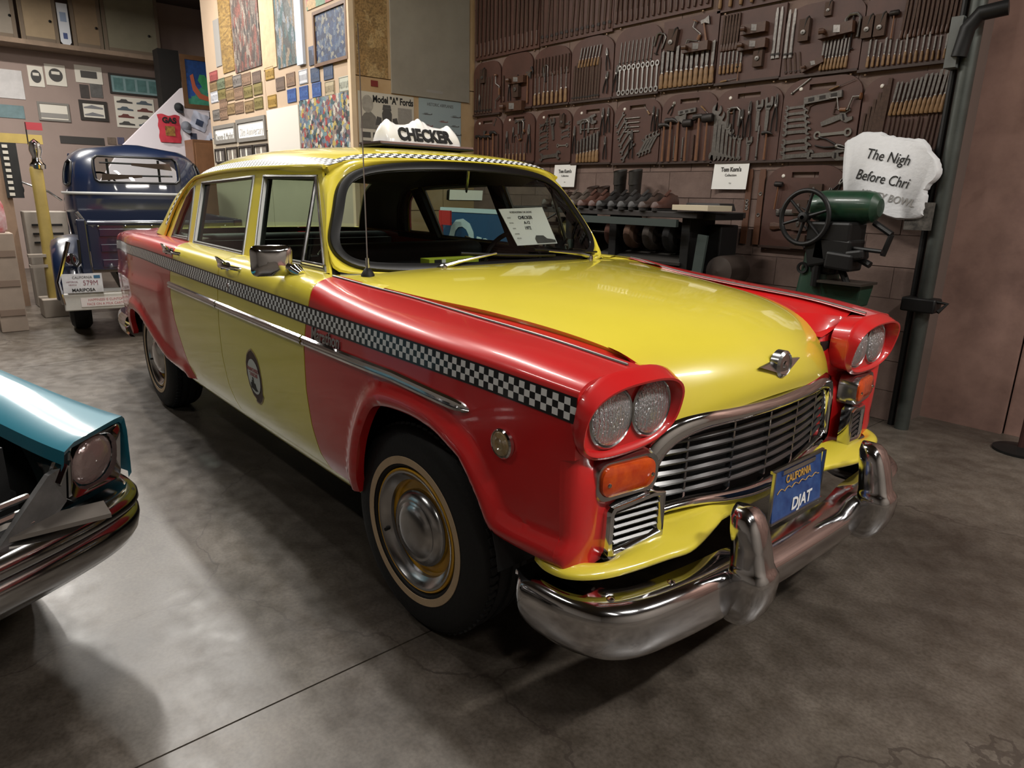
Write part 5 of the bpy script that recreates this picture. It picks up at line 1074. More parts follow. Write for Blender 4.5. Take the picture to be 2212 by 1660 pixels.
MB().box((0, 0, H/2), (.42, wdth, H)).build('carcass', mat('brown cabinet', '#7a5335', rough=.5, noise=.25, nscale=5), t, smooth=False, bevel=.006); MB().box((.216, 0, H*.5), (.012, wdth-.06, H-.10)).build('door_panel', mat('brown cabinet door', '#8a6040', rough=.5, noise=.25, nscale=5), t, smooth=False, bevel=.004)
# ================================================================== TOOL BOARDS
YT = WT-.018
boardm = mat('brown tool board', '#51332A', rough=.55, noise=.25, nscale=4, color2='#40271F'); ledgem = mat('dark ledge', '#33231C', rough=.6)
steel = mat('worn tool steel', '#77736F', rough=.42, metal=.85, noise=.4, nscale=18); rust = mat('rusty steel', '#4E3B31', rough=.65, metal=.5, noise=.4, nscale=25); darksteel = mat('dark tool steel', '#2E2A28', rough=.5, metal=.6); brightsteel = mat('bright steel', '#A6A4A0', rough=.3, metal=.9)
hick = mat('hickory handle', '#6E4526', rough=.5, noise=.3, nscale=10); beech = mat('pale wood handle', '#7F603C', rough=.5, noise=.3, nscale=12); darkwood = mat('dark wood handle', '#4C3020', rough=.5, noise=.3, nscale=12)
ORD = ['', 'first', 'second', 'third', 'fourth', 'fifth', 'sixth', 'seventh', 'eighth', 'ninth', 'tenth', 'eleventh', 'twelfth', 'thirteenth', 'fourteenth', 'fifteenth', 'sixteenth', 'seventeenth', 'eighteenth', 'nineteenth', 'twentieth', 'twenty-first', 'twenty-second', 'twenty-third', 'twenty-fourth', 'twenty-fifth']
# tool shapes: unit length along z (0..1), lying on y=0 and standing out to -y; (part name, mesh) lists
def jaw(cx, cz, r, a0, gap, n=14):
    """open-ended jaw outline pointing along a0"""
    L = []
    for i in range(n+1):
        a = a0+gap+(2*math.pi-2*gap)*i/n; L.append((cx+r*math.cos(a), cz+r*math.sin(a)))
    ca, sa = math.cos(a0), math.sin(a0); L.append((cx-r*.15*ca+r*.42*sa, cz-r*.15*sa-r*.42*ca)); L.append((cx-r*.15*ca-r*.42*sa, cz-r*.15*sa+r*.42*ca)); return L
TP = {}
def tool_parts(kind):
    if kind in TP: return TP[kind]
    out = []
    def P(name, mb, m, **kw): out.append((name, mb.mesh(name, m, **kw)))
    if kind in ('wrench', 'bigwrench'):
        w_ = .045; P('shaft', MB().prism([(-w_, .12), (w_, .12), (w_*.8, .5), (w_, .88), (-w_, .88), (-w_*.8, .5)], -.045, 0), steel, smooth=False)
        P('jaw', MB().prism(jaw(0, .90, .10, math.radians(75), .5), -.055, 0), steel, smooth=False); P('jaw', MB().prism(jaw(0, .10, .09, math.radians(-105), .5), -.055, 0), steel, smooth=False)
    elif kind == 'ringwrench':
        P('shaft', MB().prism([(-.04, .14), (.04, .14), (.032, .5), (.04, .86), (-.04, .86), (-.032, .5)], -.045, 0), brightsteel, smooth=False)
        for z in (.9, .1): P('ring', MB().lathe([(.055, 0), (.10, 0), (.10, .05), (.055, .05), (.055, 0)], (0, 0, z), 'y', 16, -1), brightsteel)
    elif kind == 'adjustable':
        P('handle', MB().prism([(-.04, 0), (.04, 0), (.055, .3), (.05, .66), (-.05, .66), (-.055, .3)], -.05, 0), steel, smooth=False); P('jaw', MB().prism([(-.06, .64), (.07, .64), (.15, .78), (.14, .98), (.08, 1.0), (.06, .84), (-.02, .82), (-.04, .98), (-.10, .96), (-.09, .76)], -.06, 0), steel, smooth=False); P('screw', MB().tube([(-.03, -.06, .73), (.09, -.06, .73)], .03, 8), darksteel)
    elif kind in ('hammer', 'mallet', 'hatchet'):
        P('handle', MB().tube([(0, -.06, 0), (0, -.06, .3), (0, -.06, .6), (0, -.06, .9)], [.055, .048, .038, .042], 8, sx=.75), hick)
        if kind == 'hammer': P('head', MB().tube([(-.20, -.06, .90), (-.13, -.06, .91), (-.06, -.06, .92), (.06, -.06, .92), (.16, -.06, .90), (.27, -.06, .85)], [.075, .07, .05, .055, .045, .012], 8), darksteel)
        elif kind == 'mallet': P('head', MB().tube([(-.24, -.06, .9), (-.20, -.06, .9), (.20, -.06, .9), (.24, -.06, .9)], [.08, .10, .10, .08], 10), darksteel)
        else: P('head', MB().prism([(-.10, .86), (.08, .84), (.24, .74), (.26, 1.0), (.08, .96), (-.10, .97)], -.09, -.03), steel, smooth=False)
    elif kind in ('chisel', 'screwdriver', 'awl'):
        P('handle', MB().lathe([(.001, 0), (.05, .005), (.062, .08), (.05, .2), (.055, .32), (.035, .40), (.001, .40)], (0, -.065, 0), 'z', 10), beech); P('ferrule', MB().lathe([(.034, .385), (.032, .43), (.02, .43)], (0, -.065, 0), 'z', 10), brightsteel)
        bl = {'chisel': MB().prism([(-.02, .42), (.02, .42), (.035, .55), (.035, 1.0), (-.035, .97), (-.035, .55)], -.08, -.05), 'screwdriver': MB().tube([(0, -.065, .4), (0, -.065, .95), (0, -.065, 1.0)], [.016, .016, .022], 8, sx=.7), 'awl': MB().tube([(0, -.065, .4), (0, -.065, .75), (0, -.065, 1.0)], [.018, .014, .003], 8)}[kind]; P('blade', bl, steel, smooth=False)
    elif kind == 'file':
        P('tang_handle', MB().lathe([(.001, 0), (.035, .01), (.042, .08), (.028, .2), (.001, .21)], (0, -.045, 0), 'z', 8), darkwood); P('file_blade', MB().prism([(-.026, .2), (.026, .2), (.03, .6), (.022, 1.0), (-.022, 1.0), (-.03, .6)], -.06, -.025), rust, smooth=False)
    elif kind in ('rod', 'bar'):
        P('shaft', MB().tube([(0, -.03, 0), (0, -.03, .08), (0, -.03, .9), (0, -.03, 1.0)], [.028, .022, .022, .012], 8), rust if kind == 'rod' else steel)
        P('collar', MB().tube([(0, -.03, .06), (0, -.03, .10)], .034, 8), darksteel)
    elif kind == 'pliers':
        for s in (-1, 1): P('handle', MB().tube([(s*.16, -.05, 0), (s*.15, -.05, .3), (s*.06, -.05, .58), (-s*.03, -.05, .72)], [.030, .034, .036, .04], 8), darksteel)
        for s in (-1, 1): P('jaw', MB().tube([(s*.04, -.05, .66), (s*.06, -.05, .8), (s*.025, -.05, 1.0)], [.05, .045, .02], 8), steel)
        P('pivot', MB().lathe([(.05, 0), (.045, .03), (.001, .035)], (0, -.07, .68), 'y', 10, -1), brightsteel)
    elif kind == 'coping':
        P('frame', MB().tube([(-.30, -.03, .35), (-.28, -.03, .65), (-.05, -.03, .85), (.35, -.03, .95), (.35, -.03, .40)], .020, 8), rust); P('handle', MB().tube([(.36, -.03, .62), (.50, -.03, .60), (.60, -.03, .5), (.48, -.03, .40), (.36, -.03, .42)], .022, 8), rust)
    elif kind == 'level':
        P('body', MB().box((0, -.05, .5), (.17, .10, 1)), steel, smooth=False)
        for z in (.2, .5, .8): P('vial_window', MB().box((0, -.102, z), (.09, .01, .16)), darksteel, smooth=False)
    elif kind == 'plane':
        P('sole', MB().box((0, -.12, .5), (.22, .24, 1)), darkwood, smooth=False); P('tote', MB().tube([(0, -.24, .2), (0, -.40, .22), (0, -.42, .12)], .06, 8), darkwood); P('iron', MB().box((0, -.30, .58), (.14, .20, .03), Matrix.Rotation(.7, 3, 'X')), steel, smooth=False)
    elif kind == 'clamp':
        P('clamp_frame', MB().tube([(-.22, -.05, .35), (-.24, -.05, .9), (-.12, -.05, 1.0), (.12, -.05, 1.0), (.24, -.05, .9), (.22, -.05, .35)], .05, 8), steel); P('screw', MB().tube([(0, -.05, 0), (0, -.05, .95)], .03, 8), darksteel); P('tommy_bar', MB().tube([(-.12, -.05, .05), (.12, -.05, .05)], .018, 6), darksteel)
    elif kind == 'brace':
        P('crank', MB().tube([(0, -.04, 0), (0, -.04, .25), (.30, -.04, .35), (.30, -.04, .65), (0, -.04, .75), (0, -.04, 1.0)], .026, 8), steel); P('grip', MB().tube([(.30, -.04, .40), (.30, -.04, .60)], .05, 8), hick); P('pad', MB().lathe([(.09, 0), (.08, .04), (.001, .05)], (0, -.04, .98), 'z', 10), hick)
    elif kind == 'block':
        P('tool_body', MB().box((0, -.10, .5), (.42, .20, .9)), rust, smooth=False); P('tool_arm', MB().tube([(0, -.14, .5), (.1, -.16, .95), (.18, -.16, 1.0)], .06, 8), darksteel); P('tool_knob', MB().lathe([(.10, 0), (.10, .05), (.02, .06)], (0, -.2, .4), 'y', 12, -1), steel)
    TP[kind] = out; return out
TN = {'wrench': ('open_end_wrench', 'open-end wrench', 'wrench'), 'bigwrench': ('open_end_wrench', 'big open-end wrench', 'wrench'), 'ringwrench': ('ring_wrench', 'bright ring wrench', 'wrench'), 'adjustable': ('adjustable_wrench', 'adjustable wrench', 'wrench'), 'hammer': ('hammer', 'hammer with wooden handle', 'hammer'), 'mallet': ('mallet', 'mallet with wooden handle', 'mallet'), 'hatchet': ('hatchet', 'hatchet with wooden handle', 'hatchet'), 'chisel': ('wood_chisel', 'wood-handled chisel', 'chisel'), 'screwdriver': ('screwdriver', 'wood-handled screwdriver', 'screwdriver'), 'awl': ('awl', 'wood-handled awl', 'awl'), 'file': ('metal_file', 'rusty file', 'file'), 'rod': ('steel_rod', 'rusty steel rod', 'rod'), 'bar': ('steel_bar', 'worn steel bar', 'bar'), 'pliers': ('pliers', 'pliers', 'pliers'), 'coping': ('coping_saw', 'bent-frame coping saw', 'saw'), 'level': ('spirit_level', 'steel spirit level', 'level'), 'plane': ('hand_plane', 'wooden hand plane', 'plane'), 'clamp': ('c_clamp', 'steel clamp', 'clamp'), 'brace': ('hand_brace', 'hand brace drill', 'drill'), 'block': ('old_tool', 'bulky old tool', 'tool')}
pinm = mat('white pin', '#D8D2C8', rough=.5); screwm = mat('brass screw', '#8d7660', rough=.4, metal=.6)
def rounded_top(w_, h_, rx, rz, n=8):
    L = [(-w_/2, 0), (w_/2, 0)]
    L += [(w_/2-rx+rx*math.cos(a), h_-rz+rz*math.sin(a)) for a in np.linspace(0, math.pi/2, n+1)]; L += [(-w_/2+rx-rx*math.sin(a), h_-rz+rz*math.cos(a)) for a in np.linspace(0, math.pi/2, n+1)]; return L
NT = 0
def board(px, desc, place, tools, slot=True, pin=True, ledge=True, rnd=.28):
    """px: left,right,top,bottom pixels; desc labels the board; place ends its tools' labels; tools: (kind, fx, fz, length fraction of height, angle deg, width scale)"""
    global NT
    u0, u1, v0, v1 = px; um, vm = (u0+u1)/2, (v0+v1)/2
    x0, x1 = at(u0, vm, 'y', YT)[0], at(u1, vm, 'y', YT)[0]; z1, z0 = at(um, v0, 'y', YT)[2], at(um, v1, 'y', YT)[2]; w_, h_ = x1-x0-.008, z1-z0
    t = thing('tool_board', desc, 'tool board', ((x0+x1)/2, YT, z0), 0, 'brown tool boards on the block wall')
    outl = rounded_top(w_, h_, w_*rnd, h_*.22) if rnd else [(-w_/2, 0), (w_/2, 0), (w_/2, h_), (-w_/2, h_)]
    mb = MB()
    if slot:
        hole = [(-w_*.17, h_*.86), (w_*.17, h_*.86), (w_*.17, h_*.925), (-w_*.17, h_*.925)]
        pts, fs, loops = cdt(outl, .5, [hole], edge=.5); mb.add([(a, -.018, b) for a, b in pts], fs)
        for Lp in loops: mb.grid([[(a, -.018, b) for a, b in list(Lp)+[Lp[0]]], [(a, .0, b) for a, b in list(Lp)+[Lp[0]]]])
    else: mb.prism(outl, -.018, 0)
    mb.build('panel', boardm, t, smooth=False)
    if ledge: MB().box((0, -.0245, .009), (w_+.004, .013, .016)).build('ledge', ledgem, t, smooth=False)
    if pin: MB().lathe([(.013, 0), (.010, .006), (.001, .008)], (-w_*.28, -.018, h_*.88), 'y', 10, -1).build('white_tag', pinm, t)
    for sx in (-.42, .42): MB().lathe([(.009, 0), (.006, .005), (.001, .006)], (sx*w_, -.006, -.012), 'y', 8, -1).build('fixing_screw', screwm, t)
    order = sorted(tools, key=lambda q: (q[0], q[1]-q[2]*.01)); k = {}
    for kind, fx, fz, ln, ang, ws in order:
        k[kind] = k.get(kind, 0)+1; nm, dsc, cat = TN[kind]; n = sum(1 for q in tools if q[0] == kind)
        L = min(ln*1.12, 1.0)*h_; o = thing(nm, ('%s on the %s' % (dsc, place)) if n == 1 else ('%s %s from the left on the %s' % (ORD[min(k[kind], 25)], dsc, place)), cat, ((x0+x1)/2+fx*w_/2, YT-.0185, z0+fz*h_), 0, 'tools on the boards')
        o.rotation_euler = (0, math.radians(ang), 0); kf = {'chisel': .95, 'screwdriver': 1.0, 'file': 1.15, 'rod': 1.35, 'ringwrench': .95, 'hammer': .85, 'mallet': .7, 'hatchet': .9, 'pliers': 1.0}.get(kind, 1.25); sy = min(L, .22); o.scale = (L*ws*kf, sy, L)
        o.location.y -= sy*{'hammer': .03, 'mallet': .05, 'pliers': .0, 'brace': .05, 'adjustable': .0, 'clamp': .0}.get(kind, 0)
        for pn, me in tool_parts(kind): obj(pn, me, o)
        NT += 1
    return t
def row(kind, n, a, b, fz, ln, ang=0, ws=1, dl=0.0, jit=0.0, seed=1):
    r = random.Random(seed); return [(kind, a+(b-a)*i/max(1, n-1), fz, ln+dl*i/max(1, n-1)+r.uniform(-jit, jit), ang+r.uniform(-jit, jit)*40, ws) for i in range(n)]
# bottom row
board((1026, 1087, 254, 352), 'small tool board at the left end of the bottom row', 'leftmost board of the bottom row', [('hammer', -.55, .06, .52, 0, .9), ('hammer', -.2, .06, .5, 0, .9), ('hammer', .15, .06, .5, 0, .9), ('hammer', .5, .06, .58, 0, .9), ('file', .8, .06, .5, 0, 1), ('hatchet', .55, .62, .36, -90, 1), ('rod', -.85, .60, .3, 90, 1), ('wrench', .45, .80, .16, 30, 1)])
board((1089, 1158, 245, 353), 'second tool board of the bottom row, with dark pliers', 'second board of the bottom row', [('brace', -.2, .55, .3, 75, 1), ('pliers', -.7, .30, .32, 0, .7), ('pliers', -.3, .42, .28, 0, .7), ('pliers', .7, .20, .5, 0, .6), ('clamp', .2, .45, .35, 0, .7)]+row('screwdriver', 6, -.75, .45, .05, .32, 0, 1.1, seed=2)+[('wrench', -.25, .84, .3, 90, 1)])
board((1160, 1237, 238, 355), 'tool board with small wrenches in two columns, third of the bottom row', 'third board of the bottom row', [('wrench', -.8, .72-.11*i, .25, 80, 1.3) for i in range(5)]+[('wrench', .45, .70-.11*i, .22, 80, 1.3) for i in range(3)]+[('ringwrench', .25, .34, .28, 90, 1.2), ('bigwrench', -.75, .13, .55, 86, 1.1), ('adjustable', .05, .45, .36, -8, 1.1), ('pliers', -.5, .62, .24, 20, 1), ('block', .55, .66, .22, 0, 1)])
board((1239, 1326, 227, 356), 'tool board with a clamp and wood chisels, fourth of the bottom row', 'fourth board of the bottom row', row('chisel', 7, -.65, .35, .04, .34, 0, 1.4, .12, seed=3)+[('clamp', -.35, .42, .30, 0, 1), ('adjustable', -.75, .72, .42, 82, 1.1), ('rod', -.2, .44, .30, 0, 1), ('rod', .1, .44, .36, 0, 1), ('pliers', .55, .48, .40, 0, .6), ('pliers', .8, .52, .36, 0, .6), ('pliers', -.85, .20, .42, 0, .5), ('pliers', .72, .08, .34, 0, .6), ('bar', -.5, .60, .36, 90, 1)])
board((1328, 1429, 217, 356), 'tool board with slanted wrenches, fifth of the bottom row', 'fifth board of the bottom row', [('wrench', -.9+.07*i, .60-.11*i, .26+.02*i, 38, 1) for i in range(6)]+[('wrench', .15+.14*i, .12-.0*i+.02*i, .34, 32, 1) for i in range(4)]+[('bar', -.55, .73-.07*i, .30, 90, 1.2) for i in range(4)]+[('pliers', -.15, .10, .40, 0, .6), ('pliers', .72, .50, .34, 0, .5), ('pliers', .88, .50, .30, 0, .5), ('awl', .55, .76, .18, -40, 1), ('wrench', .3, .40, .20, 140, 1)])
board((1430, 1550, 202, 354), 'tool board with a row of hammers, sixth of the bottom row', 'sixth board of the bottom row', [('hammer', -.82, .04, .52, 0, .9), ('hammer', -.58, .04, .58, 0, .9), ('hatchet', -.32, .04, .60, 0, .9), ('mallet', .05, .04, .53, 0, .8), ('hammer', .45, .04, .60, 0, .9), ('mallet', .75, .04, .58, 0, .8), ('bar', -.42, .05, .32, 0, 1.2), ('bar', -.12, .05, .30, 0, 1.2), ('file', .28, .05, .32, 0, 1), ('level', -.35, .73, .28, 85, .9), ('pliers', -.72, .72, .18, 28, 1), ('screwdriver', .45, .80, .26, 130, .7)])
board((1545, 1689, 189, 353), 'tool board with a fan of long wrenches, seventh of the bottom row', 'seventh board of the bottom row', [('wrench', -.93+.13*i, .03, .70-.075*i, 0, .8) for i in range(7)]+[('pliers', -.12, .34, .34, 0, .6), ('pliers', .10, .34, .42, 0, .5), ('adjustable', .35, .42, .36, 0, .9), ('adjustable', .62, .38, .42, 0, .8), ('pliers', .85, .40, .42, 0, .5), ('clamp', -.38, .36, .34, 0, .8), ('adjustable', .15, .04, .28, 0, 1), ('hammer', .68, .04, .34, 0, 1), ('bar', .42, .04, .40, 0, 1), ('wrench', -.12, .04, .30, 0, 1), ('brace', -.62, .74, .14, 90, 1)])
board((1690, 1858, 167, 349), 'tool board with a spirit level and a column of wrenches, eighth of the bottom row', 'board with the spirit level', [('wrench', -.93, .66-.075*i, .27+.02*i, 88, 1) for i in range(5)]+[('bigwrench', -.93, .24, .36, 87, 1), ('bigwrench', -.93, .15, .38, 87, 1), ('bigwrench', -.93, .06, .42, 87, 1.1), ('level', -.40, .73, .42, 84, .8), ('coping', -.02, .46, .26, 8, 1.4), ('brace', .25, .74, .34, 92, 1), ('adjustable', .10, .44, .34, 72, 1.3), ('ringwrench', -.05, .31, .42, 87, 1.1), ('pliers', .05, .24, .36, 104, .8), ('adjustable', -.05, .07, .38, 88, 1), ('bar', -.80, .83, .26, 55, 1.5), ('screwdriver', .2, .83, .28, 72, .6)])
board((1860, 2043, 160, 345), 'wide tool board at the right end of the bottom row behind the pale plaque', 'rightmost board of the bottom row', row('file', 6, -.92, -.45, .10, .42, 3, 1, .35, seed=5)+row('chisel', 12, -.25, .92, .52, .34, 6, 1, .1, .02, seed=6)+row('rod', 12, -.28, .92, .06, .40, 4, 1, .0, .03, seed=7), slot=False)
# low board
board((1651, 1822, 358, 541), 'lone tool board hung low behind the green stitching machine', 'low board behind the green machine', [('block', -.15, .10, .18, 90, 1.6), ('block', -.15, .32, .18, 90, 1.6), ('block', -.20, .52, .18, 90, 1.5), ('block', .15, .72, .16, 90, 1.4), ('mallet', -.66, .48, .30, 4, .9), ('file', -.75, .27, .60, 88, 1.6), ('bar', -.62, .44, .55, 88, 2), ('pliers', .55, .30, .40, 10, .8), ('pliers', .70, .62, .26, 30, .8)])
# middle row
board((1026, 1085, 134, 250), 'left end tool board of the middle row, with a bent brace', 'leftmost board of the middle row', [('brace', .75, .10, .55, 0, .5), ('block', -.2, .60, .25, 0, 1)]+row('rod', 6, -.85, .30, .05, .60, 4, 1.4, seed=8)+[('pliers', -.5, .08, .3, 0, .6)], slot=False, pin=False, rnd=.3)
board((1087, 1154, 116, 238), 'second tool board of the middle row, with wooden planes', 'second board of the middle row', [('plane', -.8, .06, .55, 90, 1), ('plane', -.35, .52, .40, 90, 1), ('block', .1, .20, .35, 0, .8), ('hatchet', .75, .10, .5, 0, .7), ('pliers', -.45, .18, .34, 0, .6), ('file', -.85, .18, .42, 0, 1.2), ('hammer', .4, .55, .3, 70, 1)], slot=False, pin=False)
board((1156, 1235, 101, 230), 'tool board with a dense rack of files, third of the middle row', 'third board of the middle row', row('file', 11, -.9, .9, .52, .28, 3, 1.4, seed=9)+row('screwdriver', 8, -.85, .85, .04, .42, 0, 1.1, .06, .05, seed=10)+[('clamp', -.3, .42, .25, 0, .7)], slot=False, pin=False, rnd=.4)
board((1237, 1328, 80, 220), 'fourth tool board of the middle row, with ringed rods', 'fourth board of the middle row', row('rod', 10, -.85, .35, .04, .50, 2, 1.4, .05, .03, seed=11)+row('chisel', 7, -.6, .3, .55, .28, 12, 1.2, seed=12)+[('pliers', .7, .10, .30, 8, .8), ('pliers', .8, .45, .30, -8, .7)], slot=False, pin=False, rnd=.4)
board((1330, 1431, 58, 208), 'tool board with a row of hanging keys, fifth of the middle row', 'fifth board of the middle row', row('ringwrench', 9, -.70, .90, .03, .40, 0, .9, seed=13)+row('bar', 9, -.75, .6, .48, .30, 4, 1.2, seed=31)+[('clamp', .8, .55, .26, 20, 1), ('pliers', -.9, .10, .35, 6, .7)], slot=False, pin=False, rnd=.3)
board((1433, 1552, 38, 191), 'tool board with a row of pale turned handles, sixth of the middle row', 'sixth board of the middle row', row('chisel', 11, -.92, .92, .03, .52, 0, 1.3, 0, .03, seed=14)+[('brace', -.1, .60, .32, 25, 1.3), ('plane', -.1, .55, .40, 90, 1), ('block', -.65, .55, .3, 10, 1), ('hatchet', .7, .50, .4, -15, 1)], slot=False, pin=False, rnd=0)
board((1554, 1695, 22, 178), 'tool board with a black box plane, seventh of the middle row', 'seventh board of the middle row', row('file', 6, -.88, -.40, .48, .45, 2, 1.2, seed=15)+[('plane', -.22, .72, .36, 90, 1.2), ('plane', -.25, .50, .40, 90, 1), ('bar', .75, .28, .6, 0, 1.3), ('bar', .88, .28, .6, 0, 1.3), ('block', .35, .18, .28, 0, .9)]+row('chisel', 6, -.85, -.2, .16, .28, 0, 1.3, seed=16)+[('screwdriver', -.8, .05, .25, 85, 1), ('hammer', -.25, .03, .2, 0, 1)], slot=False, pin=False, rnd=0)
board((1697, 1866, 4, 163), 'tool board with an oval wooden plane, eighth of the middle row', 'eighth board of the middle row', [('bar', -.92, .3, .6, 0, 1.3), ('bar', -.78, .3, .6, 0, 1.3), ('block', -.45, .48, .3, 0, .9), ('plane', -.02, .55, .44, 86, 1.1), ('clamp', .75, .28, .42, 0, .7)]+row('rod', 4, -.85, -.45, .08, .26, -10, 1.8, seed=17)+row('chisel', 8, .08, .70, .06, .36, 3, 1, seed=18)+[('plane', -.38, .10, .30, 70, 1), ('block', .1, .78, .18, 0, 1)], slot=False, pin=False, rnd=.3)
board((1868, 2076, -14, 146), 'wide tool board at the right end of the middle row', 'rightmost board of the middle row', row('file', 13, -.15, .95, .40, .48, 2, 1, 0, .04, seed=19)+row('chisel', 16, -.80, .92, .06, .32, 0, 1, 0, .04, seed=20)+[('block', -.62, .46, .3, 0, .9), ('mallet', -.35, .42, .34, 0, 1), ('block', -.9, .46, .3, 0, .9)], slot=False, pin=False, rnd=0)
# top row: long files and rods, mostly cut by the frame
board((1030, 1170, -40, 118), 'top row tool board packed with long files at the wall corner', 'leftmost board of the top row', row('file', 15, -.93, .93, .04, .90, 1, .55, 0, .05, seed=21), slot=False, pin=False, rnd=0, ledge=False)
board((1172, 1330, -70, 84), 'second tool board of the top row, rods and bars', 'second board of the top row', row('rod', 14, -.93, .93, .05, .85, 1, .7, 0, .06, seed=22), slot=False, pin=False, rnd=0, ledge=False)
board((1332, 1545, -110, 38), 'third tool board of the top row, dark files in a row', 'third board of the top row', row('file', 17, -.93, .93, .05, .80, 1, .6, 0, .06, seed=23), slot=False, pin=False, rnd=0, ledge=False)
board((1560, 1800, -150, 4), 'fourth tool board of the top row at the frame top', 'fourth board of the top row', row('chisel', 10, -.93, .93, .05, .6, 1, .8, 0, .06, seed=24), slot=False, pin=False, rnd=0, ledge=False)
print('tools', NT)
# ---- paper notices, straps
for px, lb in (((1197, 356, 1243, 404), 'small white Tom Korn\'s Collection notice next to the boots'), ((1541, 348, 1616, 409), 'larger white Tom Korn\'s Collection notice under the tool boards')):
    a0, a1, z0, z1 = box_px(*px, 'y', YT-.03); w_, h_ = a1-a0, z1-z0; t = thing('paper_notice', lb, 'notice', ((a0+a1)/2, YT-.025, z0), 0)
    R = [[(u*w_/2, -.018*max(0, (abs(u)-.72)/.28)**2*(1-j/8), h_*j/8) for u in np.linspace(-1, 1, 9)] for j in range(9)]; mb = MB(); mb.grid(R); mb.grid([[(q[0], q[1]+.0015, q[2]) for q in r] for r in R]); mb.build('sheet', paper, t)
    ltext(t, "Tom Korn's", 0, h_*.70, h_*.21, midink, y=-.0022, sx=.82, bold=.0016); ltext(t, 'Collection', 0, h_*.50, h_*.13, midink, y=-.0022, sx=.9); ltext(t, 'Ojai', 0, h_*.22, h_*.06, greyink, y=-.0022)
for i, px in enumerate(((1604, 366, 1625, 527), (1632, 366, 1651, 529))):
    a0, a1, z0, z1 = box_px(*px, 'y', YT); h_ = z1-z0; t = thing('leather_strap', ('left one of two brown leather straps hung beside the low board, with ring eyelets', 'right one of two brown leather straps hung beside the low board')[i], 'strap', ((a0+a1)/2, YT-.004, z0), 0, 'hanging leather straps')
    w_ = .050; MB().prism([(-w_/2, 0), (w_/2, 0), (w_/2*.85, h_*.86), (w_/2, h_*.9), (w_*.4, h_), (-w_*.4, h_), (-w_/2, h_*.9), (-w_/2*.85, h_*.86)], -.008, 0).build('strap', mat('brown leather', '#5B3926', rough=.55, noise=.25, nscale=9), t, smooth=False)
    for z in ((.48, .53, .58) if i == 0 else (.40, .68)): MB().lathe([(.006, 0), (.014, 0), (.012, .005), (.006, .004)], (0, -.008, h_*z), 'y', 12, -1).build('eyelet', brightsteel, t)
# ================================================================== SHOE BENCH, MACHINE, PLAQUE, PIPE
dkgreen = mat('dark green enamel', '#1F3A2C', rough=.4, noise=.3, nscale=6); blackiron = mat('black iron', '#121212', rough=.5, metal=.3); benchm = mat('dark bench timber', '#2A2523', rough=.6, noise=.3, nscale=5); slate = mat('grey green steel', '#353E3B', rough=.5)
bench = thing('shoe_finishing_bench', 'black shoe repair bench with polishing wheels under a long shelf of shoes', 'workbench', (-1.95, 2.28, 0)); ZS = 1.305
MB().box((-.12, .04, ZS-.02), (2.05, .60, .04)).build('shelf_top', benchm, bench, smooth=False, bevel=.004)
MB().box((.28, -.30, ZS-.075), (1.0, .03, .05)).build('front_rail', slate, bench, smooth=False)
for x in (-1.05, -.35, .12, .78):
    MB().box((x, -.05, (ZS-.04)/2), (.07, .30, ZS-.04)).build('leg', blackiron, bench, smooth=False, bevel=.005)
MB().box((.90, -.20, .86), (.075, .02, .60), Matrix.Rotation(.09, 3, 'Y')).build('green_strut', slate, bench, smooth=False)
MB().box((-.30, -.24, .95), (.06, .02, .22)).build('steel_tab', slate, bench, smooth=False); MB().box((-.15, -.22, 1.22), (.045, .02, .14)).build('steel_tab', slate, bench, smooth=False)
MB().tube([(-.75, -.08, 1.13), (.82, -.08, 1.13)], .018, 10).build('arbor_shaft', steel, bench)
whm = [mat('felt wheel red', '#4A2A20', rough=.9), mat('felt wheel brown', '#5A4234', rough=.9, noise=.3), mat('felt wheel grey', '#3F3833', rough=.9), mat('wheel black', '#141313', rough=.9)]
for i, x in enumerate((.05, .24, .42, .60)):
    MB().lathe([(.02, -.045), (.075, -.045), (.105, -.028), (.112, 0), (.105, .028), (.075, .045), (.06, .035), (.02, .04)], (x, -.08, 1.13), 'x', 24).build('polishing_wheel', whm[i], bench)
MB().lathe([(.02, -.03), (.088, -.03), (.092, 0), (.088, .03), (.02, .03)], (-.44, -.08, 1.13), 'x', 24).build('drive_pulley', mat('cream pulley', '#B09A5A', rough=.6), bench)
MB().lathe([(.015, -.10), (.05, -.10), (.055, .08), (.03, .10), (.015, .10)], (-.62, -.08, 1.13), 'x', 16).build('drum', mat('leather drum', '#6A5345', rough=.7), bench)
MB().box((.36, -.05, .99), (.80, .34, .02), Matrix.Rotation(.25, 3, 'X')).build('dust_tray', mat('tray metal', '#3E3B38', rough=.6, metal=.4), bench, smooth=False)
MB().box((.1, .12, .62), (1.65, .22, 1.20)).build('back_casing', blackiron, bench, smooth=False, bevel=.01)
MB().lathe([(.001, -.02), (.10, 0), (.105, .05), (.105, .22), (.08, .25), (.001, .25)], (1.02, -.12, .92), 'y', 24).build('motor', mat('motor brown', '#3A302A', rough=.6), bench)
MB().box((1.0, 0, .40), (.10, .30, .80)).build('motor_stand', blackiron, bench, smooth=False)
MB().tube([(-.45, -.25, ZS-.05), (-.55, -.28, 1.20), (-.62, -.24, 1.05), (-.60, -.2, .9)], .008, 8).build('power_cord', blackiron, bench)
def cloth(name, label, loc, sz, m):
    R = []
    for i in range(15):
        u = i/14*2-1; R.append([(u*sz[0]/2, v_*sz[1]/2, sz[2]*max(0, (1-u*u))**.5*max(0, 1-v_*v_)**.5*(1+.25*math.sin(9*u+5*v_))) for v_ in np.linspace(-1, 1, 15)])
    mb = MB(); mb.grid(R); o = mb.build(name, m, None); o.location = loc; return tag(o, label, 'cloth')
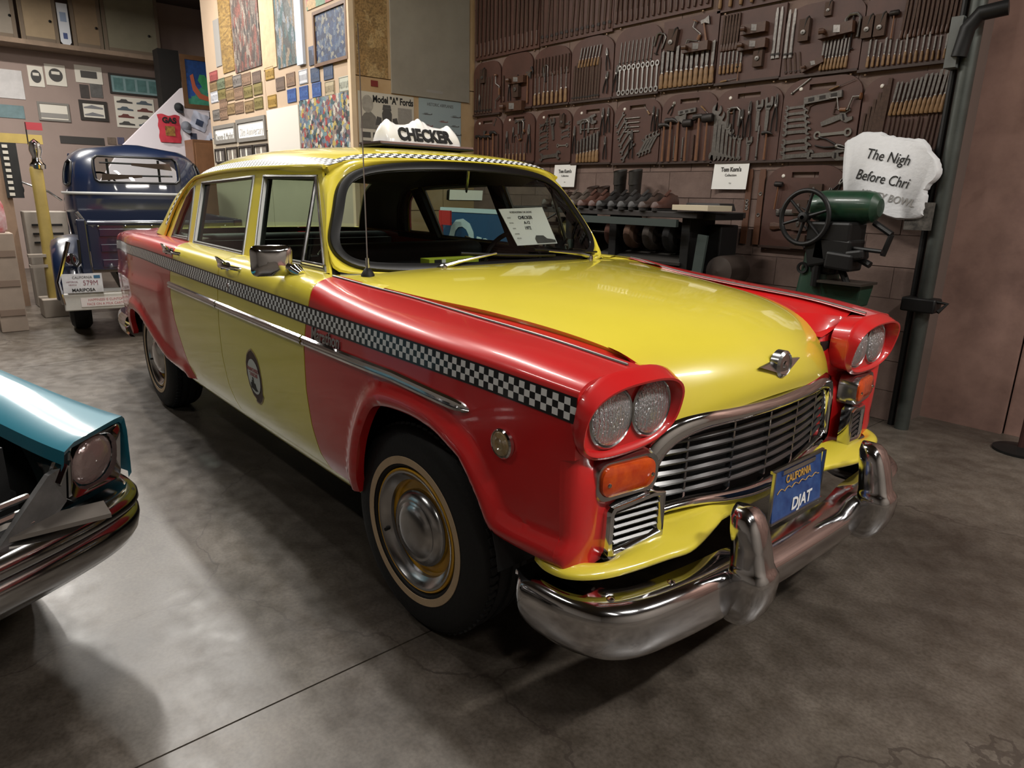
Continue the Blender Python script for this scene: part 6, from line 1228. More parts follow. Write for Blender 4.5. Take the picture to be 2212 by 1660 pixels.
MB().box((.50, -.20, .735), (.85, .30, .02)).build('lower_shelf', benchm, bench, smooth=False)
cloth('work_apron', 'crumpled olive apron lying on the lower shelf of the bench', (-1.40, 2.08, .746), (.42, .26, .14), mat('olive cloth', '#4B4638', rough=.9, noise=.3))
plk = MB().box((0, 0, 0), (.31, .24, .035)); o = plk.build('pale_plank', mat('pale plank', '#B9AE96', rough=.7), None, smooth=False, bevel=.002); o.location = (-1.07, 2.10, 1.335); o.rotation_euler = (0, 0, -.12); tag(o, 'pale cream plank lying across the right end of the shoe bench', 'plank')
MB().box((.88, -.02, 1.28), (.24, .34, .045)).build('end_bracket', blackiron, bench, smooth=False)
bx_ = MB().box((0, 0, .025), (.30, .20, .05), taper=.9).build('dark_tray', mat('dark tray', '#262322', rough=.6), None, smooth=False, bevel=.004); bx_.location = (-1.18, 2.36, 1.3165); tag(bx_, 'dark shallow tray behind the last shoes on the bench', 'tray')
# ---- shoes
def shoe_mesh(L, hgt, shaft=0):
    up = MB(); R = []
    for i in range(17):
        t = i/16; w_ = L*(.13+.035*math.sin(math.pi*min(t*1.5, 1))-.02*smooth01((t-.55)/.3)+.012*smooth01((t-.8)/.2)); w_ *= (1-(1-min(t/.10, 1))**2*.75)*(1-.35*max(0, (t-.92)/.08)**2)
        h = hgt*(.52+.48*smooth01((t-.25)/.40)-.12*smooth01((t-.75)/.2)); h *= (1-(1-min(t/.08, 1))**2*.6)
        y = -L*.5+L*t; R.append([(w_*math.cos(a)*(1 if math.sin(a) < .5 else .9), y, .022+max(0, h-.022)*abs(math.sin(a))**.8) for a in np.linspace(0, math.pi, 13)])
    up.grid(R); up.add(R[0], [tuple(range(13))]); up.add(R[-1], [tuple(range(13))])
    if shaft:
        Q = []
        for k in range(9):
            f = k/8; z = hgt*.55+(shaft-hgt*.55)*f; rx, ry = L*(.125+.05*f), L*(.20+.03*f); Q.append([(rx*math.cos(a), L*(.22-.03*f)+ry*math.sin(a), z+.015*math.sin(a)*f) for a in np.linspace(0, 2*math.pi, 21)[:-1]])
        Q.append([(q[0]*.92, q[1], q[2]-.01) for q in Q[-1]]); Q.append([(q[0]*.9, q[1], q[2]-.10) for q in Q[-2]]); up.grid(Q, close_v=True)
    so = MB(); out = []
    for i in range(28):
        a = 2*math.pi*i/28; c, s = math.cos(a), math.sin(a); out.append((L*(.148 if s < 0 else .125)*math.copysign(abs(c)**.8, c), L*.5*math.copysign(abs(s)**.85, s)))
    so.prism(out, 0, .024, frame=lambda a, b, h: (a, b, h))
    tg = MB(); tg.grid([[(L*.055*u, -L*.06+L*.22*k, hgt*(.80+.32*k)+.008*(1-u*u)) for u in np.linspace(-1, 1, 5)] for k in np.linspace(0, 1, 5)])
    return up, so, tg
shoe_c = [('worn dark brown', '#3A2A22'), ('dusty grey brown', '#4A4038'), ('black', '#171514'), ('reddish brown', '#4A2C22'), ('charcoal', '#2A2827')]
X0 = -2.52; k = 0
sm = {}
for i in range(12):
    cn, ch = shoe_c[[0, 0, 1, 1, 3, 3, 2, 2, 4, 4, 0, 3][i]]; key = cn
    if key not in sm:
        u_, s_, t_ = shoe_mesh(.285, .125); lm_ = mat('shoe leather '+cn, ch, rough=.55, noise=.35, nscale=25); sm[key] = (u_.mesh('upper', lm_), s_.mesh('sole', mat('shoe sole', '#1c1816', rough=.8), smooth=False), t_.mesh('tongue', lm_))
    lb = '%s leather work shoe on the bench shelf, %s from the left' % (cn, ORD[i+1]); t = thing('work_shoe', lb, 'shoe', (X0+.101*i, 2.135+.012*(i % 2), ZS), .05*((i % 3)-1), 'old shoes on the bench')
    for nm, me in zip(('upper', 'sole', 'tongue'), sm[key]): obj(nm, me, t)
u_, s_, t_ = shoe_mesh(.29, .12, .30); bl = mat('boot leather', '#24201b', rough=.5, noise=.4, nscale=18); bm_ = (u_.mesh('upper', bl), s_.mesh('sole', mat('shoe sole', '#1c1816'), smooth=False))
for i, x in enumerate((-2.165, -2.005)):
    t = thing('tall_boot', ('left', 'right')[i]+' one of the pair of tall dark boots standing among the shoes', 'boot', (x, 2.47, ZS), .1, 'pair of tall boots')
    for nm, me in zip(('upper', 'sole'), bm_): obj(nm, me, t)
for i, x in enumerate((-2.45, -2.33)):
    t = thing('lace_boot', ('left', 'right')[i]+' one of the reddish ankle boots behind the shoe row', 'boot', (x, 2.46, ZS), .05, 'ankle boots on the bench'); u2, s2, t2 = shoe_mesh(.27, .12, .17); lm_ = mat('rusty boot leather', '#3f2a20', rough=.6, noise=.4, nscale=20)
    u2.build('upper', lm_, t); s2.build('sole', mat('shoe sole', '#1c1816'), t, smooth=False)
# ---- green sole-stitching machine
mc = thing('stitching_machine', 'green cast-iron shoe stitching machine with a black spoked handwheel', 'machine', (-.22, 2.25, 0))
mb = MB(); mb.grid([[(hx*c_+ox, hy*s_, z) for c_, s_ in [(math.copysign(abs(math.cos(a))**.5, math.cos(a)), math.copysign(abs(math.sin(a))**.5, math.sin(a))) for a in np.linspace(0, 2*math.pi, 25)[:-1]]] for z, hx, hy, ox in ((0, .26, .24, 0), (.06, .26, .24, 0), (.12, .17, .16, -.02), (.5, .12, .13, -.04), (.85, .10, .12, -.06), (1.10, .085, .10, -.05), (1.14, .06, .06, -.05))], close_v=True); mb.build('pedestal', dkgreen, mc)
mb = MB(); mb.lathe([(.001, -.19), (.06, -.19), (.085, -.17), (.095, -.12), (.095, .12), (.085, .17), (.05, .20), (.001, .20)], (.04, 0, 1.365), 'x', 28); mb.build('head_housing', mat('bright green enamel', '#1F4530', rough=.38, noise=.55, nscale=7, coat=.3), mc)
mb = MB(); mb.tube([(-.115+.145*math.cos(a), -.17, 1.30+.155*math.sin(a)) for a in np.linspace(0, 2*math.pi, 41)[:-1]], .014, 10, closed=True); hw = mb.build('handwheel', blackiron, mc, label='black spoked handwheel')
for i in range(6):
    a = 2*math.pi*i/6+.3; MB().tube([(-.115, -.165, 1.30), (-.115+.14*math.cos(a), -.17, 1.30+.15*math.sin(a))], [.012, .008], 8).build('spoke', blackiron, hw)
MB().lathe([(.03, -.02), (.03, .03), (.012, .035)], (-.115, -.17, 1.30), 'y', 14, -1).build('hub', blackiron, hw); MB().tube([(-.115, -.16, 1.30), (-.115, .04, 1.33)], .018, 8).build('wheel_shaft', blackiron, hw)
rg = random.Random(12); mb = MB()
for c, s_ in (((.03, -.05, 1.22), (.26, .22, .12)), ((.06, -.06, 1.12), (.22, .20, .14)), ((.12, -.10, 1.06), (.16, .16, .10)), ((.20, -.12, 1.10), (.10, .10, .06)), ((-.03, -.08, 1.10), (.12, .16, .16)), ((.0, -.04, 1.02), (.16, .14, .10))): mb.box(c, s_, Matrix.Rotation(rg.uniform(-.25, .25), 3, 'Y'))
mb.build('linkage_block', blackiron, mc, smooth=False, bevel=.015)
for i, (p0, p1, r) in enumerate((((.14, -.12, 1.14), (.34, -.14, 1.13), .012), ((.16, -.10, 1.10), (.28, -.12, 1.05), .02), ((.10, -.08, 1.02), (.16, -.10, .93), .02), ((.22, 0, 1.28), (.33, -.02, 1.22), .018), ((.33, -.02, 1.22), (.30, -.02, 1.10), .016), ((-.02, -.13, 1.03), (-.02, -.13, .90), .025))): MB().tube([p0, p1], r, 8).build('linkage_arm', blackiron, mc)
MB().box((.14, -.06, .935), (.26, .22, .014)).build('work_plate', mat('work plate', '#3A342E', rough=.5, metal=.4), mc, smooth=False); MB().box((.12, -.02, .86), (.22, .16, .13), taper=1.15).build('oil_box', dkgreen, mc, smooth=False, bevel=.01)
MB().lathe([(.02, 0), (.036, 0), (.034, .012), (.02, .01)], (-.115, -.11, 1.0), 'y', 18, -1).build('oil_port', blackiron, mc)
# ---- torn foam plaque
pq = [(1822, 318), (1838, 300), (1868, 287), (1900, 288), (1925, 296), (1950, 301), (1984, 302), (1997, 312), (2008, 330), (2022, 350), (2026, 372), (2012, 392), (1996, 412), (1998, 425), (1992, 455), (1986, 470), (1950, 474), (1920, 468), (1890, 455), (1850, 440), (1822, 424), (1820, 400)]
YQ = 2.55; W_ = [at(u, v_, 'y', YQ) for u, v_ in pq]; cx = np.mean([q[0] for q in W_]); z0_ = min(q[2] for q in W_)
pq_ = thing('foam_plaque', 'ragged white foam tombstone plaque lettered The Nigh Before Chri beside the steel pipe', 'sign', (cx, YQ, z0_)); P2 = crom([(q[0]-cx, q[2]-z0_) for q in W_], 88, True); rg = random.Random(2); P2 = [(a+rg.uniform(-.004, .004), b+rg.uniform(-.004, .004)) for a, b in P2]
mb = MB(); mb.grid([[(a*f+0, y, (b-.23)*f+.23) for a, b in P2] for f, y in ((1.02, .055), (1.03, .035), (1.0, .010), (.975, 0))], close_v=True); mb.add([(a*.975, 0, (b-.23)*.975+.23) for a, b in P2], [tuple(range(88))]); mb.build('slab', [mat('white foam', '#D5D6D8', rough=.8, bump=.25, bscale=45, noise=.06, nscale=30)], pq_, angle=60)
tl = math.radians(-11); xd = (math.cos(tl), 0, math.sin(tl)); yd = (-math.sin(tl), 0, math.cos(tl))
for s_, u, v_, sz, m_, sx in (('The Nigh', 1918, 340, .085, ink, .82), ('Before Chri', 1905, 387, .085, ink, .78), ('LIBBEY BOWL', 1915, 428, .062, greyink, .85)):
    q = at(u, v_, 'y', YQ-.003); lettering(s_, sz, frame3((q[0]-cx, -.004, q[2]-z0_), xd, yd), m_, pq_, sx, extrude=.001, shear=.12)
mb = MB(); mb.box((.16, .04, .02), (.14, .04, .16)); mb.build('rough_fragment', mat('charred foam', '#5b5650', rough=.95, noise=.8, nscale=30), pq_, smooth=False)
MB().tube([(-.02, .05, .25), (-.02, .15, .30)], .006, 6).build('wall_hook', dkmetal, pq_)
# ---- steel pipe on the wall
pp = thing('steel_pipe', 'grey steel conduit pipe clamped upright to the wall', 'pipe', (.20, 2.655, 0)); pm = mat('grey steel pipe', '#4E524E', rough=.45, metal=.5, noise=.3, nscale=7)
MB().tube([(0, 0, 0), (0, 0, 2.2), (0, 0, CEIL)], .042, 18).build('pipe', pm, pp); MB().tube([(-.075, .03, 0), (-.075, .03, CEIL)], .020, 10).build('thin_conduit', blackiron, pp)
MB().box((-.01, -.02, .80), (.19, .12, .085)).build('clamp', blackiron, pp, bevel=.01); MB().tube([(.07, -.05, .83), (.13, -.02, .82), (.10, -.06, .77)], .012, 8).build('clamp_latch', blackiron, pp)
MB().tube([(-.03, -.07, 2.18), (-.01, -.07, 2.32), (.04, -.07, 2.385), (.16, -.05, 2.40)], .040, 12).build('black_elbow', blackiron, pp); MB().box((-.07, -.02, 2.26), (.06, .10, .26)).build('elbow_bracket', mat('grey bracket', '#5b5e5c', rough=.5), pp, smooth=False)
for z in (1.75,): MB().tube([(.35, .08, z), (.36, .05, z-.01), (.36, .03, z-.04), (.34, .03, z-.05)], .008, 8).build('wall_hook', blackiron, pp)
# dark stand foot at the right edge
q = at(2205, 944, 'z', .02); sd_ = thing('stand_foot', 'black stand foot with dark red post at the right edge of the frame', 'stand', (q[0]+.06, q[1]-.25, 0)); MB().lathe([(.001, 0), (.14, 0), (.14, .015), (.05, .03), (.001, .03)], (0, 0, 0), 'z', 24).build('base', blackiron, sd_); MB().tube([(0, 0, .02), (0, 0, 1.2)], .018, 10).build('post', mat('dark red post', '#3a1f1b', rough=.5), sd_)
# ================================================================== THINGS SEEN THROUGH THE TAXI'S GLASS
def onplane(u, v_, n, d0):
    d = RC.T @ np.array([(u-PX0)/FPX, (v_-PY0)/FPX, 1.0]); n = np.array(n, float); return CAMP+d*(d0-n @ CAMP)/(n @ d)
nP = (1, 0, .50); dP = -.775+.50*1.09
cs = [onplane(u, v_, nP, dP) for u, v_ in ((1118, 531), (1204, 526), (1171, 448), (1077, 452))]
sh_ = thing('show_card', 'white car show card reading CHECKER A-12 1972 on the taxi dashboard', 'card', tuple(cs[0])); o0 = cs[0]
mb = MB(); mb.add([tuple(q-o0) for q in cs]+[tuple(q-o0-np.array([.002, 0, .001])) for q in cs], [(0, 1, 2, 3), (7, 6, 5, 4), (0, 4, 5, 1), (1, 5, 6, 2), (2, 6, 7, 3), (3, 7, 4, 0)]); mb.build('card', paper, sh_, smooth=False)
ex = (cs[1]-cs[0]); ey = (cs[3]-cs[0]); nn = np.cross(ex, ey); nn /= np.linalg.norm(nn)
def ct(s_, a, b, sz, m_=ink, **kw): q = ex*a+ey*b+nn*.002; return lettering(s_, sz, frame3(tuple(q), tuple(ex), tuple(ey)), m_, sh_, kw.pop('sx', .9), extrude=.0003, **kw)
Hc = np.linalg.norm(ey)
ct('NORDHOFFIAN CAR SHOWS', .48, .90, Hc*.075, midink, sx=.75); ct('CHECKER', .52, .75, Hc*.12, bold=.0004); ct('A-12', .50, .61, Hc*.11, bold=.0004); ct('1972', .46, .46, Hc*.12, bold=.0004)
for s_, b in (('MAKE:', .75), ('MODEL:', .61), ('YEAR:', .46), ('OWNER:', .31), ('SPECIAL:', .19)): ct(s_, .13, b, Hc*.045, greyink)
mb = MB(); sil = [(.50, .03), (.98, .03), (.99, .10), (.90, .13), (.80, .15), (.74, .24), (.56, .25), (.50, .16)]; mb.add([tuple(ex*a+ey*b+nn*.002) for a, b in sil], [tuple(range(8))]); mb.build('car_drawing', midink, sh_, smooth=False)
q = at(978, 551, 'x', -.80); dbx = thing('checker_box', 'lime green box with checker print lying on the taxi dashboard', 'box', (q[0]-.02, q[1], 1.086)); lime = mat('lime card', '#A9B52A', rough=.5)
MB().box((0, 0, .016), (.07, .27, .030)).build('carton', lime, dbx, smooth=False, bevel=.002); lrect2 = MB(); lrect2.box((.036, -.09, .016), (.002, .035, .022)); lrect2.build('checker_label', ink, dbx, smooth=False); MB().box((.036, -.06, .016), (.002, .02, .022)).build('white_label', paper, dbx, smooth=False)
# blue sign and red stand between the taxi and the tool wall
YB = 1.62
a0, a1, z0, z1 = box_px(955, 452, 1118, 560, 'y', YB); bs = thing('blue_sign', 'blue and white lettered sign seen through the taxi windows', 'sign', ((a0+a1)/2, YB, 0)); wB = a1-a0
MB().box((0, 0, z1-.28), (wB, .03, .56)).build('sign_panel', mat('sign blue', '#1E4668', rough=.4), bs, smooth=False); lettering('Ore', .46, frame3((.0, -.018, z1-.30), (1, 0, -.12), (.12, 0, 1)), mat('pale sign white', '#A9BDC0', rough=.5), bs, 1.0, extrude=.002, bold=.012)
MB().box((0, -.004, z1-.015), (wB, .03, .035)).build('white_border', mat('pale sign white', '#A9BDC0'), bs, smooth=False)
for s in (-1, 1): MB().box((s*wB*.42, .03, (z1-.5)/2), (.05, .03, z1-.5)).build('post', dkmetal, bs, smooth=False)
a0, a1, z0, z1 = box_px(950, 455, 981, 545, 'y', 1.52); rs_ = thing('red_marker', 'red upright marker with flag seen through the taxi windows', 'marker', (a0+.02, 1.52, 0)); rdm = mat('marker red', '#A3201C', rough=.5); MB().box((0, 0, z1/2), (.035, .02, z1)).build('upright', rdm, rs_, smooth=False); MB().box((.07, 0, z1-.06), (.15, .018, .12)).build('flag', rdm, rs_, smooth=False); MB().box((0, 0, .01), (.22, .18, .02)).build('foot', dkmetal, rs_, smooth=False)
# ================================================================== BLUE PICKUP TRUCK (backed towards us)
navy = mat('navy truck paint', '#0A1730', rough=.3, coat=1, coat_rough=.05); creamp = mat('cream stripe', '#A9AAA8', rough=.4); whitebump = mat('white painted bumper', '#B8B6B2', rough=.5, noise=.12, nscale=9)
tr = thing('pickup_truck', 'dark blue vintage pickup truck parked tail-out behind the taxi', 'truck', (-5.45, -.14, 0), math.radians(172))   # local x forward, y to its left
# cab rear shell
hwz = hermite([.55, .9, 1.25, 1.45, 1.62, 1.74, 1.82, 1.87, 1.895], [.74, .77, .785, .775, .74, .68, .58, .42, .08]); xrz = hermite([.55, 1.1, 1.45, 1.65, 1.78, 1.86, 1.895], [2.12, 2.12, 2.15, 2.21, 2.31, 2.45, 2.62])
def CAB(a, z, off=0.0):
    ph = a*math.pi/2; h = hwz(z)-off; s_, c_ = math.sin(ph), max(0, math.cos(ph)); return (xrz(z)+off+.95*(1-abs(c_)**.42), math.copysign(h*abs(s_)**.62, s_), z)
def ya(y, z): return math.copysign(math.asin(min(1, (abs(y)/hwz(z))**(1/.62)))*2/math.pi, y)
rw = [(ya(y, z), z) for y, z in [(-.44, 1.475), (-.40, 1.445), (.40, 1.445), (.44, 1.475), (.44, 1.70), (.40, 1.735), (-.40, 1.735), (-.44, 1.70)]]
cw = [(.62, 1.42), (.70, 1.40), (.78, 1.42), (.80, 1.55), (.78, 1.66), (.70, 1.69), (.63, 1.66), (.605, 1.55)]
outl = [(-1, .55), (1, .55)]+[(1, z) for z in np.linspace(.7, 1.89, 14)]+[(-1, z) for z in np.linspace(1.89, .7, 14)]
mb = MB(); pts, fs, lp = cdt(outl, .05, [rw, cw, [(-a, b) for a, b in cw]], edge=.04); mb.add([CAB(a, b) for a, b in pts], fs)
for Lq in lp[1:]:
    A = [CAB(a, b) for a, b in Lq]; B = [CAB(a, b, .035) for a, b in Lq]; mb.grid([A+[A[0]], B+[B[0]]])
mb.build('cab', navy, tr, angle=50)
def glassin(nm, poly):
    mb = MB(); p_, f_, _ = cdt(poly, .1); mb.add([CAB(a, b, .02) for a, b in p_], f_); mb.build(nm, glass_clear, tr)
    A = resample(poly, .03); mb = MB(); mb.tube([CAB(a, b, -.004) for a, b in A], .013, 8, closed=True); mb.build('window_rubber', rubber, tr)
glassin('rear_window', rw); glassin('corner_window', cw); glassin('corner_window', [(-a, b) for a, b in cw])
mb = MB(); mb.tube([CAB(a, 1.315, -.006) for a in np.linspace(-1, 1, 50)], .016, 8, sx=.4); mb.build('cream_stripe', creamp, tr)
# cab front: pillars, doors below the belt, hood and front fenders
for s in (-1, 1):
    MB().box((3.35, s*.76, .92), (.75, .05, .74)).build('door', navy, tr, smooth=False, bevel=.02); MB().tube([(3.68, s*.74, 1.28), (3.45, s*.64, 1.78)], .03, 8).build('windshield_pillar', navy, tr)
    mb = MB(); mb.grid([[(4.25+.62*math.cos(a), s*y, .42+(.48 if math.sin(a) > 0 else .1)*math.sin(a)) for y in (.62, .80, .93, .96)] for a in np.linspace(0, math.pi, 19)]); mb.build('front_fender', navy, tr)
mb = MB(); mb.grid([[(3.0+.55*f, y, 1.885-.10*f*f-.25*(y/.66)**4) for y in np.linspace(-.66, .66, 15)] for f in np.linspace(-.65, 1, 8)]); mb.build('cab_roof', navy, tr)
mb = MB(); mb.grid([[(x, .50*math.sin(a)*(1-.1*(x-3.7)), .75+.52*abs(math.cos(a))**.6-.05*(x-3.7)) for a in np.linspace(-math.pi/2, math.pi/2, 21)] for x in np.linspace(3.7, 4.70, 8)]); mb.build('hood', navy, tr)
MB().box((3.6, 0, 1.22), (.22, 1.36, .12)).build('dashboard', cabin, tr, bevel=.03); MB().box((2.62, 0, 1.02), (.20, 1.36, .55)).build('seat_back', upholst, tr, bevel=.05)
mb = MB(); mb.tube([(3.32+.05*math.cos(a), .36+.2*math.cos(a), 1.38+.19*math.sin(a)) for a in np.linspace(0, 2*math.pi, 31)[:-1]], .012, 8, closed=True); mb.build('steering_wheel', black, tr)
# gun rack with two rifles
for y in (-.24, .30): MB().box((2.30, y, 1.58), (.02, .025, .26)).build('rack_bar', dkmetal, tr, smooth=False)
for z, f, i in ((1.52, 1, 0), (1.655, -1, 1)):
    rf_ = thing('rifle', ('lower rifle with brown stock on the rack in the truck window', 'upper rifle on the rack in the truck window')[i], 'rifle', tr.matrix_world @ Vector((0, 0, 0)), 0, 'rifles on the truck rack'); rf_.location = (-5.45, -.14, 0); rf_.rotation_euler = (0, 0, math.radians(172))
    MB().prism([(.36*f, .02), (.38*f, -.06), (.14*f, -.035), (-.05*f, -.015), (-.05*f, .015), (.12*f, .012)], 2.255, 2.285, frame=lambda a, b, h: (h, a, z+b)).build('stock', mat('rifle stock', '#3B261B', rough=.5), rf_, smooth=False); MB().tube([(2.27, .02*f, z+.004), (2.27, -.38*f, z+.008)], .010, 8).build('barrel', dkmetal, rf_)
# bed
for s in (-1, 1):
    MB().box((1.12, s*.66, .86), (1.95, .035, .44)).build('bed_side', navy, tr, smooth=False); MB().tube([(.16, s*.67, 1.08), (2.08, s*.67, 1.08)], .028, 10).build('bed_rail', navy, tr)
    MB().box((.17, s*.68, .84), (.07, .08, .52)).build('corner_post', navy, tr, smooth=False, bevel=.012)
    mb = MB(); R = []
    for a in np.linspace(-.35, math.pi+.12, 30):
        R.append([(.78+(.50+.02*k)*math.cos(a)*q, s*y, .42+(.46)*math.sin(a)*q) for k, (y, q) in enumerate(((.67, 1.10), (.78, 1.12), (.88, 1.08), (.94, 1.0), (.955, .90), (.95, .84)))])
    mb.grid(R); mb.build('rear_fender', navy, tr, angle=60)
    for x in (.78, 4.2):
        w_ = obj('tire', MB().lathe([(.19, .08), (.24, .10), (.31, .09), (.345, .06), (.35, 0), (.345, -.06), (.31, -.09), (.19, -.08)], (0, 0, 0), 'y', 32).mesh('tire', tyre), tr); w_.location = (x, s*.78, .35)
MB().box((1.12, 0, .64), (1.95, 1.30, .05)).build('bed_floor', mat('bed planks', '#3d3128', rough=.8), tr, smooth=False); MB().box((2.06, 0, .95), (.03, 1.32, .62)).build('bed_front', navy, tr, smooth=False)
tg_ = MB().box((.155, 0, .85), (.04, 1.27, .42)).build('tailgate', navy, tr, smooth=False, bevel=.006)
MB().tube([(.15, -.63, 1.065), (.15, .63, 1.065)], .026, 12).build('tailgate_rail', navy, tg_)
for z in (.70, .84, .98): MB().box((.130, 0, z), (.012, 1.10, .07)).build('tailgate_rib', navy, tg_, smooth=False, bevel=.005)
for y in np.linspace(-.55, .55, 6): MB().lathe([(.012, 0), (.009, .008), (.001, .01)], (.128, y, 1.04), 'x', 8, -1).build('rail_rivet', chrome_dull, tg_)
MB().tube([(.20, .70, 1.16), (.16, .64, 1.06), (.14, .58, 1.04)], .016, 8).build('tailgate_chain', chrome_dull, tr); MB().tube([(.10, .72, .92), (.09, .73, .72), (.09, .76, .68), (.09, .79, .72), (.10, .79, .80)], .012, 8).build('latch_hook', dkmetal, tr)
# lights, bumper, plate
mb = MB(); mb.lathe([(.055, 0), (.058, .03), (.05, .045)], (.24, .80, .735), 'x', 20, -1); tlm = mb.build('tail_lamp', chrome, tr); MB().lathe([(.048, .03), (.04, .055), (.001, .065)], (.24, .80, .735), 'x', 20, -1).build('tail_lens', mat('dark red lens', '#3A0A10', rough=.15, coat=1), tlm)
bp_ = MB().box((.02, 0, .37), (.10, 1.80, .15)).build('rear_bumper', whitebump, tr, smooth=False, bevel=.01); MB().box((.10, 0, .452), (.24, 1.72, .016)).build('bumper_step', mat('tread plate', '#A9A7A4', rough=.45, metal=.5, bump=.5, bscale=90), bp_, smooth=False)
mb = MB(); mb.tube([(.12, .80, .90), (.02, .92, .55), (-.03, .90, .36)], .018, 8); mb.build('chrome_guard', chrome, tr)
pt = MB().box((-.045, .735, .545), (.006, .31, .17)).build('license_plate', mat('plate white', '#C9C8C8', rough=.4), tr, smooth=False, label='white licence plate reading 579M in a MARIPOSA frame'); 
def ptx(s_, sz, y, z, m_, sx=.9, **kw): return lettering(s_, sz, frame3((-.0495, .735+y, .545+z), (0, -1, 0), (0, 0, 1)), m_, pt, sx, extrude=.0005, **kw)
ptx('CALIFORNIA', .03, .0, .052, midink); ptx('579M', .062, -.06, .0, mat('maroon digits', '#7C4A55', rough=.5), .85); ptx('HISTORICAL', .018, .08, .014, mat('maroon digits', '#7C4A55')); ptx('VEHICLE', .018, .08, -.012, mat('maroon digits', '#7C4A55')); ptx('MARIPOSA', .040, 0, -.062, ink, .95, bold=.001)
MB().box((-.049, .62, .60), (.002, .05, .028)).build('blue_sticker', mat('blue sticker', '#2f5a7a', rough=.5), pt, smooth=False)
stk_ = MB().box((-.034, .56, .37), (.003, .42, .085)).build('bumper_sticker', mat('sticker white', '#CFC9C9', rough=.5), tr, smooth=False)
for s_, z in (("HAPPINESS IS CLINTON'S", .388), ('FACE ON A MILK CARTON', .350)): lettering(s_, .031, frame3((-.0362, .56, z), (0, -1, 0), (0, 0, 1)), mat('sticker red print', '#A8565C', rough=.5), stk_, .88, extrude=.0004)
MB().box((1.8, 0, .42), (3.4, .8, .14)).build('chassis', black, tr, smooth=False)
# door mirror on its long arm
mb = MB(); mb.tube([(2.75, .80, 1.22), (2.72, .92, 1.32), (2.70, 1.16, 1.42), (2.70, 1.24, 1.42)], .012, 8); ma = mb.build('mirror_arm', chrome_dull, tr); MB().lathe([(.001, -.03), (.05, -.025), (.085, 0), (.088, .012), (.08, .016), (.001, .012)], (2.70, 1.24, 1.34), 'x', 24, -1).build('mirror_head', blackiron, ma); MB().lathe([(.03, .014), (.045, .014), (.04, .02)], (2.70, 1.24, 1.34), 'x', 20, -1).build('mirror_ring', chrome_dull, ma)
# ================================================================== TEAL CAR, cropped by the left edge
TH = math.radians(20); tc_ = thing('teal_car', 'teal classic car front corner with chrome bumper and round headlight', 'car', (-.50, -1.585, 0), TH)   # local x forward, local y left
teal = mat('teal metallic paint', '#1F7489', rough=.42, metal=.1, coat=.6, coat_rough=.12); tchrome = mat('worn bumper chrome', '#BFC0C2', rough=.12, metal=1, rvar=.08, nscale=7)
def T(c, r, z): return (c, -r, z)
# front fender with peaked tip
R = []
for c in np.linspace(.02, -1.5, 30):
    k = smooth01((.02-c)/.5); z = .742+.075*smooth01((.02-c)/1.2); wdt = .215-.02*k; f0 = .05*(1-k)
    R.append([T(c-.05, -.035, z-.20), T(c-.035, -.03, z-.06), T(c-.02, -.018, z-.015), T(c-.005, -.003, z-.001), T(c+.012*(1-k), .03, z+.001), T(c+.05*(1-k), wdt*.5, z+.004-.006*(1-k)), T(c+.085*(1-k), wdt*.85, z-.006), T(c+.095*(1-k), wdt, z-.022), T(c+.09*(1-k), wdt+.004, z-.06)])
mb = MB(); mb.grid(R); mb.grid([[(q[0], q[1], q[2]) for q in R[0]], [(q[0]-.02, q[1], q[2]-.022) for q in R[0]]]); mb.build('front_fender', teal, tc_, angle=45, label='teal front fender')
mb = MB(); mb.add([T(-.06, -.035, .56), T(-1.5, -.035, .56), T(-1.5, -.035, .62), T(-.06, -.035, .56)], [(0, 1, 2, 3)]); 
mb = MB(); mb.grid([[T(c, -.033, z) for c in np.linspace(-.30, -1.5, 10)] for z in (.30, .45, .60)]); mb.build('fender_side', teal, tc_)
# engine bay cavity, radiator support
mb = MB(); mb.box((-.78, -.95, .42), (1.36, 1.40, .30)); mb.build('engine_bay', black, tc_, smooth=False)
mb = MB(); mb.grid([[T(c, r, .80-.02*(r-.9)**2) for r in np.linspace(.50, 1.30, 9)] for c in np.linspace(-.35, -1.5, 6)]); mb.build('hood', mat('hollow black hood', '#131516', rough=.5), tc_)  # sheet coloured black to stand for the dark hollow over the engine bay
MB().box((-.10, -.95, .60), (.04, 1.36, .22)).build('radiator_support', black, tc_, smooth=False)
# headlight bezel
def rr3(hw, hh, r, n=5):
    L = []
    for cx_, cy_, a0_ in ((hw-r, hh-r, 0), (-hw+r, hh-r, 90), (-hw+r, -hh+r, 180), (hw-r, -hh+r, 270)): L += [(cx_+r*math.cos(math.radians(a0_+90*i/n)), cy_+r*math.sin(math.radians(a0_+90*i/n))) for i in range(n+1)]
    return L
def bzt(a, b, h): return T(.008+h+.30*(a), .088+a-.12*b, .632+b)
mb = MB(); mb.grid([[bzt(a, b, h) for a, b in rr3(hw, hh, r)] for hw, hh, r, h in ((.092, .088, .02, -.05), (.090, .086, .02, .006), (.085, .080, .025, .012), (.076, .074, .06, .006), (.070, .070, .066, -.02))], close_v=True); bz = mb.build('headlight_bezel', tchrome, tc_, angle=40)
mb = MB(); Rr = [[bzt(r_*math.cos(a), r_*math.sin(a), h) for a in np.linspace(0, 2*math.pi, 29)[:-1]] for r_, h in ((.070, -.014), (.062, -.004), (.045, .004), (.02, .009), (.002, .010))]; mb.grid(Rr, close_v=True); mb.build('headlight', mat('smoky lens', '#7d6a66', rough=.1, metal=.3, coat=1, bump=.3, bscale=60), tc_)
for dy, dz in ((.092, .02), ): MB().tube([bzt(.11, .03, .0), bzt(.14, -.01, .01)], .02, 8).build('bezel_bracket', tchrome, bz)
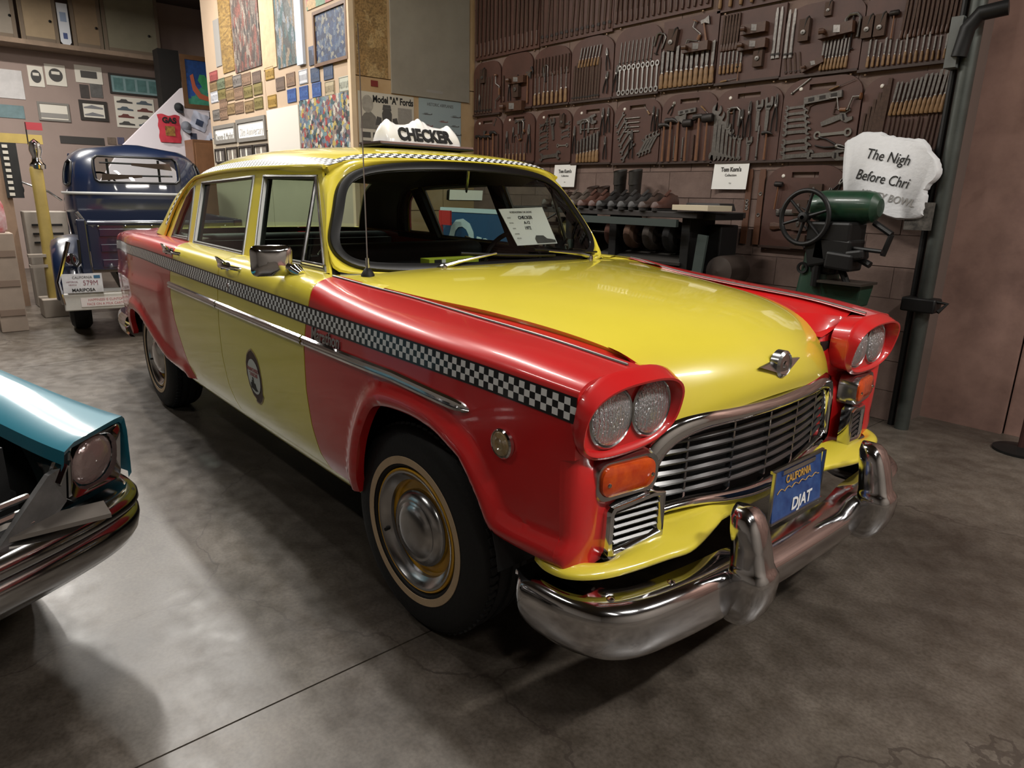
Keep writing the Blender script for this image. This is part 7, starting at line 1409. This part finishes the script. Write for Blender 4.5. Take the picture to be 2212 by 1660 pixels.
# grille mouldings and filler panels
mb = MB(); mb.add([T(.05, .185, .66), T(.09, .25, .66), T(.16, .46, .50), T(.14, .52, .42), T(.10, .36, .44), T(.055, .20, .56)]+[T(.03, .185, .66), T(.07, .25, .66), T(.14, .46, .50), T(.12, .52, .42), T(.08, .36, .44), T(.035, .20, .56)], [(0, 1, 2, 3, 4, 5), (11, 10, 9, 8, 7, 6)]+[(i, i+6, (i+1) % 6+6, (i+1) % 6) for i in range(6)]); mb.build('grille_filler', mat('scuffed aluminium', '#8F8E8E', rough=.35, metal=.7, noise=.35, nscale=9), tc_, smooth=False)
for k in range(5):
    mb = MB(); mb.tube([T(.06+.08*min(1, (r-.2)/.4), r, .48+.035*k) for r in np.linspace(.30, 1.5, 10)], .009, 6); mb.build('grille_bar', tchrome, tc_)
# wraparound bumper
BP = crom([(-.42, -.055), (-.20, -.060), (-.06, -.045), (.02, .00), (.075, .09), (.115, .22), (.150, .40), (.180, .65), (.19, .95), (.18, 1.25), (.15, 1.5), (.08, 1.80), (-.1, 1.9)], 80); R = []
for i in range(80):
    t_ = BP[min(i+1, 79)]-BP[max(i-1, 0)]; t_ = t_/np.linalg.norm(t_); n_ = np.array([t_[1], -t_[0]]); e_ = smooth01(i/5)
    R.append([T(BP[i][0]+n_[0]*o, BP[i][1]+n_[1]*o, z) for o, z in ((-.10, .520), (-.03, .522), (-.004, .512), (.008, .495), (.010, .475), (.002, .462), (-.004, .455), (.006, .445), (.008, .425), (.0, .385), (-.02, .352), (-.05, .338))])
mb = MB(); mb.grid(R); mb.add(R[0], [tuple(range(12))]); tbp = mb.build('front_bumper', tchrome, tc_, angle=40, label='chrome wraparound bumper')
mb = MB(); mb.grid([[(q[0]+.001, q[1], q[2]) for q in [r[5], r[6]]] for r in R]); mb.build('bumper_groove', mat('bumper groove', '#2a1a18', rough=.4), tbp)
MB().box(T(.045, .40, .535), (.10, .55, .012), Matrix.Rotation(-.35, 3, 'Z')).build('bumper_filler', mat('filler strip', '#77716b', rough=.4, metal=.5), tc_, smooth=False)
for s, r in ((1, .12), (-1, 1.70)):
    w_ = obj('tire', MB().lathe([(.19, .08), (.24, .10), (.30, .09), (.325, .06), (.33, 0), (.325, -.06), (.19, -.08)], (0, 0, 0), 'y', 32).mesh('tire', tyre), tc_); w_.location = T(-.75, r, .33)
mb = MB(); mb.box(T(-1.9, .93, .50), (.9, 1.7, .45)); mb.build('body_tub', teal, tc_, smooth=False, bevel=.05)
# ================================================================== CLUTTER AT THE LEFT EDGE
q = at(111, 545, 'x', -7.3); gp_ = thing('gas_pump', 'narrow yellow antique gas pump with chrome top left of the truck', 'gas pump', (q[0], q[1]-.02, 0)); yl = mat('aged yellow enamel', '#A8924E', rough=.5, noise=.25, nscale=5)
MB().box((0, 0, .10), (.34, .30, .20)).build('base', mat('grey base', '#8d8378', rough=.7), gp_, smooth=False, bevel=.01); mb = MB(); mb.grid([[(hx*math.copysign(abs(math.cos(a))**.5, math.cos(a)), hx*math.copysign(abs(math.sin(a))**.5, math.sin(a)), z) for a in np.linspace(0, 2*math.pi, 25)[:-1]] for z, hx in ((.2, .075), (.7, .062), (1.2, .055), (1.55, .058), (1.58, .05))], close_v=True); mb.build('column', yl, gp_)
MB().lathe([(.001, 1.56), (.07, 1.56), (.075, 1.60), (.05, 1.63), (.04, 1.68), (.06, 1.74), (.05, 1.82), (.001, 1.86)], (0, .02, 0), 'z', 20).build('chrome_top', chrome, gp_); MB().tube([(-.02, -.03, 1.8), (-.02, -.03, 2.02)], .006, 6).build('flag_rod', dkmetal, gp_); MB().box((-.02, .04, 1.985), (.008, .15, .075)).build('red_flag', mat('flag red', '#B03A44', rough=.6), gp_, smooth=False)
for z in (.55, .66): MB().box((.02, -.12, z), (.12, .16, .03)).build('hose_bracket', mat('grey base', '#8d8378'), gp_, smooth=False)
q0 = at(38, 400, 'x', -8.2); rk = thing('wooden_display', 'brown wooden display stand with black ladder-like strip at the left edge', 'display stand', (-8.2, q0[1]-.10, 0)); H = at(38, 290, 'x', -8.2)[2]
MB().box((0, -.28, H/2), (.08, .62, H)).build('back_panel', mat('mottled plywood', '#8d735e', rough=.8, noise=.35, nscale=3), rk, smooth=False); MB().box((.05, -.1, H-.05), (.05, 1.0, .10)).build('yellow_rail', yl, rk, smooth=False)
lad = MB().box((.06, .06, H-.40), (.03, .16, .60)).build('dark_strip', black, rk, smooth=False)
for i in range(9): MB().box((.08, .03, H-.66+.065*i), (.01, .05, .035)).build('pale_tile', mat('pale tile', '#B8B3A8', rough=.6), lad, smooth=False)
MB().box((.05, .30, .55), (.30, .42, 1.1)).build('grey_locker', mat('grey locker', '#8f867c', rough=.6, noise=.15), rk, smooth=False, bevel=.01)
for z in (.75, .85, .95): MB().box((.205, .30, z), (.01, .30, .02)).build('locker_slot', dkmetal, rk, smooth=False)
q = at(6, 478, 'x', -6.6); bg = MB(); bg.grid([[(.05*math.cos(a)*f, .08*math.sin(a)*f, z) for a in np.linspace(0, 2*math.pi, 21)[:-1]] for z, f in ((0, .6), (.03, .95), (.15, 1), (.26, .9), (.34, .55), (.36, .1))], close_v=True); b_ = bg.build('paper_bag', mat('white bag', '#C9C2C4', rough=.7, color2='#A8474A', nscale=6), None); b_.location = (q[0], q[1]-.05, at(6, 503, 'x', -6.6)[2]); tag(b_, 'white and red bag on the crate at the far left edge', 'bag')
zc = b_.location.z; cr_ = thing('storage_crate', 'tall pale crate under the white bag at the left edge', 'crate', (q[0], q[1]-.06, 0)); MB().box((0, 0, zc/2), (.30, .22, zc)).build('crate_body', mat('pale crate', '#9a8a7c', rough=.8, noise=.25, nscale=3), cr_, smooth=False, bevel=.006)
for z in (.2, .5, .8): MB().box((.155, 0, z*zc), (.012, .20, .06)).build('slat', mat('crate slat', '#7a685b', rough=.8), cr_, smooth=False)
